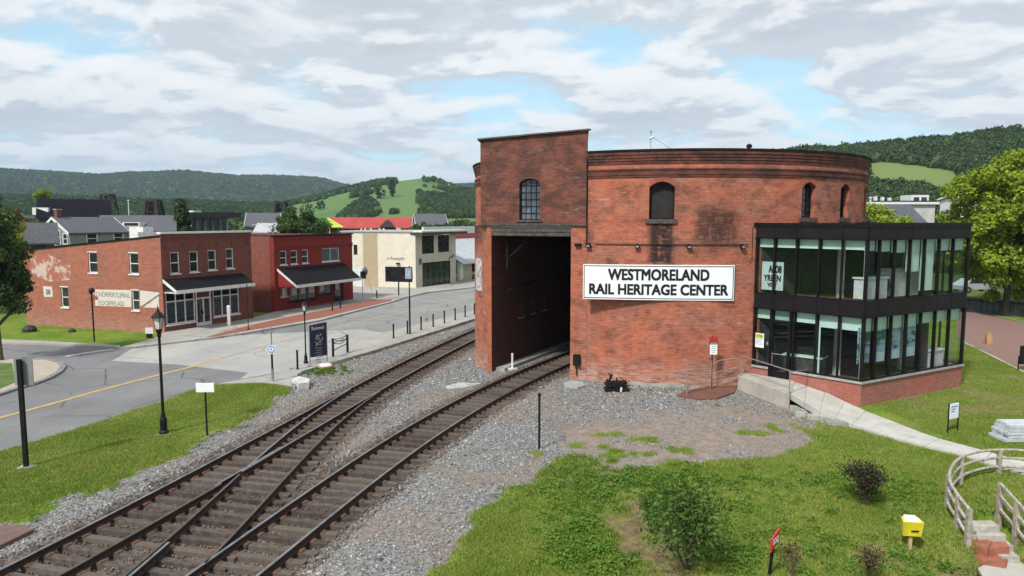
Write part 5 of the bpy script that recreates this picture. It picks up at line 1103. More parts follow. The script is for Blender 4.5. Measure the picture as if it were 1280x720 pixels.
dr_ = MB().wbox(wr_, rs4[0], rs4[1], .14, zc2, -.16, -.1).build('door', black, b2); MB().wbox(wr_, rs4[0]+.3, rs4[1]-.3, .6, zc2-.3, -.098, -.09).build('pane', blue_glass, dr_)
for a0_, a1_ in ((rs2[0]+.35, rs2[0]+1.0), (rs1[0]+.25, rs1[1]-.2), (rs2[0]+1.5, rs2[0]+2.1), (rs2[1]-.95, rs2[1]-.2), (rs3[0]+.3, rs3[0]+.9), (rs4[0]+.35, rs4[0]+.8)):
    MB().wbox(wr_, a0_, a1_, 1.3, zc2-.3, -.058, -.05).build('window_poster', M('shop_poster', (.7, .72, .7), (.35, .4, .4), 6), b2)
mb = MB(); uvwall(mb, RS, RP, -.1, zr0); uvwall(mb, RQ, (RS[0]+4.5, RS[1]+9.4), -.1, zr0); uvwall(mb, (RS[0]+4.5, RS[1]+9.4), RS, -.1, zr0); mb.build('side_wall', brick_mat('dull_side_brick', (.25, .085, .06), (.19, .065, .05), (.2, .12, .1), .1, .3, .012, darkamt=.35, white=.1), b2)
MB().wbox(wrs, wrs.L-.45, wrs.L, -.1, zr0-.05, .0, .012).build('painted_edge', redb, b2)
mb = MB(); mb.face([(*RP, zr0-.15), (*RQ, zr0-.15), (RS[0]+4.5, RS[1]+9.4, zr0-.15), (*RS, zr0-.15)]); mb.build('roof', tar, b2)
MB().wbox(wr_, -.08, wr_.L+.08, zr0-.02, zr0+.1, -.3, .12).build('coping', tar, b2)
redcourse = M('red_painted_course', (.2, .018, .015), (.15, .015, .012), 5, .7)
MB().wbox(wr_, -.03, wr_.L+.03, zr0-.95, zr0-.80, .002, .08).build('cornice_course', redcourse, b2); MB().wbox(wr_, -.03, wr_.L+.03, zr0-.30, zr0-.2, .002, .05).build('cornice_course', redcourse, b2)
for a in (.2, wr_.L/2, wr_.L-.2): MB().wbox(wr_, a-.14, a+.14, zr0-1.2, zr0-.96, .002, .12).build('bracket', redcourse, b2)
awning(wr_, 346.5, 336.4, 429, 328.3, 2.1, zc2+.08, b2, sidemat=M('red_canopy_board', (.24, .02, .02), (.18, .018, .016), 6, .7))
MB().wbox(wr_, wr_.L-.1, wr_.L+.02, 2.2, 2.9, 1.0, 1.6).build('hanging_sign', black, b2)
# ---- cream store
CPp, CQ = (-11.09, 80.91), (-7.05, 88.2); CL = (-20.2, 83.4); wc, wcs = Wall(CPp, CQ), Wall(CL, CPp)
b3 = thing('cream_store', (*CPp, 0), 'cream painted two storey corner store with a flat white edged roof', 'building')
cream = M('smooth_cream_paint', (.66, .62, .52), (.60, .56, .47), .9, .75, bump=.15, bscale=12, dirt=((.42, .38, .3), 1.5, .35))
cream_old = brick_mat('cream_paint_brick', (.60, .55, .43), (.58, .53, .41), (.52, .48, .38), .12, .35, .006, dark=(.42, .37, .29), darkamt=.25, paint=1)
creamf = M('cream_front_paint', (.52, .48, .385), (.45, .42, .33), 1.5, .7)
zct = wcs.at(510, 290.5)[1]
co_ = [wr(wcs, 442, 446.8, 306, 318.5), wr(wcs, 481.5, 515.5, 333.5, 352.5)]
mb = MB(); mb.wall(wcs, 0, wcs.L, -.1, zct, co_, rev=.16); mb.build('side_wall', cream, b3)
window(wcs, co_[0], b3, fmat=black, sill=False); bw = window(wcs, co_[1], b3, fmat=black, sill=False, mull=(1, 1))
sl = MB(); a0, a1, z0, z1 = co_[1][:4]
for k in range(9): z = z0+(z1-z0)*(k+.5)/9; sl.wbox(wcs, a0+.1, a1-.1, z-.02, z+.03, -.1, -.06)
sl.build('slat', black, bw)['kind'] = 'stuff'
a0, _ = wcs.at(454, 320); a1, _ = wcs.at(472, 320); MB().wbox(wcs, a0, a1, 0, zct-.15, .002, .02).build('tan_panel', M('tan_paint', (.42, .34, .22), (.38, .30, .2), 3, .7), b3)
MB().wbox(wcs, 0, a0-.1, .1, wcs.at(440, 334)[1], .002, .016).build('white_panel', white_paint, b3)
co2 = [wr(wc, 527.5, 542.5, 294.5, 317), wr(wc, 547.5, 561.5, 294, 315), wr(wc, 528, 563, 327, 359)]
co2[2] = (co2[2][0], co2[2][1], .13, co2[2][3], 0)
mb = MB(); mb.wall(wc, 0, wc.L, -.1, zct-.35, co2, rev=.2); mb.build('front_wall', creamf, b3)
for o in co2[:2]: window(wc, o, b3, fmat=black, sill=False, mull=(2, 2))
shopfront(wc, co2[2], b3, 5, co2[2][3]-.8, black, dark_glass)
mb = MB(); mb.wbox(wcs, -.1, wcs.L+.0, zct, zct+.16, -8.5, .12); mb.build('roof', M('roof_gravel', (.35, .35, .34), None), b3)
MB().wbox(wc, -.15, wc.L+1.0, zct-.28, zct+.14, -.8, 1.1).build('roof_overhang', M('dark_soffit', (.05, .045, .04), None), b3); MB().wbox(wc, -.18, wc.L+1.03, zct+.02, zct+.2, -.83, 1.13).build('fascia', white_paint, b3)
mb = MB(); uvwall(mb, CQ, (CQ[0]-9, CQ[1]+4), -.1, zct-.2); mb.build('back_wall', cream, b3)
tpx('BT', wcs, 484, 322.3, 487.7, 324.3, b3, d=.01, bold=.03, name='sign_lettering'); tpx('Fawaith', wcs, 488.5, 320.8, 505.5, 325.2, b3, d=.01, bold=.03, name='sign_lettering')
a, z = wcs.at(498, 329.5); MB().wbox(wcs, a-.2, a+.2, z-.08, z+.1, .0, .25).build('wall_lamp', bronze, b3)
a, z = wc.at(561, 321); MB().tube([wc.pos(a, z-.3, .02), wc.pos(a, z, .3), wc.pos(a+.3, z+.3, .5), wc.pos(a+.5, z+.1, .5), wc.pos(a+.1, z-.1, .3)], .05, 6).build('sign_hoop', bronze, b3)
a, z = wc.at(525, 327); MB().wbox(wc, a-.2, a+.2, z-.35, z+.35, .02, .1).build('round_plaque', blue_glass, b3)
# lean-to shed past the cream store
sh_ = thing('lean_to_shed', (-6.3, 90, 0), 'low shed with a pale metal roof and red trim past the cream store', 'shed')
wsd = Wall((-6.9, 89.5), (1.0, 104)); zsh = 3.1
MB().wbox(wsd, 0, 3.4, .0, 2.6, -.2, 0).build('wall', M('cream_shed_wall', (.4, .36, .27), None), sh_); MB().wbox(wsd, .4, 1.2, .3, 2.4, .0, .05).build('door', white_paint, sh_)
MB().wbox(wsd, 3.4, 14, .0, .7, -.2, 0).build('base_wall', M('dark_red_wall', (.14, .02, .02), None), sh_); MB().wbox(wsd, 3.4, 14, .7, 2.6, -3, -2.8).build('back_wall', black, sh_)
mb = MB(); mb.hexa([wsd.pos(-.2, 2.3, 1.0), wsd.pos(14, 2.3, 1.0), wsd.pos(14, 5.2, -5), wsd.pos(-.2, 5.2, -5)], [wsd.pos(-.2, 2.4, 1.0), wsd.pos(14, 2.4, 1.0), wsd.pos(14, 5.3, -5), wsd.pos(-.2, 5.3, -5)]); mb.build('roof', M('pale_metal_roof', (.42, .46, .48), (.36, .40, .42), 1, .5), sh_)
MB().wbox(wsd, -.2, 14, 5.2, 6.0, -5.4, -5.1).build('red_band', M('faded_red_band', (.42, .08, .09), None), sh_); MB().wbox(wsd, -.2, 14, 6.0, 7.0, -5.4, -5.12).build('upper_wall', white_paint, sh_)

# ---------------------------------------------------------------- street furniture
frost = M('frosted_lamp_glass', (.62, .62, .58), (.5, .5, .47), 4, .3)
def lamp(x, y, ytop, label):
    g = G(x, y, .1 if y < 500 else 0); gz = .1 if y < 500 else 0; H = zat(Vector((*g, 0)), x, ytop)-gz
    t_ = thing('street_lamp', (*g, gz), label, 'street lamp', 'black lantern street lamps by the tracks'); s = H/4.7
    c = (g[0], g[1], gz)
    MB().lathe(c, [(.17*s, 0), (.17*s, .12), (.12*s, .18), (.12*s, .55*s), (.085*s, .65*s), (.075*s, .75*s), (.052*s, .85*s), (.045*s, 3.55*s), (.07*s, 3.6*s), (.07*s, 3.72*s), (.10*s, 3.78*s), (.11*s, 3.86*s)], 12).build('post', black, t_)
    MB().box((c[0], c[1], c[2]+.02), (.55, .55, .05)).build('base_plate', concrete, t_)
    l = MB().lathe((c[0], c[1], c[2]+3.86*s), [(.10*s, 0), (.18*s, .42*s)], 4, rz=.7).build('lantern', frost, t_)
    bars = MB()
    for k in range(4):
        an_ = .7+k*math.pi/2; bars.tube([(c[0]+.105*s*math.cos(an_), c[1]+.105*s*math.sin(an_), c[2]+3.86*s), (c[0]+.185*s*math.cos(an_), c[1]+.185*s*math.sin(an_), c[2]+4.28*s)], .012, 5)
    bars.build('glazing_bar', black, l)
    MB().lathe((c[0], c[1], c[2]+4.28*s), [(.25*s, 0), (.24*s, .03*s), (.11*s, .17*s), (.05*s, .23*s), (.05*s, .27*s), (.02*s, .30*s), (.025*s, .34*s), (.004, .44*s)], 12).build('cap', black, t_)
    return t_
lamp(205, 543, 382, 'tall black lantern street lamp standing on the near grass verge'); lamp(382.5, 455, 374, 'black lantern street lamp beside the navy banner on the pavement')
ups = [(286, 485), (286, 461)]
def bollard(x, y, yt, label, grp='black bollards along the pavement edge', gz=.1, r=.055):
    g = G(x, y, gz); h = zat(Vector((*g, 0)), x, yt)-gz; t_ = thing('bollard', (*g, gz), label, 'bollard', grp)
    MB().lathe((*g, gz), [(r, 0), (r, h-.04), (r*1.25, h-.035), (r*1.25, h-.01), (r*.8, h+.02)], 10).build('post', black, t_); MB().lathe((*g, gz), [(r*1.9, 0), (r*1.9, .02), (r*1.05, .03)], 10).build('foot', black, t_)
bl_ = [(492, 422.5, 405, 'bollard nearest the camera in the row, left of the tall two part pole'), (509.5, 417, 401, 'bollard standing right beside the tall two part pole'), (526.5, 412.5, 396, 'first bollard to the right of the tall two part pole'), (541.5, 408, 393, 'second bollard to the right of the tall two part pole'), (555.5, 404, 388.5, 'third bollard to the right of the tall two part pole'), (569, 400, 385.5, 'fourth bollard to the right of the tall two part pole'), (581.5, 396, 382, 'fifth bollard right of the tall pole, one before the roundhouse pier'), (593, 393, 379.5, 'farthest bollard, partly behind the roundhouse pier')]
for (x, y, yt, lb) in bl_: bollard(x, y, yt, lb)
bollard(372, 461.5, 438, 'short black bollard left of the street lamp and navy banner')
# far side small posts
for (x, y, yt, lb) in ((471, 372.5, 363, 'low dark post on the driveway left of the cream store'), (415.5, 388, 379, 'low dark post in front of the red store door'), (425.5, 385, 374, 'low blue grey post at the right end of the red store front')): bollard(x, y, yt, lb, 'small posts on the far pavement', .12, .06)
# tall pole with small sign, two part
g = G(512.5, 417.5, .1); hp = zat(Vector((*g, 0)), 511.5, 332.5); t_ = thing('sign_pole', (*g, .1), 'tall black two part pole with a small blue sign among the bollards', 'sign pole')
MB().tube([(*g, .1), (*g, 2.6)], .06, 8).build('lower_post', black, t_); MB().tube([(*g, 2.6), (*g, hp)], .042, 8).build('upper_post', black, t_)
MB().box((g[0]-.05, g[1]-.06, hp-.5), (.42, .04, .75)).build('sign_panel', M('pale_blue_sign', (.35, .42, .5), (.2, .25, .32), 8), t_); MB().tube([(g[0], g[1], hp-.05), (g[0]+.2, g[1], hp-.15), (g[0]+.22, g[1], hp-.9)], .03, 6).build('bracket', black, t_)
# sign post in front of cream store
g = G(498.5, 370.5); t_ = thing('parking_post', (*g, 0), 'dark post on the road edge below the slatted cream store window', 'post'); MB().tube([(*g, 0), (*g, 1.85)], .07, 8).build('post', black, t_)
g = G(453.5, 373, .12); t_ = thing('sign_pole', (*g, .12), 'thin grey pole with a pale oval sign left of the cream store', 'sign pole'); hp = zat(Vector((*g, 0)), 453, 333); MB().tube([(*g, .12), (*g, hp-.1)], .03, 6).build('post', galv, t_); MB().lathe((g[0]+.3, g[1]-.02, hp-1.0), [(.05, 0), (.24, .3), (.26, .6), (.05, .95)], 10).build('sign_panel', blue_glass, t_); MB().tube([(g[0]+.5, g[1], hp-1), (g[0]+.9, g[1], .9)], .02, 6).build('strut', galv, t_)
# round blue sign
g = G(341, 479); gv = Vector((*g, 0)); t_ = thing('round_sign', (*g, 0), 'round blue and white sign with a letter B on a grey pole', 'sign')
zr_ = lambda y: zat(gv, 340, y)
MB().tube([(*g, 0), (*g, zr_(461))], .07, 8).build('lower_post', galv, t_); MB().tube([(*g, zr_(461)), (*g, zr_(440))], .05, 8).build('middle_post', black, t_); MB().tube([(*g, zr_(440)), (*g, zr_(409))], .035, 8).build('upper_post', galv, t_)
RW = Wall((g[0]-1, g[1]-.06), (g[0]+1, g[1]-.06)); zc_ = zr_(436.5)
def disc(w, a, z, r, d0, d1, name, mat, par, n=24):
    mb = MB(); mb.v = []; f = [w.pos(a+r*math.cos(6.2832*k/n), z+r*math.sin(6.2832*k/n), d1) for k in range(n)]; b_ = [w.pos(a+r*math.cos(6.2832*k/n), z+r*math.sin(6.2832*k/n), d0) for k in range(n)]
    mb.face(f); mb.face(b_[::-1])
    for k in range(n): mb.face([f[k], f[(k+1) % n], b_[(k+1) % n], b_[k]])
    return mb.build(name, mat, par)
bluem = M('sign_blue', (.03, .17, .42), (.04, .2, .45), 4, .4)
disc(RW, 1, zc_, .22, 0, .02, 'sign_disc', white_metal, t_); disc(RW, 1, zc_, .185, .021, .026, 'blue_ring', bluem, t_); disc(RW, 1, zc_, .135, .027, .031, 'inner_disc', white_metal, t_)
text('B', RW, .94, 1.07, zc_-.09, zc_+.09, t_, mat=bluem, d=.033, bold=.03)
# navy banner
p0, p1 = G(388.5, 456, .1), G(409, 452, .1); BW = Wall(p0, p1); t_ = thing('banner_stand', (*p0, .1), 'navy blue banner sign with white writing between two grey posts', 'banner')
navy = M('navy_banner', (.012, .018, .045), (.02, .028, .065), 2, .6)
z1 = BW.at(387, 407)[1]; z0 = BW.at(388, 447)[1]; z1b = BW.at(409, 402.5)[1]; z0b = BW.at(409, 444)[1]; L = BW.L
MB().hexa([BW.pos(0, z0, 0), BW.pos(L, z0b, 0), BW.pos(L, z0b, -.05), BW.pos(0, z0, -.05)], [BW.pos(0, z1, 0), BW.pos(L, z1b, 0), BW.pos(L, z1b, -.05), BW.pos(0, z1, -.05)]).build('banner_cloth', navy, t_)
for a, zz in ((-.03, z1), (L+.03, z1b)): MB().tube([BW.pos(a, .1, -.03), BW.pos(a, zz+.03, -.03)], .035, 8).build('post', galv, t_)
MB().wbox(BW, .05, L-.05, z0-.75, z0-.15, -.035, -.02).build('lower_panel', white_metal, t_)
tpx('Roineval', BW, 389.5, 408.5, 404.5, 412, t_, mat=white_metal, d=.003, bold=.0)
lm = MB(); rr = random.Random(5)
def blob(w, a, z, s, mb):
    for k in range(7): mb.tube([w.pos(a+rr.uniform(-s, s), z+rr.uniform(-s, s)*.8, .006), w.pos(a+rr.uniform(-s, s), z+rr.uniform(-s, s)*.8, .006)], .012, 4)
blob(BW, L*.55, z1-.72, .24, lm); blob(BW, L*.52, z1-1.0, .28, lm); lm.build('emblem', M('grey_print', (.45, .47, .47), (.25, .27, .3), 8), t_)
lm = MB()
for k, (a0, a1) in enumerate(((.3, .7), (.33, .68), (.25, .7), (.38, .72), (.3, .75), (.25, .6), (.32, .66))): z = z1-1.32-.13*k; lm.wbox(BW, L*a0, L*a1, z, z+.035, .001, .004)
lm.build('print_lines', M('dim_white_print', (.2, .23, .32), None), t_)
# iron ornamental rack
p0, p1 = G(416.5, 446, .1), G(434.5, 440.5, .1); KW = Wall(p0, p1); t_ = thing('bicycle_rack', (*p0, .1), 'black iron rack with twisted branch rails right of the navy banner', 'bicycle rack')
hz = zat(Vector((*p0, 0)), 416, 423); L = KW.L
for a in (0, L): MB().wbox(KW, a-.05, a+.05, .1, hz, -.05, .05).build('post', black, t_)
for pts in (((0, .87), (.2, .93), (.45, .88), (.7, .9), (1, .98)), ((0, .72), (.25, .66), (.5, .60), (.75, .66), (.85, .76), (1, .78)), ((0, .30), (.3, .40), (.6, .44), (1, .52)), ((.15, .9), (.3, .8), (.55, .76), (.75, .82)), ((0, .72), (.3, .80), (.6, .72), (1, .80))):
    MB().tube([KW.pos(L*u, .1+(hz-.1)*v, .0) for u, v in pts], .022, 6).build('branch_rail', black, t_)
# grey sign back on a post, front left; small white board; stakes
g = G(33, 585, .0); gv = Vector((*g, 0)); z_ = lambda y: zat(gv, 30, y); t_ = thing('road_sign', (*g, 0), 'grey backed road sign seen from behind on a black post, far left', 'road sign')
top_ = z_(449); MB().box((g[0], g[1], top_/2), (.13, .10, top_)).build('post', black, t_); MB().box((g[0]+.04, g[1]+.12, z_(466)), (.58, .03, .86), .05).build('sign_panel', M('grey_sign_back', (.27, .285, .28), (.22, .23, .23), 3, .5, .3), t_)
MB().box((g[0], g[1], .02), (.42, .38, .07)).build('footing', concrete, t_)
g = G(259, 546); gv = Vector((*g, 0)); z_ = lambda y: zat(gv, 259, y); t_ = thing('small_sign', (*g, 0), 'small blank white board on a thin black post at the grass edge', 'sign')
MB().tube([(*g, 0), (*g, z_(478))], .035, 8).build('post', black, t_); MB().box((g[0]+.02, g[1]-.05, z_(484)), (.66, .03, .34), .0).build('board', white_metal, t_)
g = G(674, 561); gv = Vector((*g, 0)); z_ = zat(gv, 674, 492); t_ = thing('marker_post', (*g, 0), 'thin black marker post standing alone in the gravel before the roundhouse', 'post'); MB().tube([(*g, -.05), (*g, z_)], .04, 8).build('post', black, t_); MB().tube([(*g, z_-.12), (*g, z_+.01)], .052, 8).build('cap', black, t_)
g = G(118, 427); gv = Vector((*g, 0)); t_ = thing('mural_lamp_post', (*g, 0), 'thin black post with a globe head on the lawn before the mural wall', 'post'); MB().tube([(*g, 0), (*g, zat(gv, 117, 366))], .05, 8).build('post', black, t_); MB().lathe((*g, zat(gv, 117, 366)-.05), [(.05, 0), (.16, .1), (.18, .25), (.1, .38)], 10).build('globe', black, t_)
g = G(286.5, 407, .12); t_ = thing('white_post', (*g, .12), 'square white post on the pavement before the brick store window', 'post'); hh = zat(Vector((*g, 0)), 287, 383.5); MB().box((g[0], g[1], .12+(hh-.12)/2), (.2, .2, hh-.12)).build('post', white_paint, t_); MB().lathe((g[0], g[1], hh), [(.16, 0), (.16, .04), (.03, .12)], 4, rz=.785).build('cap', white_paint, t_)
g = G(310.5, 412, .12); t_ = thing('thin_pole', (*g, .12), 'very thin dark pole on the brick strip right of the brick store', 'pole'); MB().tube([(*g, .12), (*g, 3.4)], .03, 6).build('post', black, t_); MB().box((g[0], g[1], .14), (.2, .2, .05)).build('foot', black, t_)
g = G(187, 422.5); t_ = thing('lawn_sign', (*g, 0), 'small white yard sign on the grass corner beside the brick store', 'sign'); MB().box((g[0], g[1], .5), (.5, .04, .42), .1).build('board', white_paint, t_); MB().box((g[0], g[1], .15), (.4, .05, .3), .1).build('stake', black, t_)
for (x, y, s, lb) in ((37, 414, .55, 'larger dark rounded heap at the far left foot of the mural wall'), (90, 414.5, .3, 'small low dark heap at the foot of the mural wall, right of the larger one')):
    g = G(x, y); o = MB().lathe((*g, -.05), [(.8*s, 0), (.85*s, .4*s), (.6*s, .75*s), (.2*s, .9*s)], 10).build('dark_mound', M('dark_bag', (.02, .02, .022), (.035, .035, .035), 6), origin=(*g, 0)); tag(o, lb, 'mound')
# white arrow shaped utility block and round cover beside the corner kerb
g = G(376, 477); t_ = thing('utility_block', (*g, 0), 'white arrow shaped concrete block at the corner of the low grey wall', 'block')
P_ = PX([(365, 474), (373, 479.5), (386.5, 477.5), (387, 473), (373, 470)], .25); MB().prism(P_, -.05, .25).build('block', M('whitewashed_concrete', (.55, .55, .54), (.42, .42, .41), 3, .8), t_); MB().prism(PX([(363, 480), (386, 484), (387, 478), (374, 479)], .1), -.05, .1).build('base', old_concrete, t_)
g = G(407, 461); t_ = thing('utility_cover', (*g, 0), 'round white utility cover on the weedy gravel below the banner', 'utility cover'); MB().lathe((*g, .02), [(.42, 0), (.42, .14), (.38, .18)], 16).build('ring', M('rusty_ring', (.35, .16, .12), None), t_); MB().lathe((*g, .2), [(.34, 0), (.30, .05), (.05, .08)], 16).build('lid', white_paint, t_)
x = rng.normal(G(405, 464)[0], .6, 60); y = rng.normal(G(405, 464)[1], .5, 60)
scatter('corner_weeds', np.stack([x, y, np.full(60, -.02)], 1), rng.uniform(.6, 1.1, 60), np.stack([np.zeros(60), np.zeros(60), rng.uniform(0, 6, 60)], 1), [weed_src(8)])
# wooden board in the gravel, bottom left
o = MB().prism(PX([(-60, 661), (25, 655), (43, 661), (-60, 710)], .08), -.03, .08).build('crossing_board', M('brown_crossing_board', (.17, .11, .085), (.12, .08, .065), 5, .9), origin=(*G(0, 670), 0)); tag(o, 'flat brown timber crossing board in the gravel at the lower left', 'board')
# white sign in the annex lawn
p0, p1 = G(1184.5, 541), G(1197.5, 538); LW2 = Wall(p0, p1); t_ = thing('lawn_sign', (*p0, 0), 'small white information sign on two black legs on the annex lawn', 'sign')
for a in (.02, LW2.L-.02): MB().wbox(LW2, a-.025, a+.025, -.05, LW2.at(1186, 505)[1], -.03, 0).build('leg', black, t_)
z1, z0 = LW2.at(1192, 504.5)[1], LW2.at(1192, 523)[1]; MB().wbox(LW2, .05, LW2.L-.05, z0, z1, -.02, .01).build('panel', white_metal, t_)
lm = MB()
for k, (a0, a1) in enumerate(((.2, .8), (.2, .6), (.2, .5))): lm.wbox(LW2, LW2.L*a0, LW2.L*a1, z1-.14-.09*k, z1-.10-.09*k, .0101, .013)
lm.build('print_lines', bluem, t_)
# yellow box on a wooden stake
hy = float(hgt(*G(1137, 687))); g = G(1137, 687, hy); gv = Vector((*g, 0)); z_ = lambda y: zat(gv, 1135, y); t_ = thing('yellow_box', (*g, hy), 'bright yellow plastic box with a white top on a wooden stake in the grass', 'box')
yel = M('bright_yellow_plastic', (.66, .57, .015), (.5, .43, .02), 3, .5, dirt=((.25, .2, .08), 6, .5))
MB().box((g[0], g[1], (hy+z_(660))/2), (.07, .06, z_(660)-hy+.1)).build('stake', M('pale_timber', (.5, .36, .2), (.4, .28, .15), 6), t_)
zt_, zb_ = z_(650), z_(669); mb = MB()
mb.hexa([(g[0]-.24, g[1]-.09, zb_+.03), (g[0]+.22, g[1]-.09, zb_), (g[0]+.2, g[1]+.06, zb_), (g[0]-.2, g[1]+.06, zb_+.03)], [(g[0]-.26, g[1]-.11, zt_), (g[0]+.26, g[1]-.11, zt_-.03), (g[0]+.22, g[1]+.1, zt_+.03), (g[0]-.2, g[1]+.1, zt_+.05)]); mb.build('case', yel, t_)
MB().hexa([(g[0]-.20, g[1]-.09, zt_-.005), (g[0]+.2, g[1]-.09, zt_-.03), (g[0]+.17, g[1]+.12, zt_+.03), (g[0]-.14, g[1]+.12, zt_+.05)], [(g[0]-.19, g[1]-.08, zt_+.03), (g[0]+.19, g[1]-.08, zt_+.01), (g[0]+.15, g[1]+.12, zt_+.07), (g[0]-.13, g[1]+.12, zt_+.09)]).build('lid', white_metal, t_)
MB().wbox(Wall((g[0]-1, g[1]-.11), (g[0]+1, g[1]-.11)), .95, 1.13, zt_-.25, zt_-.22, .001, .02).build('slot', black, t_)
# red marker sign bottom centre
g = G(962, 722); gv = Vector((*g, 0)); z_ = lambda y: zat(gv, 963, y); t_ = thing('red_marker_sign', (*g, 0), 'small slanted red sign on a black stake in the near grass', 'sign')
MB().tube([(g[0]-.02, g[1], -.05), (g[0]+.05, g[1], z_(682))], .04, 8).build('stake', black, t_)
RM = Wall((g[0]-.12, g[1]-.25), (g[0]+.32, g[1]+.2)); a0, a1 = .1, .52; zt_, zb_ = z_(664), z_(684)
MB().hexa([RM.pos(a0, zb_-.04, 0), RM.pos(a1, zb_+.12, 0), RM.pos(a1, zb_+.12, -.03), RM.pos(a0, zb_-.04, -.03)], [RM.pos(a0, zt_-.12, 0), RM.pos(a1, zt_+.02, 0), RM.pos(a1, zt_+.02, -.03), RM.pos(a0, zt_-.12, -.03)]).build('panel', M('marker_red', (.55, .03, .02), (.45, .03, .02), 4, .5), t_)
text('DOGS', RM, a0+.06, a1-.06, (zt_+zb_)/2-.08, (zt_+zb_)/2+.06, t_, mat=white_metal, d=.004, bold=.03)
# black notice board at the far right edge, sandwich board on the walkway, stacked planks
g = G(1277, 463); gv = Vector((*g, 0)); z_ = lambda y: zat(gv, 1277, y); t_ = thing('black_sign_board', (*g, 0), 'black board on two legs beside the brick walkway at the right edge', 'sign'); MB().box((g[0]+.1, g[1], (z_(432)+z_(455))/2), (.55, .08, z_(432)-z_(455)), .2).build('panel', black, t_)
for s in (-.2, .25): MB().tube([(g[0]+s, g[1], 0), (g[0]+s, g[1], z_(445))], .03, 6).build('leg', black, t_)
g = G(1235, 430); t_ = thing('caution_board', (*g, 0), 'small orange folding caution board standing on the brick walkway', 'caution board'); om = M('faded_orange_board', (.38, .22, .10), (.28, .16, .09), 3, .8)
MB().hexa([(g[0]-.2, g[1]-.2, 0), (g[0]+.2, g[1]-.2, 0), (g[0]+.2, g[1]-.17, 0), (g[0]-.2, g[1]-.17, 0)], [(g[0]-.15, g[1]-.02, .75), (g[0]+.15, g[1]-.02, .75), (g[0]+.15, g[1], .75), (g[0]-.15, g[1], .75)]).build('front_panel', om, t_); MB().hexa([(g[0]-.2, g[1]+.17, 0), (g[0]+.2, g[1]+.17, 0), (g[0]+.2, g[1]+.2, 0), (g[0]-.2, g[1]+.2, 0)], [(g[0]-.15, g[1]+.003, .75), (g[0]+.15, g[1]+.003, .75), (g[0]+.15, g[1]+.02, .75), (g[0]-.15, g[1]+.02, .75)]).build('rear_panel', om, t_)
g = G(1275, 555); pk = thing('plank_stack', (*g, 0), 'stack of pale grey planks lying on the lawn at the right edge', 'plank stack'); pw = M('pale_grey_plank', (.50, .54, .57), (.38, .42, .45), 4, .8); rr = random.Random(8)
for k in range(5):
    for j in range(3):
        MB().box((g[0]+.35+rr.uniform(-.08, .08)+j*.0+.05*k, g[1]+.3+j*.28, .07+.125*k), (1.5, .25, .11), rr.uniform(-.03, .03)).build('plank', pw, pk)

# ---------------------------------------------------------------- rail fences and steps, bottom right
def fpost(x, y, yt, par, mat=wood_grey):
    z = 0.0
    for _ in range(6): z = .5*z+.5*float(hgt(*G(x, y, z)))
    g = G(x, y, z); h = zat(Vector((*g, 0)), x, yt)
    p = Vector((g[0], g[1], z)); MB().hexa([(g[0]-.06, g[1]-.06, z-.5), (g[0]+.06, g[1]-.06, z-.5), (g[0]+.06, g[1]+.06, z-.5), (g[0]-.06, g[1]+.06, z-.5)], [(g[0]-.055, g[1]-.055, h), (g[0]+.055, g[1]-.055, h-.01), (g[0]+.055, g[1]+.055, h), (g[0]-.055, g[1]+.055, h+.01)]).build('post', mat, par); return p, h
def curve_pts(P, n=5):
    R_ = []
    for i in range(len(P)-1):
        q = [P[max(0, i-1)], P[i], P[i+1], P[min(len(P)-1, i+2)]]
        for k in range(n):
            t_ = k/n; w = [-.5*t_+t_*t_-.5*t_**3, 1-2.5*t_*t_+1.5*t_**3, .5*t_+2*t_*t_-1.5*t_**3, -.5*t_*t_+.5*t_**3]
            p = Vector((0, 0, 0)); h = 0
            for c_, (v_, hh_) in zip(w, q): p = p+v_*c_; h += hh_*c_
            R_.append((p, h))
    return R_+[P[-1]]
def frail(P, par, fr, r=.036, mat=wood_grey, curved=False):
    if curved:
        Q = [Vector((p.x, p.y, p.z+(h-p.z)*fr)) for p, h in curve_pts(P)]
        for i in range(0, len(Q)-1, 5): MB().tube([q+Vector((0, 0, random.uniform(-.008, .008))) for q in Q[i:i+6]], r*1.15, 7).build('rail', mat, par)
        return
    for i in range(len(P)-1):
        a, ha = P[i]; b_, hb = P[i+1]
        pa_, pb_ = Vector((a.x, a.y, a.z+(ha-a.z)*fr)), Vector((b_.x, b_.y, b_.z+(hb-b_.z)*fr)); m_ = (pa_+pb_)/2+Vector((0, 0, -.015))
        d = (pb_-pa_); d.z = 0; n_ = Vector((d.y, -d.x, 0)).normalized()*.03
        MB().hexa([pa_-n_-Vector((0, 0, r)), pb_-n_-Vector((0, 0, r)), pb_+n_-Vector((0, 0, r)), pa_+n_-Vector((0, 0, r))], [pa_-n_+Vector((0, 0, r)), pb_-n_+Vector((0, 0, r)), pb_+n_+Vector((0, 0, r)), pa_+n_+Vector((0, 0, r))]).build('rail', mat, par)
f1 = thing('rail_fence', (*G(1184, 636), 0), 'weathered wooden rail fence curving round the top of the steps', 'fence')
PP = [fpost(x, y, yt, f1) for x, y, yt in ((1209, 683, 636), (1196, 660, 620), (1184, 636, 594.5), (1199.5, 607, 571), (1248, 592, 562))]
PP.append(fpost(1330, 600, 567, f1))
wd2 = M('pale_weathered_rail', (.42, .385, .34), (.25, .22, .18), 7, .9, bump=.4, bscale=40)
for fr in (.99, .66, .3): frail(PP, f1, fr, mat=wd2, curved=True)
f2 = thing('rail_fence', (*G(1248, 646), 0), 'short wooden stair railing right of the steps', 'fence'); PP = [fpost(x, y, yt, f2) for x, y, yt in ((1248, 646, 604), (1269, 671, 627), (1300, 712, 662))]
for fr in (.97, .62, .25): frail(PP, f2, fr, mat=wd2)
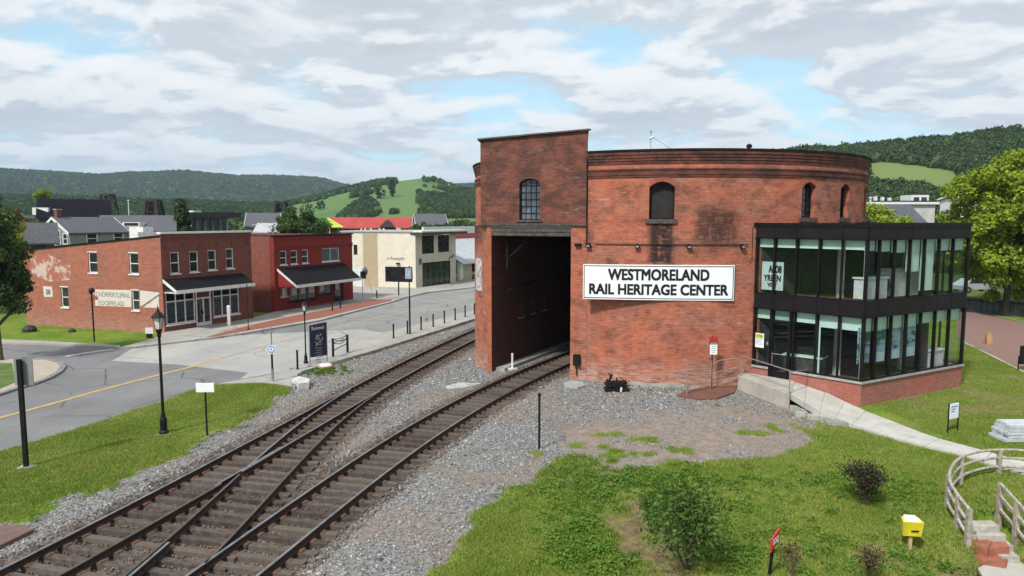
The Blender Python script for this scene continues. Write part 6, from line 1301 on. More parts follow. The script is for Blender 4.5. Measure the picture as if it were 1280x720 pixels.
stp = thing('garden_steps', (*G(1235, 660), 0), 'weathered timber steps going down between the wooden fences', 'steps')
for k, q in enumerate(((1212, 1250, 652, 660), (1212, 1258, 663, 671.5), (1240, 1267, 676, 684), (1252, 1275, 690, 698))):
    zt_ = .06-.17*k; a, b_ = Vector((*G(q[0], q[3]-2, zt_), zt_)), Vector((*G(q[1], q[3]-2, zt_), zt_)); d = Vector((.02, .36, 0)); dn = Vector((0, 0, -.19))
    MB().hexa([a+dn, b_+dn, b_+d+dn, a+d+dn], [a, b_, b_+d, a+d]).build('tread', M('grey_step_timber', (.44, .42, .37), (.30, .28, .25), 5, .9, bump=.3, bscale=20), stp)
bkm = brick_mat('terracotta_block', (.33, .12, .07), (.28, .10, .06), (.3, .14, .09), .1, .3, .01)
terr = M('terracotta', (.34, .125, .075), (.24, .09, .055), 4, .9, bump=.4, bscale=14, dirt=((.12, .05, .035), 3, .5))
bt = thing('terracotta_blocks', (*G(1235, 700, -.5), -.5), 'pair of chunky terracotta brick blocks stacked at the foot of the steps', 'brick blocks')
for quad, z1, z0 in (([(1214, 678), (1235, 684), (1240, 676), (1213, 671)], -.22, -.8), ([(1236, 684), (1262, 684), (1257, 677), (1241, 675)], -.27, -.8), ([(1222, 699), (1258, 705), (1262, 691), (1225, 689)], -.5, -.85)):
    MB().prism(PX(quad, z1), z0, z1).build('block', terr, bt)
sheet('lower_path', PX([(1222, 712), (1240, 703), (1290, 698), (1500, 760), (1300, 840)], -.66), -.62, walkm, .1)
# ---------------------------------------------------------------- shrubs
def twig_tree(mb, p, d, L, r, depth, tips, rr, spread=.7):
    q = p+d*L; mb.tube([p, (p+q)/2+Vector((rr.uniform(-1, 1), rr.uniform(-1, 1), 0))*L*.05, q], [r, r*.85, r*.65], 6, cap=False); tips.append(q)
    if depth > 0:
        for k in range(rr.choice((2, 3, 3))):
            nd = (d+Vector((rr.uniform(-1, 1), rr.uniform(-1, 1), rr.uniform(-.25, .6)))*spread).normalized(); twig_tree(mb, q, nd, L*rr.uniform(.6, .85), r*.6, depth-1, tips, rr, spread)
bark = M('tree_bark', (.10, .075, .055), (.05, .04, .032), 6, .95, bump=.6, bscale=20)
def shrub(name, x, y, h, wid, lmat, label, cat, nl=1500, ls=.05, stems=4, seed=1, low=.1, group=None, stemc=None):
    z = float(hgt(*G(x, y))); g = G(x, y, z); rr = random.Random(seed); t_ = thing(name, (*g, z), label, cat, group); mb = MB(); tips = []
    for k in range(stems): twig_tree(mb, Vector((g[0], g[1], z-.05)), Vector((rr.uniform(-.5, .5)*wid/h, rr.uniform(-.5, .5)*wid/h, 1)).normalized(), h*.42, h*.018, 2, tips, rr)
    mb.build('stem', stemc or bark, t_)
    T_ = np.array([(p.x-g[0], p.y-g[1], p.z-z) for p in tips]); c = T_[rng.integers(0, len(T_), nl)]+rng.normal(size=(nl, 3))*np.array([wid*.13, wid*.13, h*.1])
    c = c[c[:, 2] > low*h]; n = len(c); nr = rng.normal(size=(n, 3))+np.array([0, 0, .6]); nr /= np.linalg.norm(nr, axis=1)[:, None]
    quads_obj('foliage', c, nr, rng.uniform(.6, 1.3, n)*ls, [lmat], t_); return t_
darkleaf = leaf_mat('dark_red_leaves', [(.2, (.018, .022, .012)), (.85, (.10, .055, .03)), (.5, (.035, .04, .018))], .2, 1.5)
shrubleaf = leaf_mat('shrub_leaves', [(.2, (.03, .075, .014)), (.85, (.16, .22, .04)), (.5, (.065, .14, .022))], .3, 1.2)
shrub('dark_shrub', 1080, 633, 1.15, 1.0, darkleaf, 'round dark reddish shrub on the lawn left of the curved fence', 'shrub', 2600, .05, 6, 3)
shrub('young_tree', 860, 712, 1.85, 1.9, shrubleaf, 'leafy green sapling growing from the bare earth patch', 'sapling', 3000, .075, 7, 5, .1)
shrub('young_tree', 828, 660, .8, 1.1, shrubleaf, 'low light green bush behind the leafy sapling', 'bush', 1700, .065, 5, 6, .05)
shrub('withered_shrub', 990, 722, .75, .5, leaf_mat('brown_leaves', [(.2, (.09, .04, .025)), (.85, (.2, .11, .06)), (.5, (.13, .06, .035))], .2, 2), 'withered brown stalks beside the slanted red sign', 'shrub', 160, .05, 4, 8, .5)
shrub('withered_shrub', 1085, 724, .8, .7, leaf_mat('russet_leaves', [(.2, (.09, .04, .025)), (.85, (.14, .14, .05)), (.5, (.10, .06, .035))], .2, 2), 'straggly russet shrub cut by the bottom edge, below the yellow box', 'shrub', 420, .05, 5, 9, .3)
# ---------------------------------------------------------------- trees
def crown_leaves(shape, nclump, nleaf, lsize, clump_r, seed, flat=.8):
    """shape(u) -> points in the crown volume; returns centres, normals, sizes"""
    r_ = np.random.default_rng(seed); cc = shape(r_, nclump); rad = clump_r*r_.uniform(.6, 1.4, nclump)
    k = r_.integers(0, nclump, nleaf); d = r_.normal(size=(nleaf, 3)); d /= np.linalg.norm(d, axis=1)[:, None]; rr = r_.uniform(.25, 1, nleaf)**.5
    P = cc[k]+d*(rad[k]*rr)[:, None]*np.array([1, 1, flat]); nr = d*.6+r_.normal(size=(nleaf, 3))*.45+np.array([0, 0, .35]); nr /= np.linalg.norm(nr, axis=1)[:, None]
    return P, nr, r_.uniform(.6, 1.35, nleaf)*lsize
def ell(rx, ry, rz, zc, hollow=.45, top=0.0):
    def f(r_, n):
        d = r_.normal(size=(n, 3)); d /= np.linalg.norm(d, axis=1)[:, None]; q = r_.uniform(hollow, 1, n)[:, None]
        P = d*q; w_ = 1-top*np.clip(P[:, 2:3], 0, 1); P[:, :2] *= w_; return P*np.array([rx, ry, rz])+np.array([0, 0, zc])
    return f
def cone(r, z0, z1):
    def f(r_, n):
        u = r_.uniform(0, 1, n)**1.3; a = r_.uniform(0, 6.28, n); q = r*(1-u)*r_.uniform(.5, 1, n)+.05; return np.stack([q*np.cos(a), q*np.sin(a), z0+(z1-z0)*u], 1)
    return f
def make_tree(name, loc, H, crown_args, lmat, label, cat, trunk_r=.2, trunk_h=None, seed=1, group=None, limbs=6, name_l=None):
    t_ = thing(name, loc, label, cat, group); rr = random.Random(seed); P, nr, s = crown_leaves(*crown_args); th = trunk_h or H*.35
    mb = MB(); b_ = Vector(loc); mb.tube([b_+Vector((0, 0, -.1)), b_+Vector((0, 0, .3)), b_+Vector((rr.uniform(-.1, .1), 0, th)), b_+Vector((rr.uniform(-.2, .2), rr.uniform(-.2, .2), H*.8))], [trunk_r*1.4, trunk_r, trunk_r*.75, trunk_r*.15], 9)
    for k in range(limbs):
        a = rr.uniform(0, 6.28); z = th*rr.uniform(.75, 1.6); R_ = H*rr.uniform(.14, .26); mb.tube([b_+Vector((0, 0, z)), b_+Vector((math.cos(a)*R_*.5, math.sin(a)*R_*.5, z+R_*.5)), b_+Vector((math.cos(a)*R_, math.sin(a)*R_, z+R_*1.3))], [trunk_r*.5, trunk_r*.32, trunk_r*.08], 6)
    mb.build('trunk', bark, t_); quads_obj('crown', P, nr, s, [lmat], t_); return t_
limeleaf = leaf_mat('yellow_green_leaves', [(.2, (.06, .115, .010)), (.85, (.38, .46, .04)), (.5, (.18, .26, .02))], .4, .35)
midleaf = leaf_mat('green_leaves', [(.2, (.022, .05, .012)), (.85, (.11, .17, .03)), (.5, (.05, .10, .018))], .25, .4)
darkl = leaf_mat('deep_green_leaves', [(.2, (.010, .025, .008)), (.85, (.06, .10, .025)), (.5, (.024, .052, .014))], .2, .5)
conl = leaf_mat('conifer_needles', [(.2, (.012, .03, .010)), (.85, (.06, .10, .02)), (.5, (.028, .058, .014))], .15, .6)
make_tree('broadleaf_tree', (41.3, 58.5, 0), 14.3, (ell(5.9, 5.0, 6.7, 7.4, .4, .28), 270, 70000, .22, .95, 11), limeleaf, 'large yellow green leafy tree right of the glass annex', 'tree', .3, 2.5, 2, limbs=10)
make_tree('broadleaf_tree', (50.5, 66, 0), 13.8, (ell(5.4, 4.8, 6.3, 7.2, .4, .2), 200, 42000, .25, 1.0, 12), limeleaf, 'second yellow green tree cut by the right edge behind the large one', 'tree', .3, 2.5, 3)
g = G(9, 452); make_tree('broadleaf_tree', (g[0]-.35, g[1], .1), 9.2, (ell(1.75, 1.8, 3.8, 5.6, .3, .35), 90, 16000, .15, .55, 13), leaf_mat('street_tree_leaves', [(.2, (.014, .034, .009)), (.85, (.09, .14, .025)), (.5, (.034, .072, .014))], .22, .5), 'dark green street tree at the left edge on the corner lawn', 'tree', .13, 2.4, 4)
make_tree('broadleaf_tree', (-45.5, 60, 0), 9.5, (ell(4.6, 4, 4.2, 5.6, .4, .3), 110, 17000, .24, .9, 14), limeleaf, 'lighter green tree behind the dark street tree, far left', 'tree', .25, 2.5, 5)
make_tree('conifer_tree', (-43.0, 92, 0), 10.3, (cone(3.1, .8, 10.3), 150, 14000, .26, .55, 15), conl, 'pointed dark conifer above the roof of the brick corner store', 'tree', .2, 2, 6, limbs=0)
make_tree('broadleaf_tree', (-31, 104, 0), 9.6, (ell(4.6, 4, 4.4, 5.4, .4), 100, 15000, .26, .95, 16), midleaf, 'bushy green tree above the red store roof', 'tree', .25, 3, 7)
make_tree('broadleaf_tree', (42, 82, 0), 9.3, (ell(5.2, 4, 3.4, 6.0, .4), 90, 13000, .27, .95, 17), limeleaf, 'low spreading tree between the grey roofs and the large tree', 'tree', .25, 3, 8)
make_tree('broadleaf_tree', (34.2, 70, 0), 8.4, (ell(1.6, 1.6, 2.2, 6.4, .3), 30, 3500, .22, .7, 18), midleaf, 'small bright bush tree against the right side of the roundhouse', 'tree', .12, 3, 9)
# copies for the town behind
def crown_src(seed, R=1.0, nl=700, mat=None, core=True):
    v, f = ico(2); r = random.Random(seed); pts = []; 
    for p in v:
        q = Vector(p); k = .62+.28*mnoise.noise(q*1.6+Vector((seed*3.1, 0, 0))); pts.append((q.x*k, q.y*k, q.z*k*.85))
    P, nr, s = crown_leaves(ell(.72, .72, .62, 0, .55), 26, nl, .17, .34, seed+50)
    n0 = len(pts); t1 = np.cross(nr, rng.normal(size=nr.shape)); t1 /= np.linalg.norm(t1, axis=1)[:, None]; t2 = np.cross(nr, t1)
    for i in range(len(P)):
        a, b_, c = P[i], t1[i]*s[i]*.6, t2[i]*s[i]*.45; n = len(pts); pts += [tuple(a-b_), tuple(a-c), tuple(a+b_), tuple(a+c)]; f.append([n, n+1, n+2, n+3])
    return src_obj((pts, f), 'crown_shape', mat)
# ---------------------------------------------------------------- hills (real terrain shells with woods standing on them)
def hill(name, sil, r0, r1, r2, mat, rough=6.0, nseed=1, az_ext=0, power=1.0, na=160, nr_=40, base=0.0):
    xs = np.array([p[0] for p in sil], float); ys = np.array([p[1] for p in sil], float)
    az = np.linspace(xs[0], xs[-1], na); yy = np.interp(az, xs, ys)
    d = np.array([ray(a, b_) for a, b_ in zip(az, yy)]); hor = np.hypot(d[:, 0], d[:, 1]); dirx, diry = d[:, 0]/hor, d[:, 1]/hor; tanv = d[:, 2]/hor
    R = np.concatenate([np.linspace(r0, r1, nr_), np.linspace(r1, r2, nr_//2+1)[1:]])
    H = CAMH+tanv*r1; T_ = np.where(R <= r1, (R-r0)/(r1-r0), 1-(R-r1)/(r2-r1)*.8); prof = np.clip(T_, 0, 1)**power; prof = prof*prof*(3-2*prof) if power == 1.0 else prof
    X = dirx[:, None]*R; Y = diry[:, None]*R; Z = base+(H[:, None]-base)*prof+rough*(vnoise(X, Y, (r1-r0)/5, nseed)-.5)*np.sin(np.clip(T_, 0, 1)*math.pi)
    mb = MB(); mb.v = [tuple(p) for p in np.stack([X, Y, Z], -1).reshape(-1, 3)]; nR = len(R)
    for i in range(na-1):
        for j in range(nR-1): mb.f.append([i*nR+j, (i+1)*nR+j, (i+1)*nR+j+1, i*nR+j+1]); mb.m.append(0)
    o = mb.build(name, mat, smooth=True); struct(o)
    def at(px_, r):
        tv = np.interp(px_, az, tanv); dx = np.interp(px_, az, dirx); dy = np.interp(px_, az, diry); t_ = np.where(r <= r1, (r-r0)/(r1-r0), 1-(r-r1)/(r2-r1)*.8); pr = np.clip(t_, 0, 1)**power; pr = pr*pr*(3-2*pr) if power == 1.0 else pr
        x_, y_ = dx*r, dy*r; return x_, y_, base+(CAMH+tv*r1-base)*pr+rough*(vnoise(x_, y_, (r1-r0)/5, nseed)-.5)*np.sin(np.clip(t_, 0, 1)*math.pi)
    return at
def project(x, y, z):
    zz_ = z-CAMH; dep = y*CP-zz_*SP; up = y*SP+zz_*CP; return 640+FPX*x/dep, 360-FPX*up/dep
forestm = M('forest_floor', (.018, .035, .012), (.035, .06, .018), .01, .95)
def field_mat(name, c1, c2, c3, sc):
    m, t, b = new_mat(name); P = t.add('ShaderNodeNewGeometry').outputs['Position']
    vo = t.add('ShaderNodeTexVoronoi', {'Vector': t.mapping(P, (1, .45, .0)), 'Scale': sc}); s_ = t.add('ShaderNodeSeparateColor', {0: vo.outputs['Color']}).outputs[0]
    col = t.mix(t.ramp(s_, .3, .5), c1, c2); col = t.mix(t.ramp(s_, .7, .75), col, c3); col = t.mix(t.ramp(t.noise(P, sc*3, 6, .6), .35, .7, 0, .5), col, c1)
    t.set(b.inputs['Base Color'], col); b.inputs['Roughness'].default_value = .95; return m
far_sil = [(-250, 226), (-100, 218), (0, 216), (60, 219), (120, 222.5), (170, 221), (230, 218), (290, 223), (340, 223.5), (400, 226), (425, 234), (470, 240), (540, 236), (600, 234), (700, 230), (900, 226), (1400, 222)]
hf = hill('far_ridge', far_sil, 1150, 2300, 3200, forestm, 30, 2, na=220)
mid_sil = [(-250, 250), (0, 250), (100, 251), (200, 254), (300, 258), (345, 260), (375, 254), (400, 249), (440, 238), (470, 232), (500, 228.5), (530, 225), (560, 231), (590, 238), (640, 246), (760, 255), (900, 262)]
hm_ = hill('field_hill', mid_sil, 330, 820, 1200, field_mat('hill_fields', (.085, .15, .032), (.045, .125, .02), (.125, .105, .05), .015), 8, 5)
rt_sil = [(640, 240), (760, 222), (900, 205), (965, 196), (1000, 193), (1060, 190), (1100, 185), (1150, 181), (1200, 177), (1240, 171), (1280, 169), (1500, 160)]
hr_ = hill('wooded_hill', rt_sil, 160, 420, 620, field_mat('meadow', (.10, .18, .03), (.14, .22, .035), (.13, .17, .04), .03), 4, 7, power=1.25)
fl1 = leaf_mat('far_forest_leaves', [(.2, (.014, .032, .012)), (.85, (.075, .125, .03)), (.5, (.032, .066, .018))], .15, .02)
fl2 = leaf_mat('dark_forest_leaves', [(.2, (.010, .022, .009)), (.85, (.05, .085, .022)), (.5, (.022, .046, .013))], .15, .02)
csA = [crown_src(k, mat=fl1, nl=500) for k in range(3)]+[crown_src(7, mat=fl2, nl=500)]
csD = [crown_src(k+20, mat=fl2, nl=900) for k in range(3)]; csM = [crown_src(k+30, mat=midleaf, nl=900) for k in range(2)]+[crown_src(40, mat=fl1, nl=900)]
def plant(name, x, y, z, size, srcs, zs=1.0, label=None):
    n = len(x); S = np.stack([size, size, size*zs*rng.uniform(.85, 1.25, n)], 1); o = scatter(name, np.stack([x, y, z+S[:, 2]*.35], 1), S, np.stack([np.zeros(n), np.zeros(n), rng.uniform(0, 6.28, n)], 1), srcs)
    if label: o['label'] = label
    return o
N = 30000; pxx = rng.uniform(-240, 640, N); r = 1150+1250*rng.uniform(0, 1, N)**.9; x, y, z = hf(pxx, r); plant('far_woods', x, y, z, rng.uniform(6, 10, N), csA)
# field hill: patches of wood measured on the slope
N = 50000; pxx = rng.uniform(-240, 900, N); r = 330+520*rng.uniform(0, 1, N)**.8; x, y, z = hm_(pxx, r); u, v = project(x, y, z)
polys = [[(-300, 230), (312, 250), (358, 240), (431, 226), (458, 218), (496, 220), (496, 229.5), (463, 234), (433, 240), (409, 247), (373, 254), (336, 260), (300, 275), (-300, 300)], [(431, 257), (442, 246), (455, 240), (468, 243), (478, 254), (462, 263), (414, 269)], [(527, 218), (545, 219), (575, 230), (600, 234), (600, 239), (575, 237), (545, 227), (528, 226)], [(521, 233), (560, 237), (600, 237), (700, 240), (700, 262), (555, 261), (525, 258)], [(482, 256), (486, 248), (495, 249), (497, 257)], [(640, 200), (1000, 200), (1000, 280), (640, 280)], [(300, 265), (600, 267), (600, 275), (300, 275)]]
k = np.zeros(N, bool)
u2, v2 = project(x, y, z+6); k2 = k.copy()
for p in polys: k |= inpoly(u+rng.normal(size=N)*1.5, v+rng.normal(size=N)*1.0, p); k2 |= inpoly(u2, v2, p)
k &= k2
x, y, z = x[k], y[k], z[k]; plant('hillside_woods', x, y, z, rng.uniform(1.8, 3.6, len(x)), csA+csD+csM, 1.25)
N = 17000; pxx = rng.uniform(860, 1400, N); r = 165+300*rng.uniform(0, 1, N)**.8; x, y, z = hr_(pxx, r); u, v = project(x, y, z)
meadow = [(1080, 204), (1105, 201), (1150, 207), (1195, 213), (1206, 222), (1204, 240), (1185, 238), (1150, 228), (1110, 223), (1080, 225)]
u2, v2 = project(x, y, z+4); u3, v3 = project(x, y, z+2); k = ~(inpoly(u+rng.normal(size=N)*1.0, v+rng.normal(size=N)*.6, meadow) | inpoly(u2, v2, meadow) | inpoly(u3, v3, meadow)); x, y, z = x[k], y[k], z[k]; plant('right_hill_woods', x, y, z, rng.uniform(2.0, 4.3, len(x)), csD+csA+csM+csA)
# belts of town trees between the houses and the hills
N = 1300; pxx = rng.uniform(-260, 640, N); r = 150+330*rng.uniform(0, 1, N); d = np.array([ray(a, 274) for a in pxx]); x, y = d[:, 0]*r, d[:, 1]*r; k = r > 150; u, v = project(x, y, np.zeros(N)+6)
k &= ~((u > 395) & (u < 520) & (r < 215))
plant('town_tree_belt', x[k], y[k], rng.uniform(-1.5, 1.0, k.sum()), rng.uniform(2.6, 5.6, k.sum()), csM+csM+csD, 1.15)
N = 260; pxx = rng.uniform(1010, 1500, N); r = rng.uniform(105, 180, N); d = np.array([ray(a, 274) for a in pxx]); x, y = d[:, 0]*r, d[:, 1]*r
plant('right_tree_belt', x, y, rng.uniform(-1, 2.0, N), rng.uniform(3, 5.2, N), csD+csM, 1.1)
# lone trees on the field hill
for (px_, py_, h, mt_, lb, nm) in ((490, 246, 17, 0, 'lone slim dark tree standing on the middle of the field hill', 'poplar_tree'), (473, 248, 13, 1, 'round dark tree left of the slim one on the field hill', 'broadleaf_tree'), (400, 262, 9, 1, 'small round tree on the green field left of the red roof', 'broadleaf_tree')):
    rr_ = 640 if nm != 'broadleaf_tree' or px_ > 420 else 420
    best = min(np.arange(340, 815, 5), key=lambda q: abs(project(*[float(w_) for w_ in hm_(px_, float(q))])[1]-py_)); X_, Y_, Z_ = [float(w_) for w_ in hm_(px_, float(best))]
    rx = h*.16 if nm == 'poplar_tree' else h*.42
    make_tree(nm, (X_, Y_, Z_-1), h, (ell(rx, rx, h*.48, h*.52, .3), 40, 1800, h*.05, h*.09, int(px_)), darkl, lb, 'tree', .3, h*.2, 3, limbs=2)

# ---------------------------------------------------------------- houses and structures behind the stores
def gable_house(name, loc, rot, L, Wd, eave, ridge, wallm, roofm, label, cat='house', wins=(), over=.35, roofth=.15, chim=(), trim=white_paint):
    """ridge along local x"""
    t_ = thing(name, (loc[0], loc[1], 0), label, cat); cr, sr = math.cos(rot), math.sin(rot)
    def T(x, y, z): return Vector((loc[0]+x*cr-y*sr, loc[1]+x*sr+y*cr, z))
    mb = MB(); x, y = L/2, Wd/2
    mb.face([T(-x, -y, 0), T(x, -y, 0), T(x, -y, eave), T(-x, -y, eave)]); mb.face([T(x, y, 0), T(-x, y, 0), T(-x, y, eave), T(x, y, eave)])
    mb.face([T(x, -y, 0), T(x, y, 0), T(x, y, eave), T(x, 0, ridge), T(x, -y, eave)]); mb.face([T(-x, y, 0), T(-x, -y, 0), T(-x, -y, eave), T(-x, 0, ridge), T(-x, y, eave)]); mb.build('wall', wallm, t_)
    sl = (ridge-eave)/y; rf = MB(); X = x+over; Y = y+over
    for s in (-1, 1): rf.hexa([T(-X, s*Y, eave-sl*over), T(X, s*Y, eave-sl*over), T(X, 0, ridge), T(-X, 0, ridge)], [T(-X, s*Y, eave-sl*over+roofth), T(X, s*Y, eave-sl*over+roofth), T(X, 0, ridge+roofth), T(-X, 0, ridge+roofth)])
    ro_ = rf.build('roof', roofm, t_)
    for s in (-1, 1):
        for e in (-1, 1):
            tm = MB(); tm.hexa([T(e*X, s*Y, eave-sl*over-.12), T(e*(X+.06), s*Y, eave-sl*over-.12), T(e*(X+.06), 0, ridge-.12), T(e*X, 0, ridge-.12)], [T(e*X, s*Y, eave-sl*over+roofth+.01), T(e*(X+.06), s*Y, eave-sl*over+roofth+.01), T(e*(X+.06), 0, ridge+roofth+.01), T(e*X, 0, ridge+roofth+.01)]); tm.build('bargeboard', trim, ro_)
    for (face, a, z0, ww, hh) in wins:
        P, Q = {'f': (T(-x, -y, 0), T(x, -y, 0)), 'r': (T(x, -y, 0), T(x, y, 0)), 'l': (T(-x, y, 0), T(-x, -y, 0))}[face]; w = Wall(P[:2], Q[:2]); c = w.L*a
        wn = MB(); 
        for (p, q, c0, c1) in ((c-ww/2-.1, c-ww/2, z0-.1, z0+hh+.1), (c+ww/2, c+ww/2+.1, z0-.1, z0+hh+.1), (c-ww/2, c+ww/2, z0-.1, z0), (c-ww/2, c+ww/2, z0+hh, z0+hh+.1), (c-ww/2, c+ww/2, z0+hh/2-.03, z0+hh/2+.03)): wn.wbox(w, p, q, c0, c1, .002, .07)
        f = wn.build('window', trim, t_); MB().wbox(w, c-ww/2, c+ww/2, z0, z0+hh, .003, .03).build('pane', dark_glass, f)
    for (cx_, cy_, s, h, mt_) in chim: p = T(cx_, cy_, 0); MB().box((p.x, p.y, ridge+h/2-.6), (s, s, h+1.2), rot).build('chimney', mt_, ro_); MB().box((p.x, p.y, ridge+h+.03), (s+.12, s+.12, .1), rot).build('chimney_cap', old_concrete, ro_)
    return t_
cb = M('chimney_brick', (.20, .075, .05), (.13, .05, .04), 4, .9)
clap = M('blue_grey_clapboard', (.22, .255, .265), (.18, .21, .22), 2, .7)
def X_at(px_, Y): return (px_-640)/FPX*Y/ (CP) * (CP) if False else ray(px_, 274)[0]/ray(px_, 274)[1]*Y
def Z_at(py_, Y): return CAMH+ray(640, py_)[2]/ray(640, py_)[1]*Y
def corner_loc(px_, Y, rot, L, Wd):
    u_, v_ = Vector((math.cos(rot), math.sin(rot))), Vector((-math.sin(rot), math.cos(rot))); p = Vector((X_at(px_, Y), Y))+u_*L/2+v_*Wd/2; return (p.x, p.y, 0)
Y = 72
gable_house('grey_house', corner_loc(86, Y, 1.09, 6.2, 5.2), 1.09, 6.2, 5.2, Z_at(291.5, Y), Z_at(273, Y+1.2), clap, roof_grey, 'blue grey clapboard house with white trimmed windows behind the brick corner store', wins=[('l', .86, Z_at(304.5, Y), .6, .95), ('l', .62, Z_at(304.5, Y), .7, 1.25), ('f', .36, Z_at(305, Y), 1.0, 1.0), ('f', .83, Z_at(304, Y), .95, .95)], over=.2, chim=[(-2.6, .1, .5, .9, cb)])
Y = 68; xa, xb = X_at(27, Y), X_at(60, Y)
gable_house('slate_roof_house', ((xa+xb)/2-.3, Y+1.2, 0), .62, 2.0, 2.4, Z_at(300, Y), Z_at(280, Y+2), M('dull_grey_wall', (.16, .16, .16), (.12, .12, .12), 2), roof_grey, 'low house with a dark slate roof left of the clapboard house', wins=[('f', .4, Z_at(315, Y), .9, 1.0)], trim=roof_grey)
Y = 88; xa, xb = X_at(118, Y), X_at(198, Y)
h4 = gable_house('long_grey_roof_house', ((xa+xb)/2, Y+3, 0), .42, xb-xa, 6.5, Z_at(288.5, Y), Z_at(270.5, Y+3), M('tan_house_wall', (.33, .29, .22), (.27, .24, .19), 2), roof_grey, 'long house with a grey roof and a framed skylight right of the clapboard house', wins=[('f', .3, Z_at(297, Y), .8, .5), ('f', .75, Z_at(297, Y), .8, .5)], trim=roof_grey)
sk = MB(); c = Vector((X_at(163, Y), Y+.9, Z_at(280.5, Y+.9))); sk.box((c.x, c.y, c.z), (2.2, 1.5, .55), -.06); s_ = sk.build('skylight', white_paint, h4); MB().box((c.x, c.y-.76, c.z+.02), (1.8, .04, .36), -.06).build('pane', dark_glass, s_)
Y = 118; xa, xb = X_at(38, Y), X_at(113, Y)
bn_ = gable_house('black_barn', ((xa+xb)/2, Y+4, 0), .55, xb-xa, 9, Z_at(272, Y), Z_at(250, Y+4), M('barn_wall', (.06, .06, .06), None), M('black_barn_roof', (.007, .006, .010), (.011, .010, .014), .5, .9, spec=.1), 'big black roofed barn behind the grey houses', 'barn', trim=black)
MB().box((X_at(50, Y-1), Y-.6, Z_at(264, Y-1)), (2.6, .5, 1.2)).build('dormer', white_paint, bn_)
MB().box((X_at(60, Y-1)-3.5, Y-.2, Z_at(271, Y-1)), (4.5, .8, .5)).build('lower_roof', roof_grey, bn_)
make_tree('broadleaf_tree', (X_at(57, 135), 135, 0), Z_at(241, 135), (ell(1.3, 1.3, 1.6, Z_at(246, 135), .2), 16, 900, .35, .6, 61), limeleaf, 'small yellow green treetop poking above the black barn', 'tree', .2, 5, 3)
ch = thing('brick_chimney_stack', (X_at(21, 72), 72, 0), 'tall orange brick chimney stack at the far left above the slate roof', 'chimney'); MB().box((X_at(21, 72), 72, Z_at(262, 72)/2), (.55, .55, Z_at(262, 72))).build('stack', cb, ch); MB().box((X_at(21, 72), 72, Z_at(262, 72)), (.68, .68, .15)).build('cap', cb, ch)
ch = thing('brick_chimney_stack', (X_at(29.5, 69), 69, 0), 'shorter orange brick chimney stack right of the tall one', 'chimney'); MB().box((X_at(29.5, 69), 69, Z_at(274, 69)/2), (.6, .6, Z_at(274, 69))).build('stack', cb, ch); MB().box((X_at(29.5, 69), 69, Z_at(274, 69)), (.72, .72, .15)).build('cap', cb, ch)
# steel lattice towers
steel = M('dark_tower_steel', (.022, .018, .018), (.04, .03, .028), 3, .8)
def tower(px_, Y, wpx, ytop, label, arches=False):
    x0 = X_at(px_, Y); H = Z_at(ytop, Y); Wt = wpx/FPX*Y; t_ = thing('lattice_tower', (x0, Y, 0), label, 'tower', 'dark steel towers on the skyline'); lv = 4
    c = lambda sx, sy, f: Vector((x0+sx*Wt*(.5-.27*f), Y+sy*Wt*(.5-.27*f), H*.25+H*.75*f if f > 0 else 0))
    for sx in (-1, 1):
        for sy in (-1, 1): MB().tube([c(sx, sy, 0), c(sx, sy, .001), c(sx, sy, 1)], .16 if not arches else .34, 5).build('leg', steel, t_)
    br = MB()
    for k in range(lv):
        f0, f1 = k/lv, (k+1)/lv
        f0 = max(f0, .001)
        for (a, b_) in (((-1, -1), (1, -1)), ((1, -1), (1, 1)), ((1, 1), (-1, 1)), ((-1, 1), (-1, -1))):
            br.tube([c(*a, f0), c(*b_, f1)], .07, 4); br.tube([c(*b_, f0), c(*a, f1)], .07, 4); br.tube([c(*a, f1), c(*b_, f1)], .09, 4)
    br.build('bracing', steel, t_); MB().box((x0, Y, H), (Wt*.55, Wt*.55, .5)).build('head_platform', steel, t_)
    if arches:
        for s in (-.3, .3): MB().lathe((x0+s*Wt*.5, Y, 0), [(Wt*.3, 0), (Wt*.24, H*.6), (Wt*.13, H*.9), (Wt*.05, H)], 9).build('kiln_shell', M('sooty_kiln_brick', (.06, .04, .036), (.03, .022, .02), 2, .9), t_)
tower(136, 150, 24, 244, 'open dark lattice tower on the skyline behind the grey roofs'); tower(193, 140, 26, 251, 'squat dark tower with two cone shapes above the long grey roof', True); tower(352, 150, 22, 253, 'dark tower with twin cones left of the red roofed building', True)
fp = thing('flagpole', (X_at(161.5, 150), 150, 0), 'thin white flagpole between the two left towers', 'flagpole'); MB().tube([(X_at(161.5, 150), 150, 0), (X_at(161.5, 150), 150, Z_at(252, 150))], .09, 6).build('pole', white_paint, fp); MB().lathe((X_at(161.5, 150), 150, Z_at(252, 150)), [(.05, 0), (.22, .2), (.05, .4)], 8).build('finial', white_paint, fp)
# open black canopy with pale bays
Y = 112; cn = thing('black_canopy_shed', (X_at(258, Y), Y, 0), 'long open shed with a black roof on dark posts behind the brick store', 'shed'); xa, xb = X_at(229, Y), X_at(283, Y)
MB().box(((xa+xb)/2, Y+3, Z_at(268.5, Y)), (xb-xa, 6.5, .8)).build('roof', black, cn); MB().box((xa-.5, Y+3, Z_at(265, Y)), (3, 3, .5)).build('roof_hatch', white_paint, cn)
for k in range(6): x = xa+.4+(xb-xa-.8)*k/5; MB().box((x, Y, Z_at(270, Y)/2), (.5, .4, Z_at(270, Y))).build('post', black, cn)
for k in range(5):
    x = xa+.4+(xb-xa-.8)*(k+.5)/5; MB().box((x, Y+1.5, Z_at(271, Y)/2), ((xb-xa)/6.2, .2, Z_at(271, Y))).build('bay_panel', M('pale_blue_grey_panel', (.30, .34, .38), (.22, .25, .28), 1), cn)
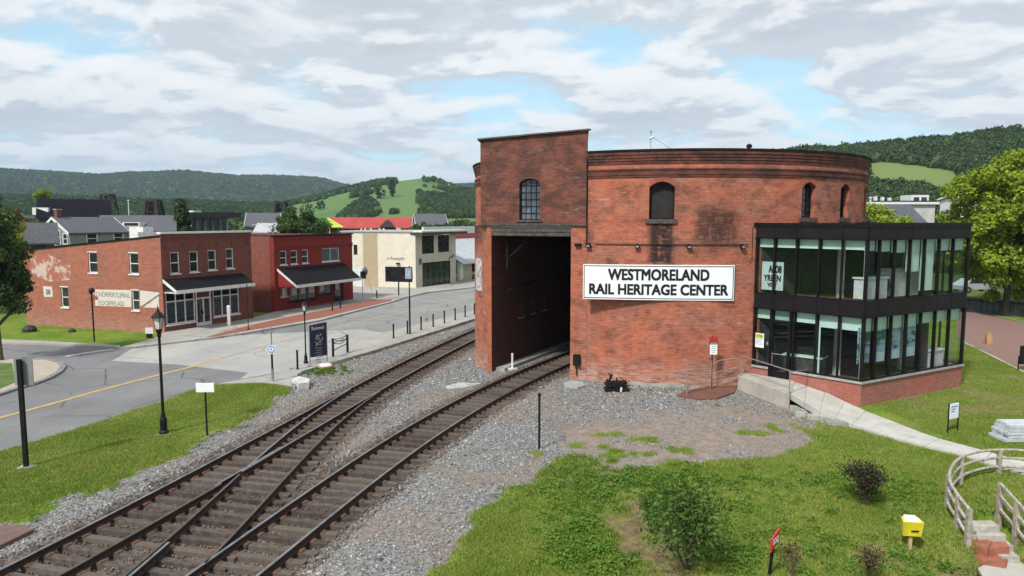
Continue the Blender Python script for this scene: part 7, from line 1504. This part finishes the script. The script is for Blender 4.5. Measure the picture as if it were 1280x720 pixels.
def car(x, y, z, rz, label, mat):
    t_ = thing('parked_car', (x, y, z), label, 'car'); c_, s_ = math.cos(rz), math.sin(rz); T = lambda a, b_, h: (x+a*c_-b_*s_, y+a*s_+b_*c_, z+h)
    prof = [(-2.15, .35), (-2.2, .75), (-1.6, .95), (-1.0, 1.38), (.55, 1.42), (1.15, .98), (2.1, .82), (2.2, .4)]; mb = MB(); n = len(prof)
    for s in (-1, 1): mb.face([T(a, s*.85*(.86 if h > 1.2 else 1), h) for a, h in (prof if s < 0 else prof[::-1])])
    for i in range(n):
        (a, h), (b_, k) = prof[i], prof[(i+1) % n]; fa, fb = (.86 if h > 1.2 else 1), (.86 if k > 1.2 else 1); mb.face([T(a, -.85*fa, h), T(a, .85*fa, h), T(b_, .85*fb, k), T(b_, -.85*fb, k)])
    mb.build('body', mat, t_)
    for s in (-1, 1): g_ = MB(); g_.face([T(a, s*(.87 if h < 1.1 else .78), h) for a, h in ((-1.4, 1.0), (-.95, 1.31), (.5, 1.34), (.95, 1.0))]); g_.build('side_window', dark_glass, t_)
    g_ = MB(); g_.face([T(.62, -.7, 1.4), T(.62, .7, 1.4), T(1.12, .76, 1.02), T(1.12, -.76, 1.02)]); g_.build('windscreen', dark_glass, t_)
    for a in (-1.35, 1.35):
        for s in (-1, 1):
            w_ = MB(); w_.tube([T(a, s*.7, .32), T(a, s*.88, .32)], .32, 14); w_ = w_.build('wheel', black, t_); r_ = MB().tube([T(a, s*.88, .32), T(a, s*.89, .32)], .18, 10).build('rim', galv, w_)
wc_ = M('white_car_paint', (.66, .67, .68), None, rough=.25, spec=.6)
car(X_at(262, 100), 100, 5.0 if False else 4.9, .1, 'white car just showing over the brick store roof, right one', wc_); car(X_at(246, 101), 101, 4.6, .1, 'white car just showing over the brick store roof, left one', wc_)
up_ = MB().box((X_at(254, 101), 102, 2.3), (7.5, 6, 4.6)).build('parking_deck', old_concrete, origin=(X_at(254, 101), 102, 0)); tag(up_, 'grey concrete parking deck under the two white cars', 'parking deck')
# pale broken gabled house, low pale roofs
Y = 120; gable_house('white_gabled_house', (X_at(322, Y), Y+3, 0), .2, 5.0, 5, Z_at(283, Y), Z_at(267, Y+2), M('whitewashed_wall', (.45, .44, .42), (.12, .1, .1), .5), roof_grey, 'small white gabled house behind the gap between the brick stores', wins=[('f', .3, Z_at(288, Y), .8, .9), ('f', .7, Z_at(288, Y), .8, .9)])
Y = 105; gable_house('low_pale_roof_house', (X_at(340, Y), Y+3, 0), .05, 5.5, 4.5, Z_at(290, Y), Z_at(280, Y+2), M('white_wall', (.4, .4, .4), None), M('pale_roof', (.42, .43, .45), (.3, .3, .32), 1), 'low house with a whitish roof just above the red store', wins=[('f', .5, Z_at(297, Y), .8, .8)])
N = 46; pxx = rng.uniform(512, 640, N); rq = rng.uniform(120, 260, N); d = np.array([ray(a, 274) for a in pxx]); plant('green_tree_belt', d[:, 0]*rq, d[:, 1]*rq, rng.uniform(-1, .5, N), rng.uniform(3.5, 5.5, N), csM, 1.1)
# red roofed building
Y = 150; xa, xb = X_at(409, Y), X_at(509, Y); redroof = M('faded_red_roof', (.40, .055, .05), (.31, .045, .04), .5, .75, dirt=((.22, .06, .05), .8, .5))
rb = gable_house('red_roofed_hall', ((xa+xb)/2, Y+3.6, 0), .12, xb-xa, 7.2, Z_at(284, Y), Z_at(272.5, Y+3.6), M('dark_brick_wall', (.13, .07, .055), (.08, .05, .04), 1), redroof, 'long low hall with a bright red roof behind the stores', 'building', wins=[('f', .15, Z_at(291, Y), 1.2, .8), ('f', .3, Z_at(291, Y), 1.2, .8), ('f', .45, Z_at(291, Y), 1.2, .8), ('f', .9, Z_at(291, Y), 1.2, .8)], over=.5)
for px_ in (452, 457, 464, 475, 480, 497, 500): MB().box((X_at(px_, Y), Y-.5, Z_at(285, Y)/2), (.35, .35, Z_at(285, Y))).build('post', white_paint, rb)
d_ = MB(); x = X_at(484, Y); d_.hexa([(x-1.6, Y-.8, Z_at(284, Y)), (x+1.6, Y-.8, Z_at(284, Y)), (x+1.6, Y+1.5, Z_at(284, Y)), (x-1.6, Y+1.5, Z_at(284, Y))], [(x-.1, Y-.8, Z_at(275, Y)), (x+.1, Y-.8, Z_at(275, Y)), (x+.1, Y+2, Z_at(275, Y)), (x-.1, Y+2, Z_at(275, Y))]); d_.build('gable_dormer', M('dormer_dark', (.05, .04, .04), None), rb)
Y = 147; gr_ = thing('green_tent_roof', (X_at(411, Y), Y, 0), 'green and yellow tent roof at the left end of the red hall', 'tent'); x0, x1, x2 = X_at(397, Y), X_at(407, Y), X_at(429, Y); gm_ = M('tent_green', (.06, .24, .03), (.08, .3, .04), 1, .6)
z0, z1 = Z_at(284, Y), Z_at(272.5, Y); mb = MB(); mb.face([(x0, Y, z0), (x1+.8, Y, z0), (x1, Y+2, z1), (x0, Y+2, z1-.3)]); mb.face([(x0, Y, 0), (x0+.3, Y, 0), (x0+.3, Y, z0), (x0, Y, z0)]); mb.build('green_panel', gm_, gr_); mb = MB(); mb.face([(x1+.8, Y, z0), (x2, Y, z0), (x1, Y+2, z1)]); mb.build('yellow_panel', M('tent_lime', (.35, .48, .03), (.3, .42, .04), 1, .6), gr_)
mb = MB(); mb.tube([(x0, Y, z0), (x2, Y, z0)], .13, 5); mb.tube([(x1, Y+1.9, z1), (x2, Y-.05, z0)], .13, 5); mb.tube([(x1+.8, Y, 0), (x1+.8, Y, z0)], .1, 5); mb.build('pole', M('tent_yellow', (.6, .55, .08), None), gr_)
Y = 190; gable_house('distant_grey_house', (X_at(537, Y), Y, 0), .3, 8, 7, Z_at(281, Y), Z_at(268, Y), M('grey_stucco', (.2, .21, .22), None), roof_grey, 'grey roofed house among trees right of the red hall', wins=[('f', .3, Z_at(284, Y), 1, 1)])
# right side: grey roofs beyond the annex
Y = 84; xa, xb = X_at(1104, Y), X_at(1152, Y); gable_house('slate_gabled_house', ((xa+xb)/2+.4, Y+4, 0), .03, xb-xa, 8, Z_at(281, Y), Z_at(257.5, Y+4), M('pale_grey_wall', (.36, .36, .35), (.28, .28, .28), 1), M('blue_slate_roof', (.085, .095, .12), (.06, .07, .09), 3, .8, bump=.4, bscale=30), 'house with a plain blue grey slate roof right of the roundhouse', wins=[('f', .3, 2, 1, 1.2), ('f', .7, 2, 1, 1.2)], trim=cb)
Y = 104; wh = thing('white_flat_roof_block', (X_at(1150, Y), Y, 0), 'white flat roofed building with balconies behind the slate roof', 'building'); xa, xb = X_at(1086, Y), X_at(1168, Y)
MB().box(((xa+xb)/2, Y+4, Z_at(256, Y)/2), (xb-xa, 8, Z_at(256, Y))).build('wall', M('off_white_wall', (.5, .5, .49), (.4, .4, .39), 1), wh); MB().box(((xa+xb)/2+.1, Y+3.9, Z_at(254, Y)), (xb-xa+.6, 8.6, .35)).build('roof', white_paint, wh); MB().box(((xa+xb)/2+.1, Y+3.9, Z_at(254, Y)+.27), (xb-xa+.2, 8.2, .2)).build('roof_deck', tar, wh)
x5 = X_at(1156, Y); MB().box((x5, Y+3, Z_at(248, Y)), (2.6, 3, 1.1)).build('penthouse', white_paint, wh)
for k in range(2): MB().box((x5-.55+k*1.15, Y+1.48, Z_at(248.5, Y)), (.8, .04, .55)).build('window', dark_glass, wh)
for k in range(3): MB().box((X_at(1106+k*9, Y), Y+3, Z_at(251.5, Y)+.2), (.4, .4, 1.2-.2*k)).build('roof_vent', white_paint, wh)
for k, px_ in enumerate((1092, 1100, 1112, 1124, 1136)): MB().box((X_at(px_, Y), Y-.02, Z_at(262, Y)), (.7, .06, .8)).build('window', dark_glass, wh)
lp = thing('white_post', (X_at(1087, 95), 95, 0), 'slender white pole against the grey block right of the roundhouse', 'pole'); MB().tube([(X_at(1087, 95), 95, 0), (X_at(1087, 95), 95, Z_at(247, 95))], .1, 8).build('pole', white_paint, lp); MB().box((X_at(1087, 95), 95, Z_at(247, 95)), (.35, .3, .2)).build('cap', white_paint, lp)
Y = 130; gable_house('distant_white_roof_house', (X_at(1202, Y), Y, 0), 0, 5.2, 5, Z_at(249, Y), Z_at(245.5, Y), white_paint, white_paint, 'tiny white roofed house glimpsed left of the large yellow green tree')
# hedge wall and cars beyond the brick walkway
hd = MB(); q0, q1 = G(1200, 389), G(1420, 408); HW = Wall(q0, q1); hw = thing('dark_fence', (*q0, 0), 'dark board fence along the far side of the brick walkway', 'fence')
for k in range(26):
    a = HW.L*k/26; MB().wbox(HW, a+.02, a+HW.L/26-.02, 0, 1.25+(.02 if k % 2 else 0), -.05+(.01 if k % 2 else 0), .0).build('board', M('blue_black_board', (.035, .042, .055), (.05, .06, .075), 2, .7), hw)
MB().wbox(HW, 0, HW.L, 1.0, 1.1, .012, .05).build('rail', black, hw)
p_ = G(1276, 385); car(p_[0]+1, p_[1]+8, 0.6, .1, 'silver car behind the dark fence under the large tree', M('silver_car_paint', (.4, .45, .5), None, rough=.25, spec=.6))

# ---------------------------------------------------------------- the air: even haze over the valley
hz_ = bpy.data.materials.new('haze'); hz_.use_nodes = True; t = NT(hz_.node_tree); t.n.clear()
pv = t.add('ShaderNodeVolumePrincipled', {'Color': (.55, .76, .98), 'Density': .00012}); t.l.new(pv.outputs[0], t.add('ShaderNodeOutputMaterial').inputs['Volume'])
o = MB().hexa([(-6000, -60, -3), (6000, -60, -3), (6000, 6000, -3), (-6000, 6000, -3)], [(-6000, -60, 420), (6000, -60, 420), (6000, 6000, 420), (-6000, 6000, 420)]).build('haze', hz_); o['kind'] = 'stuff'
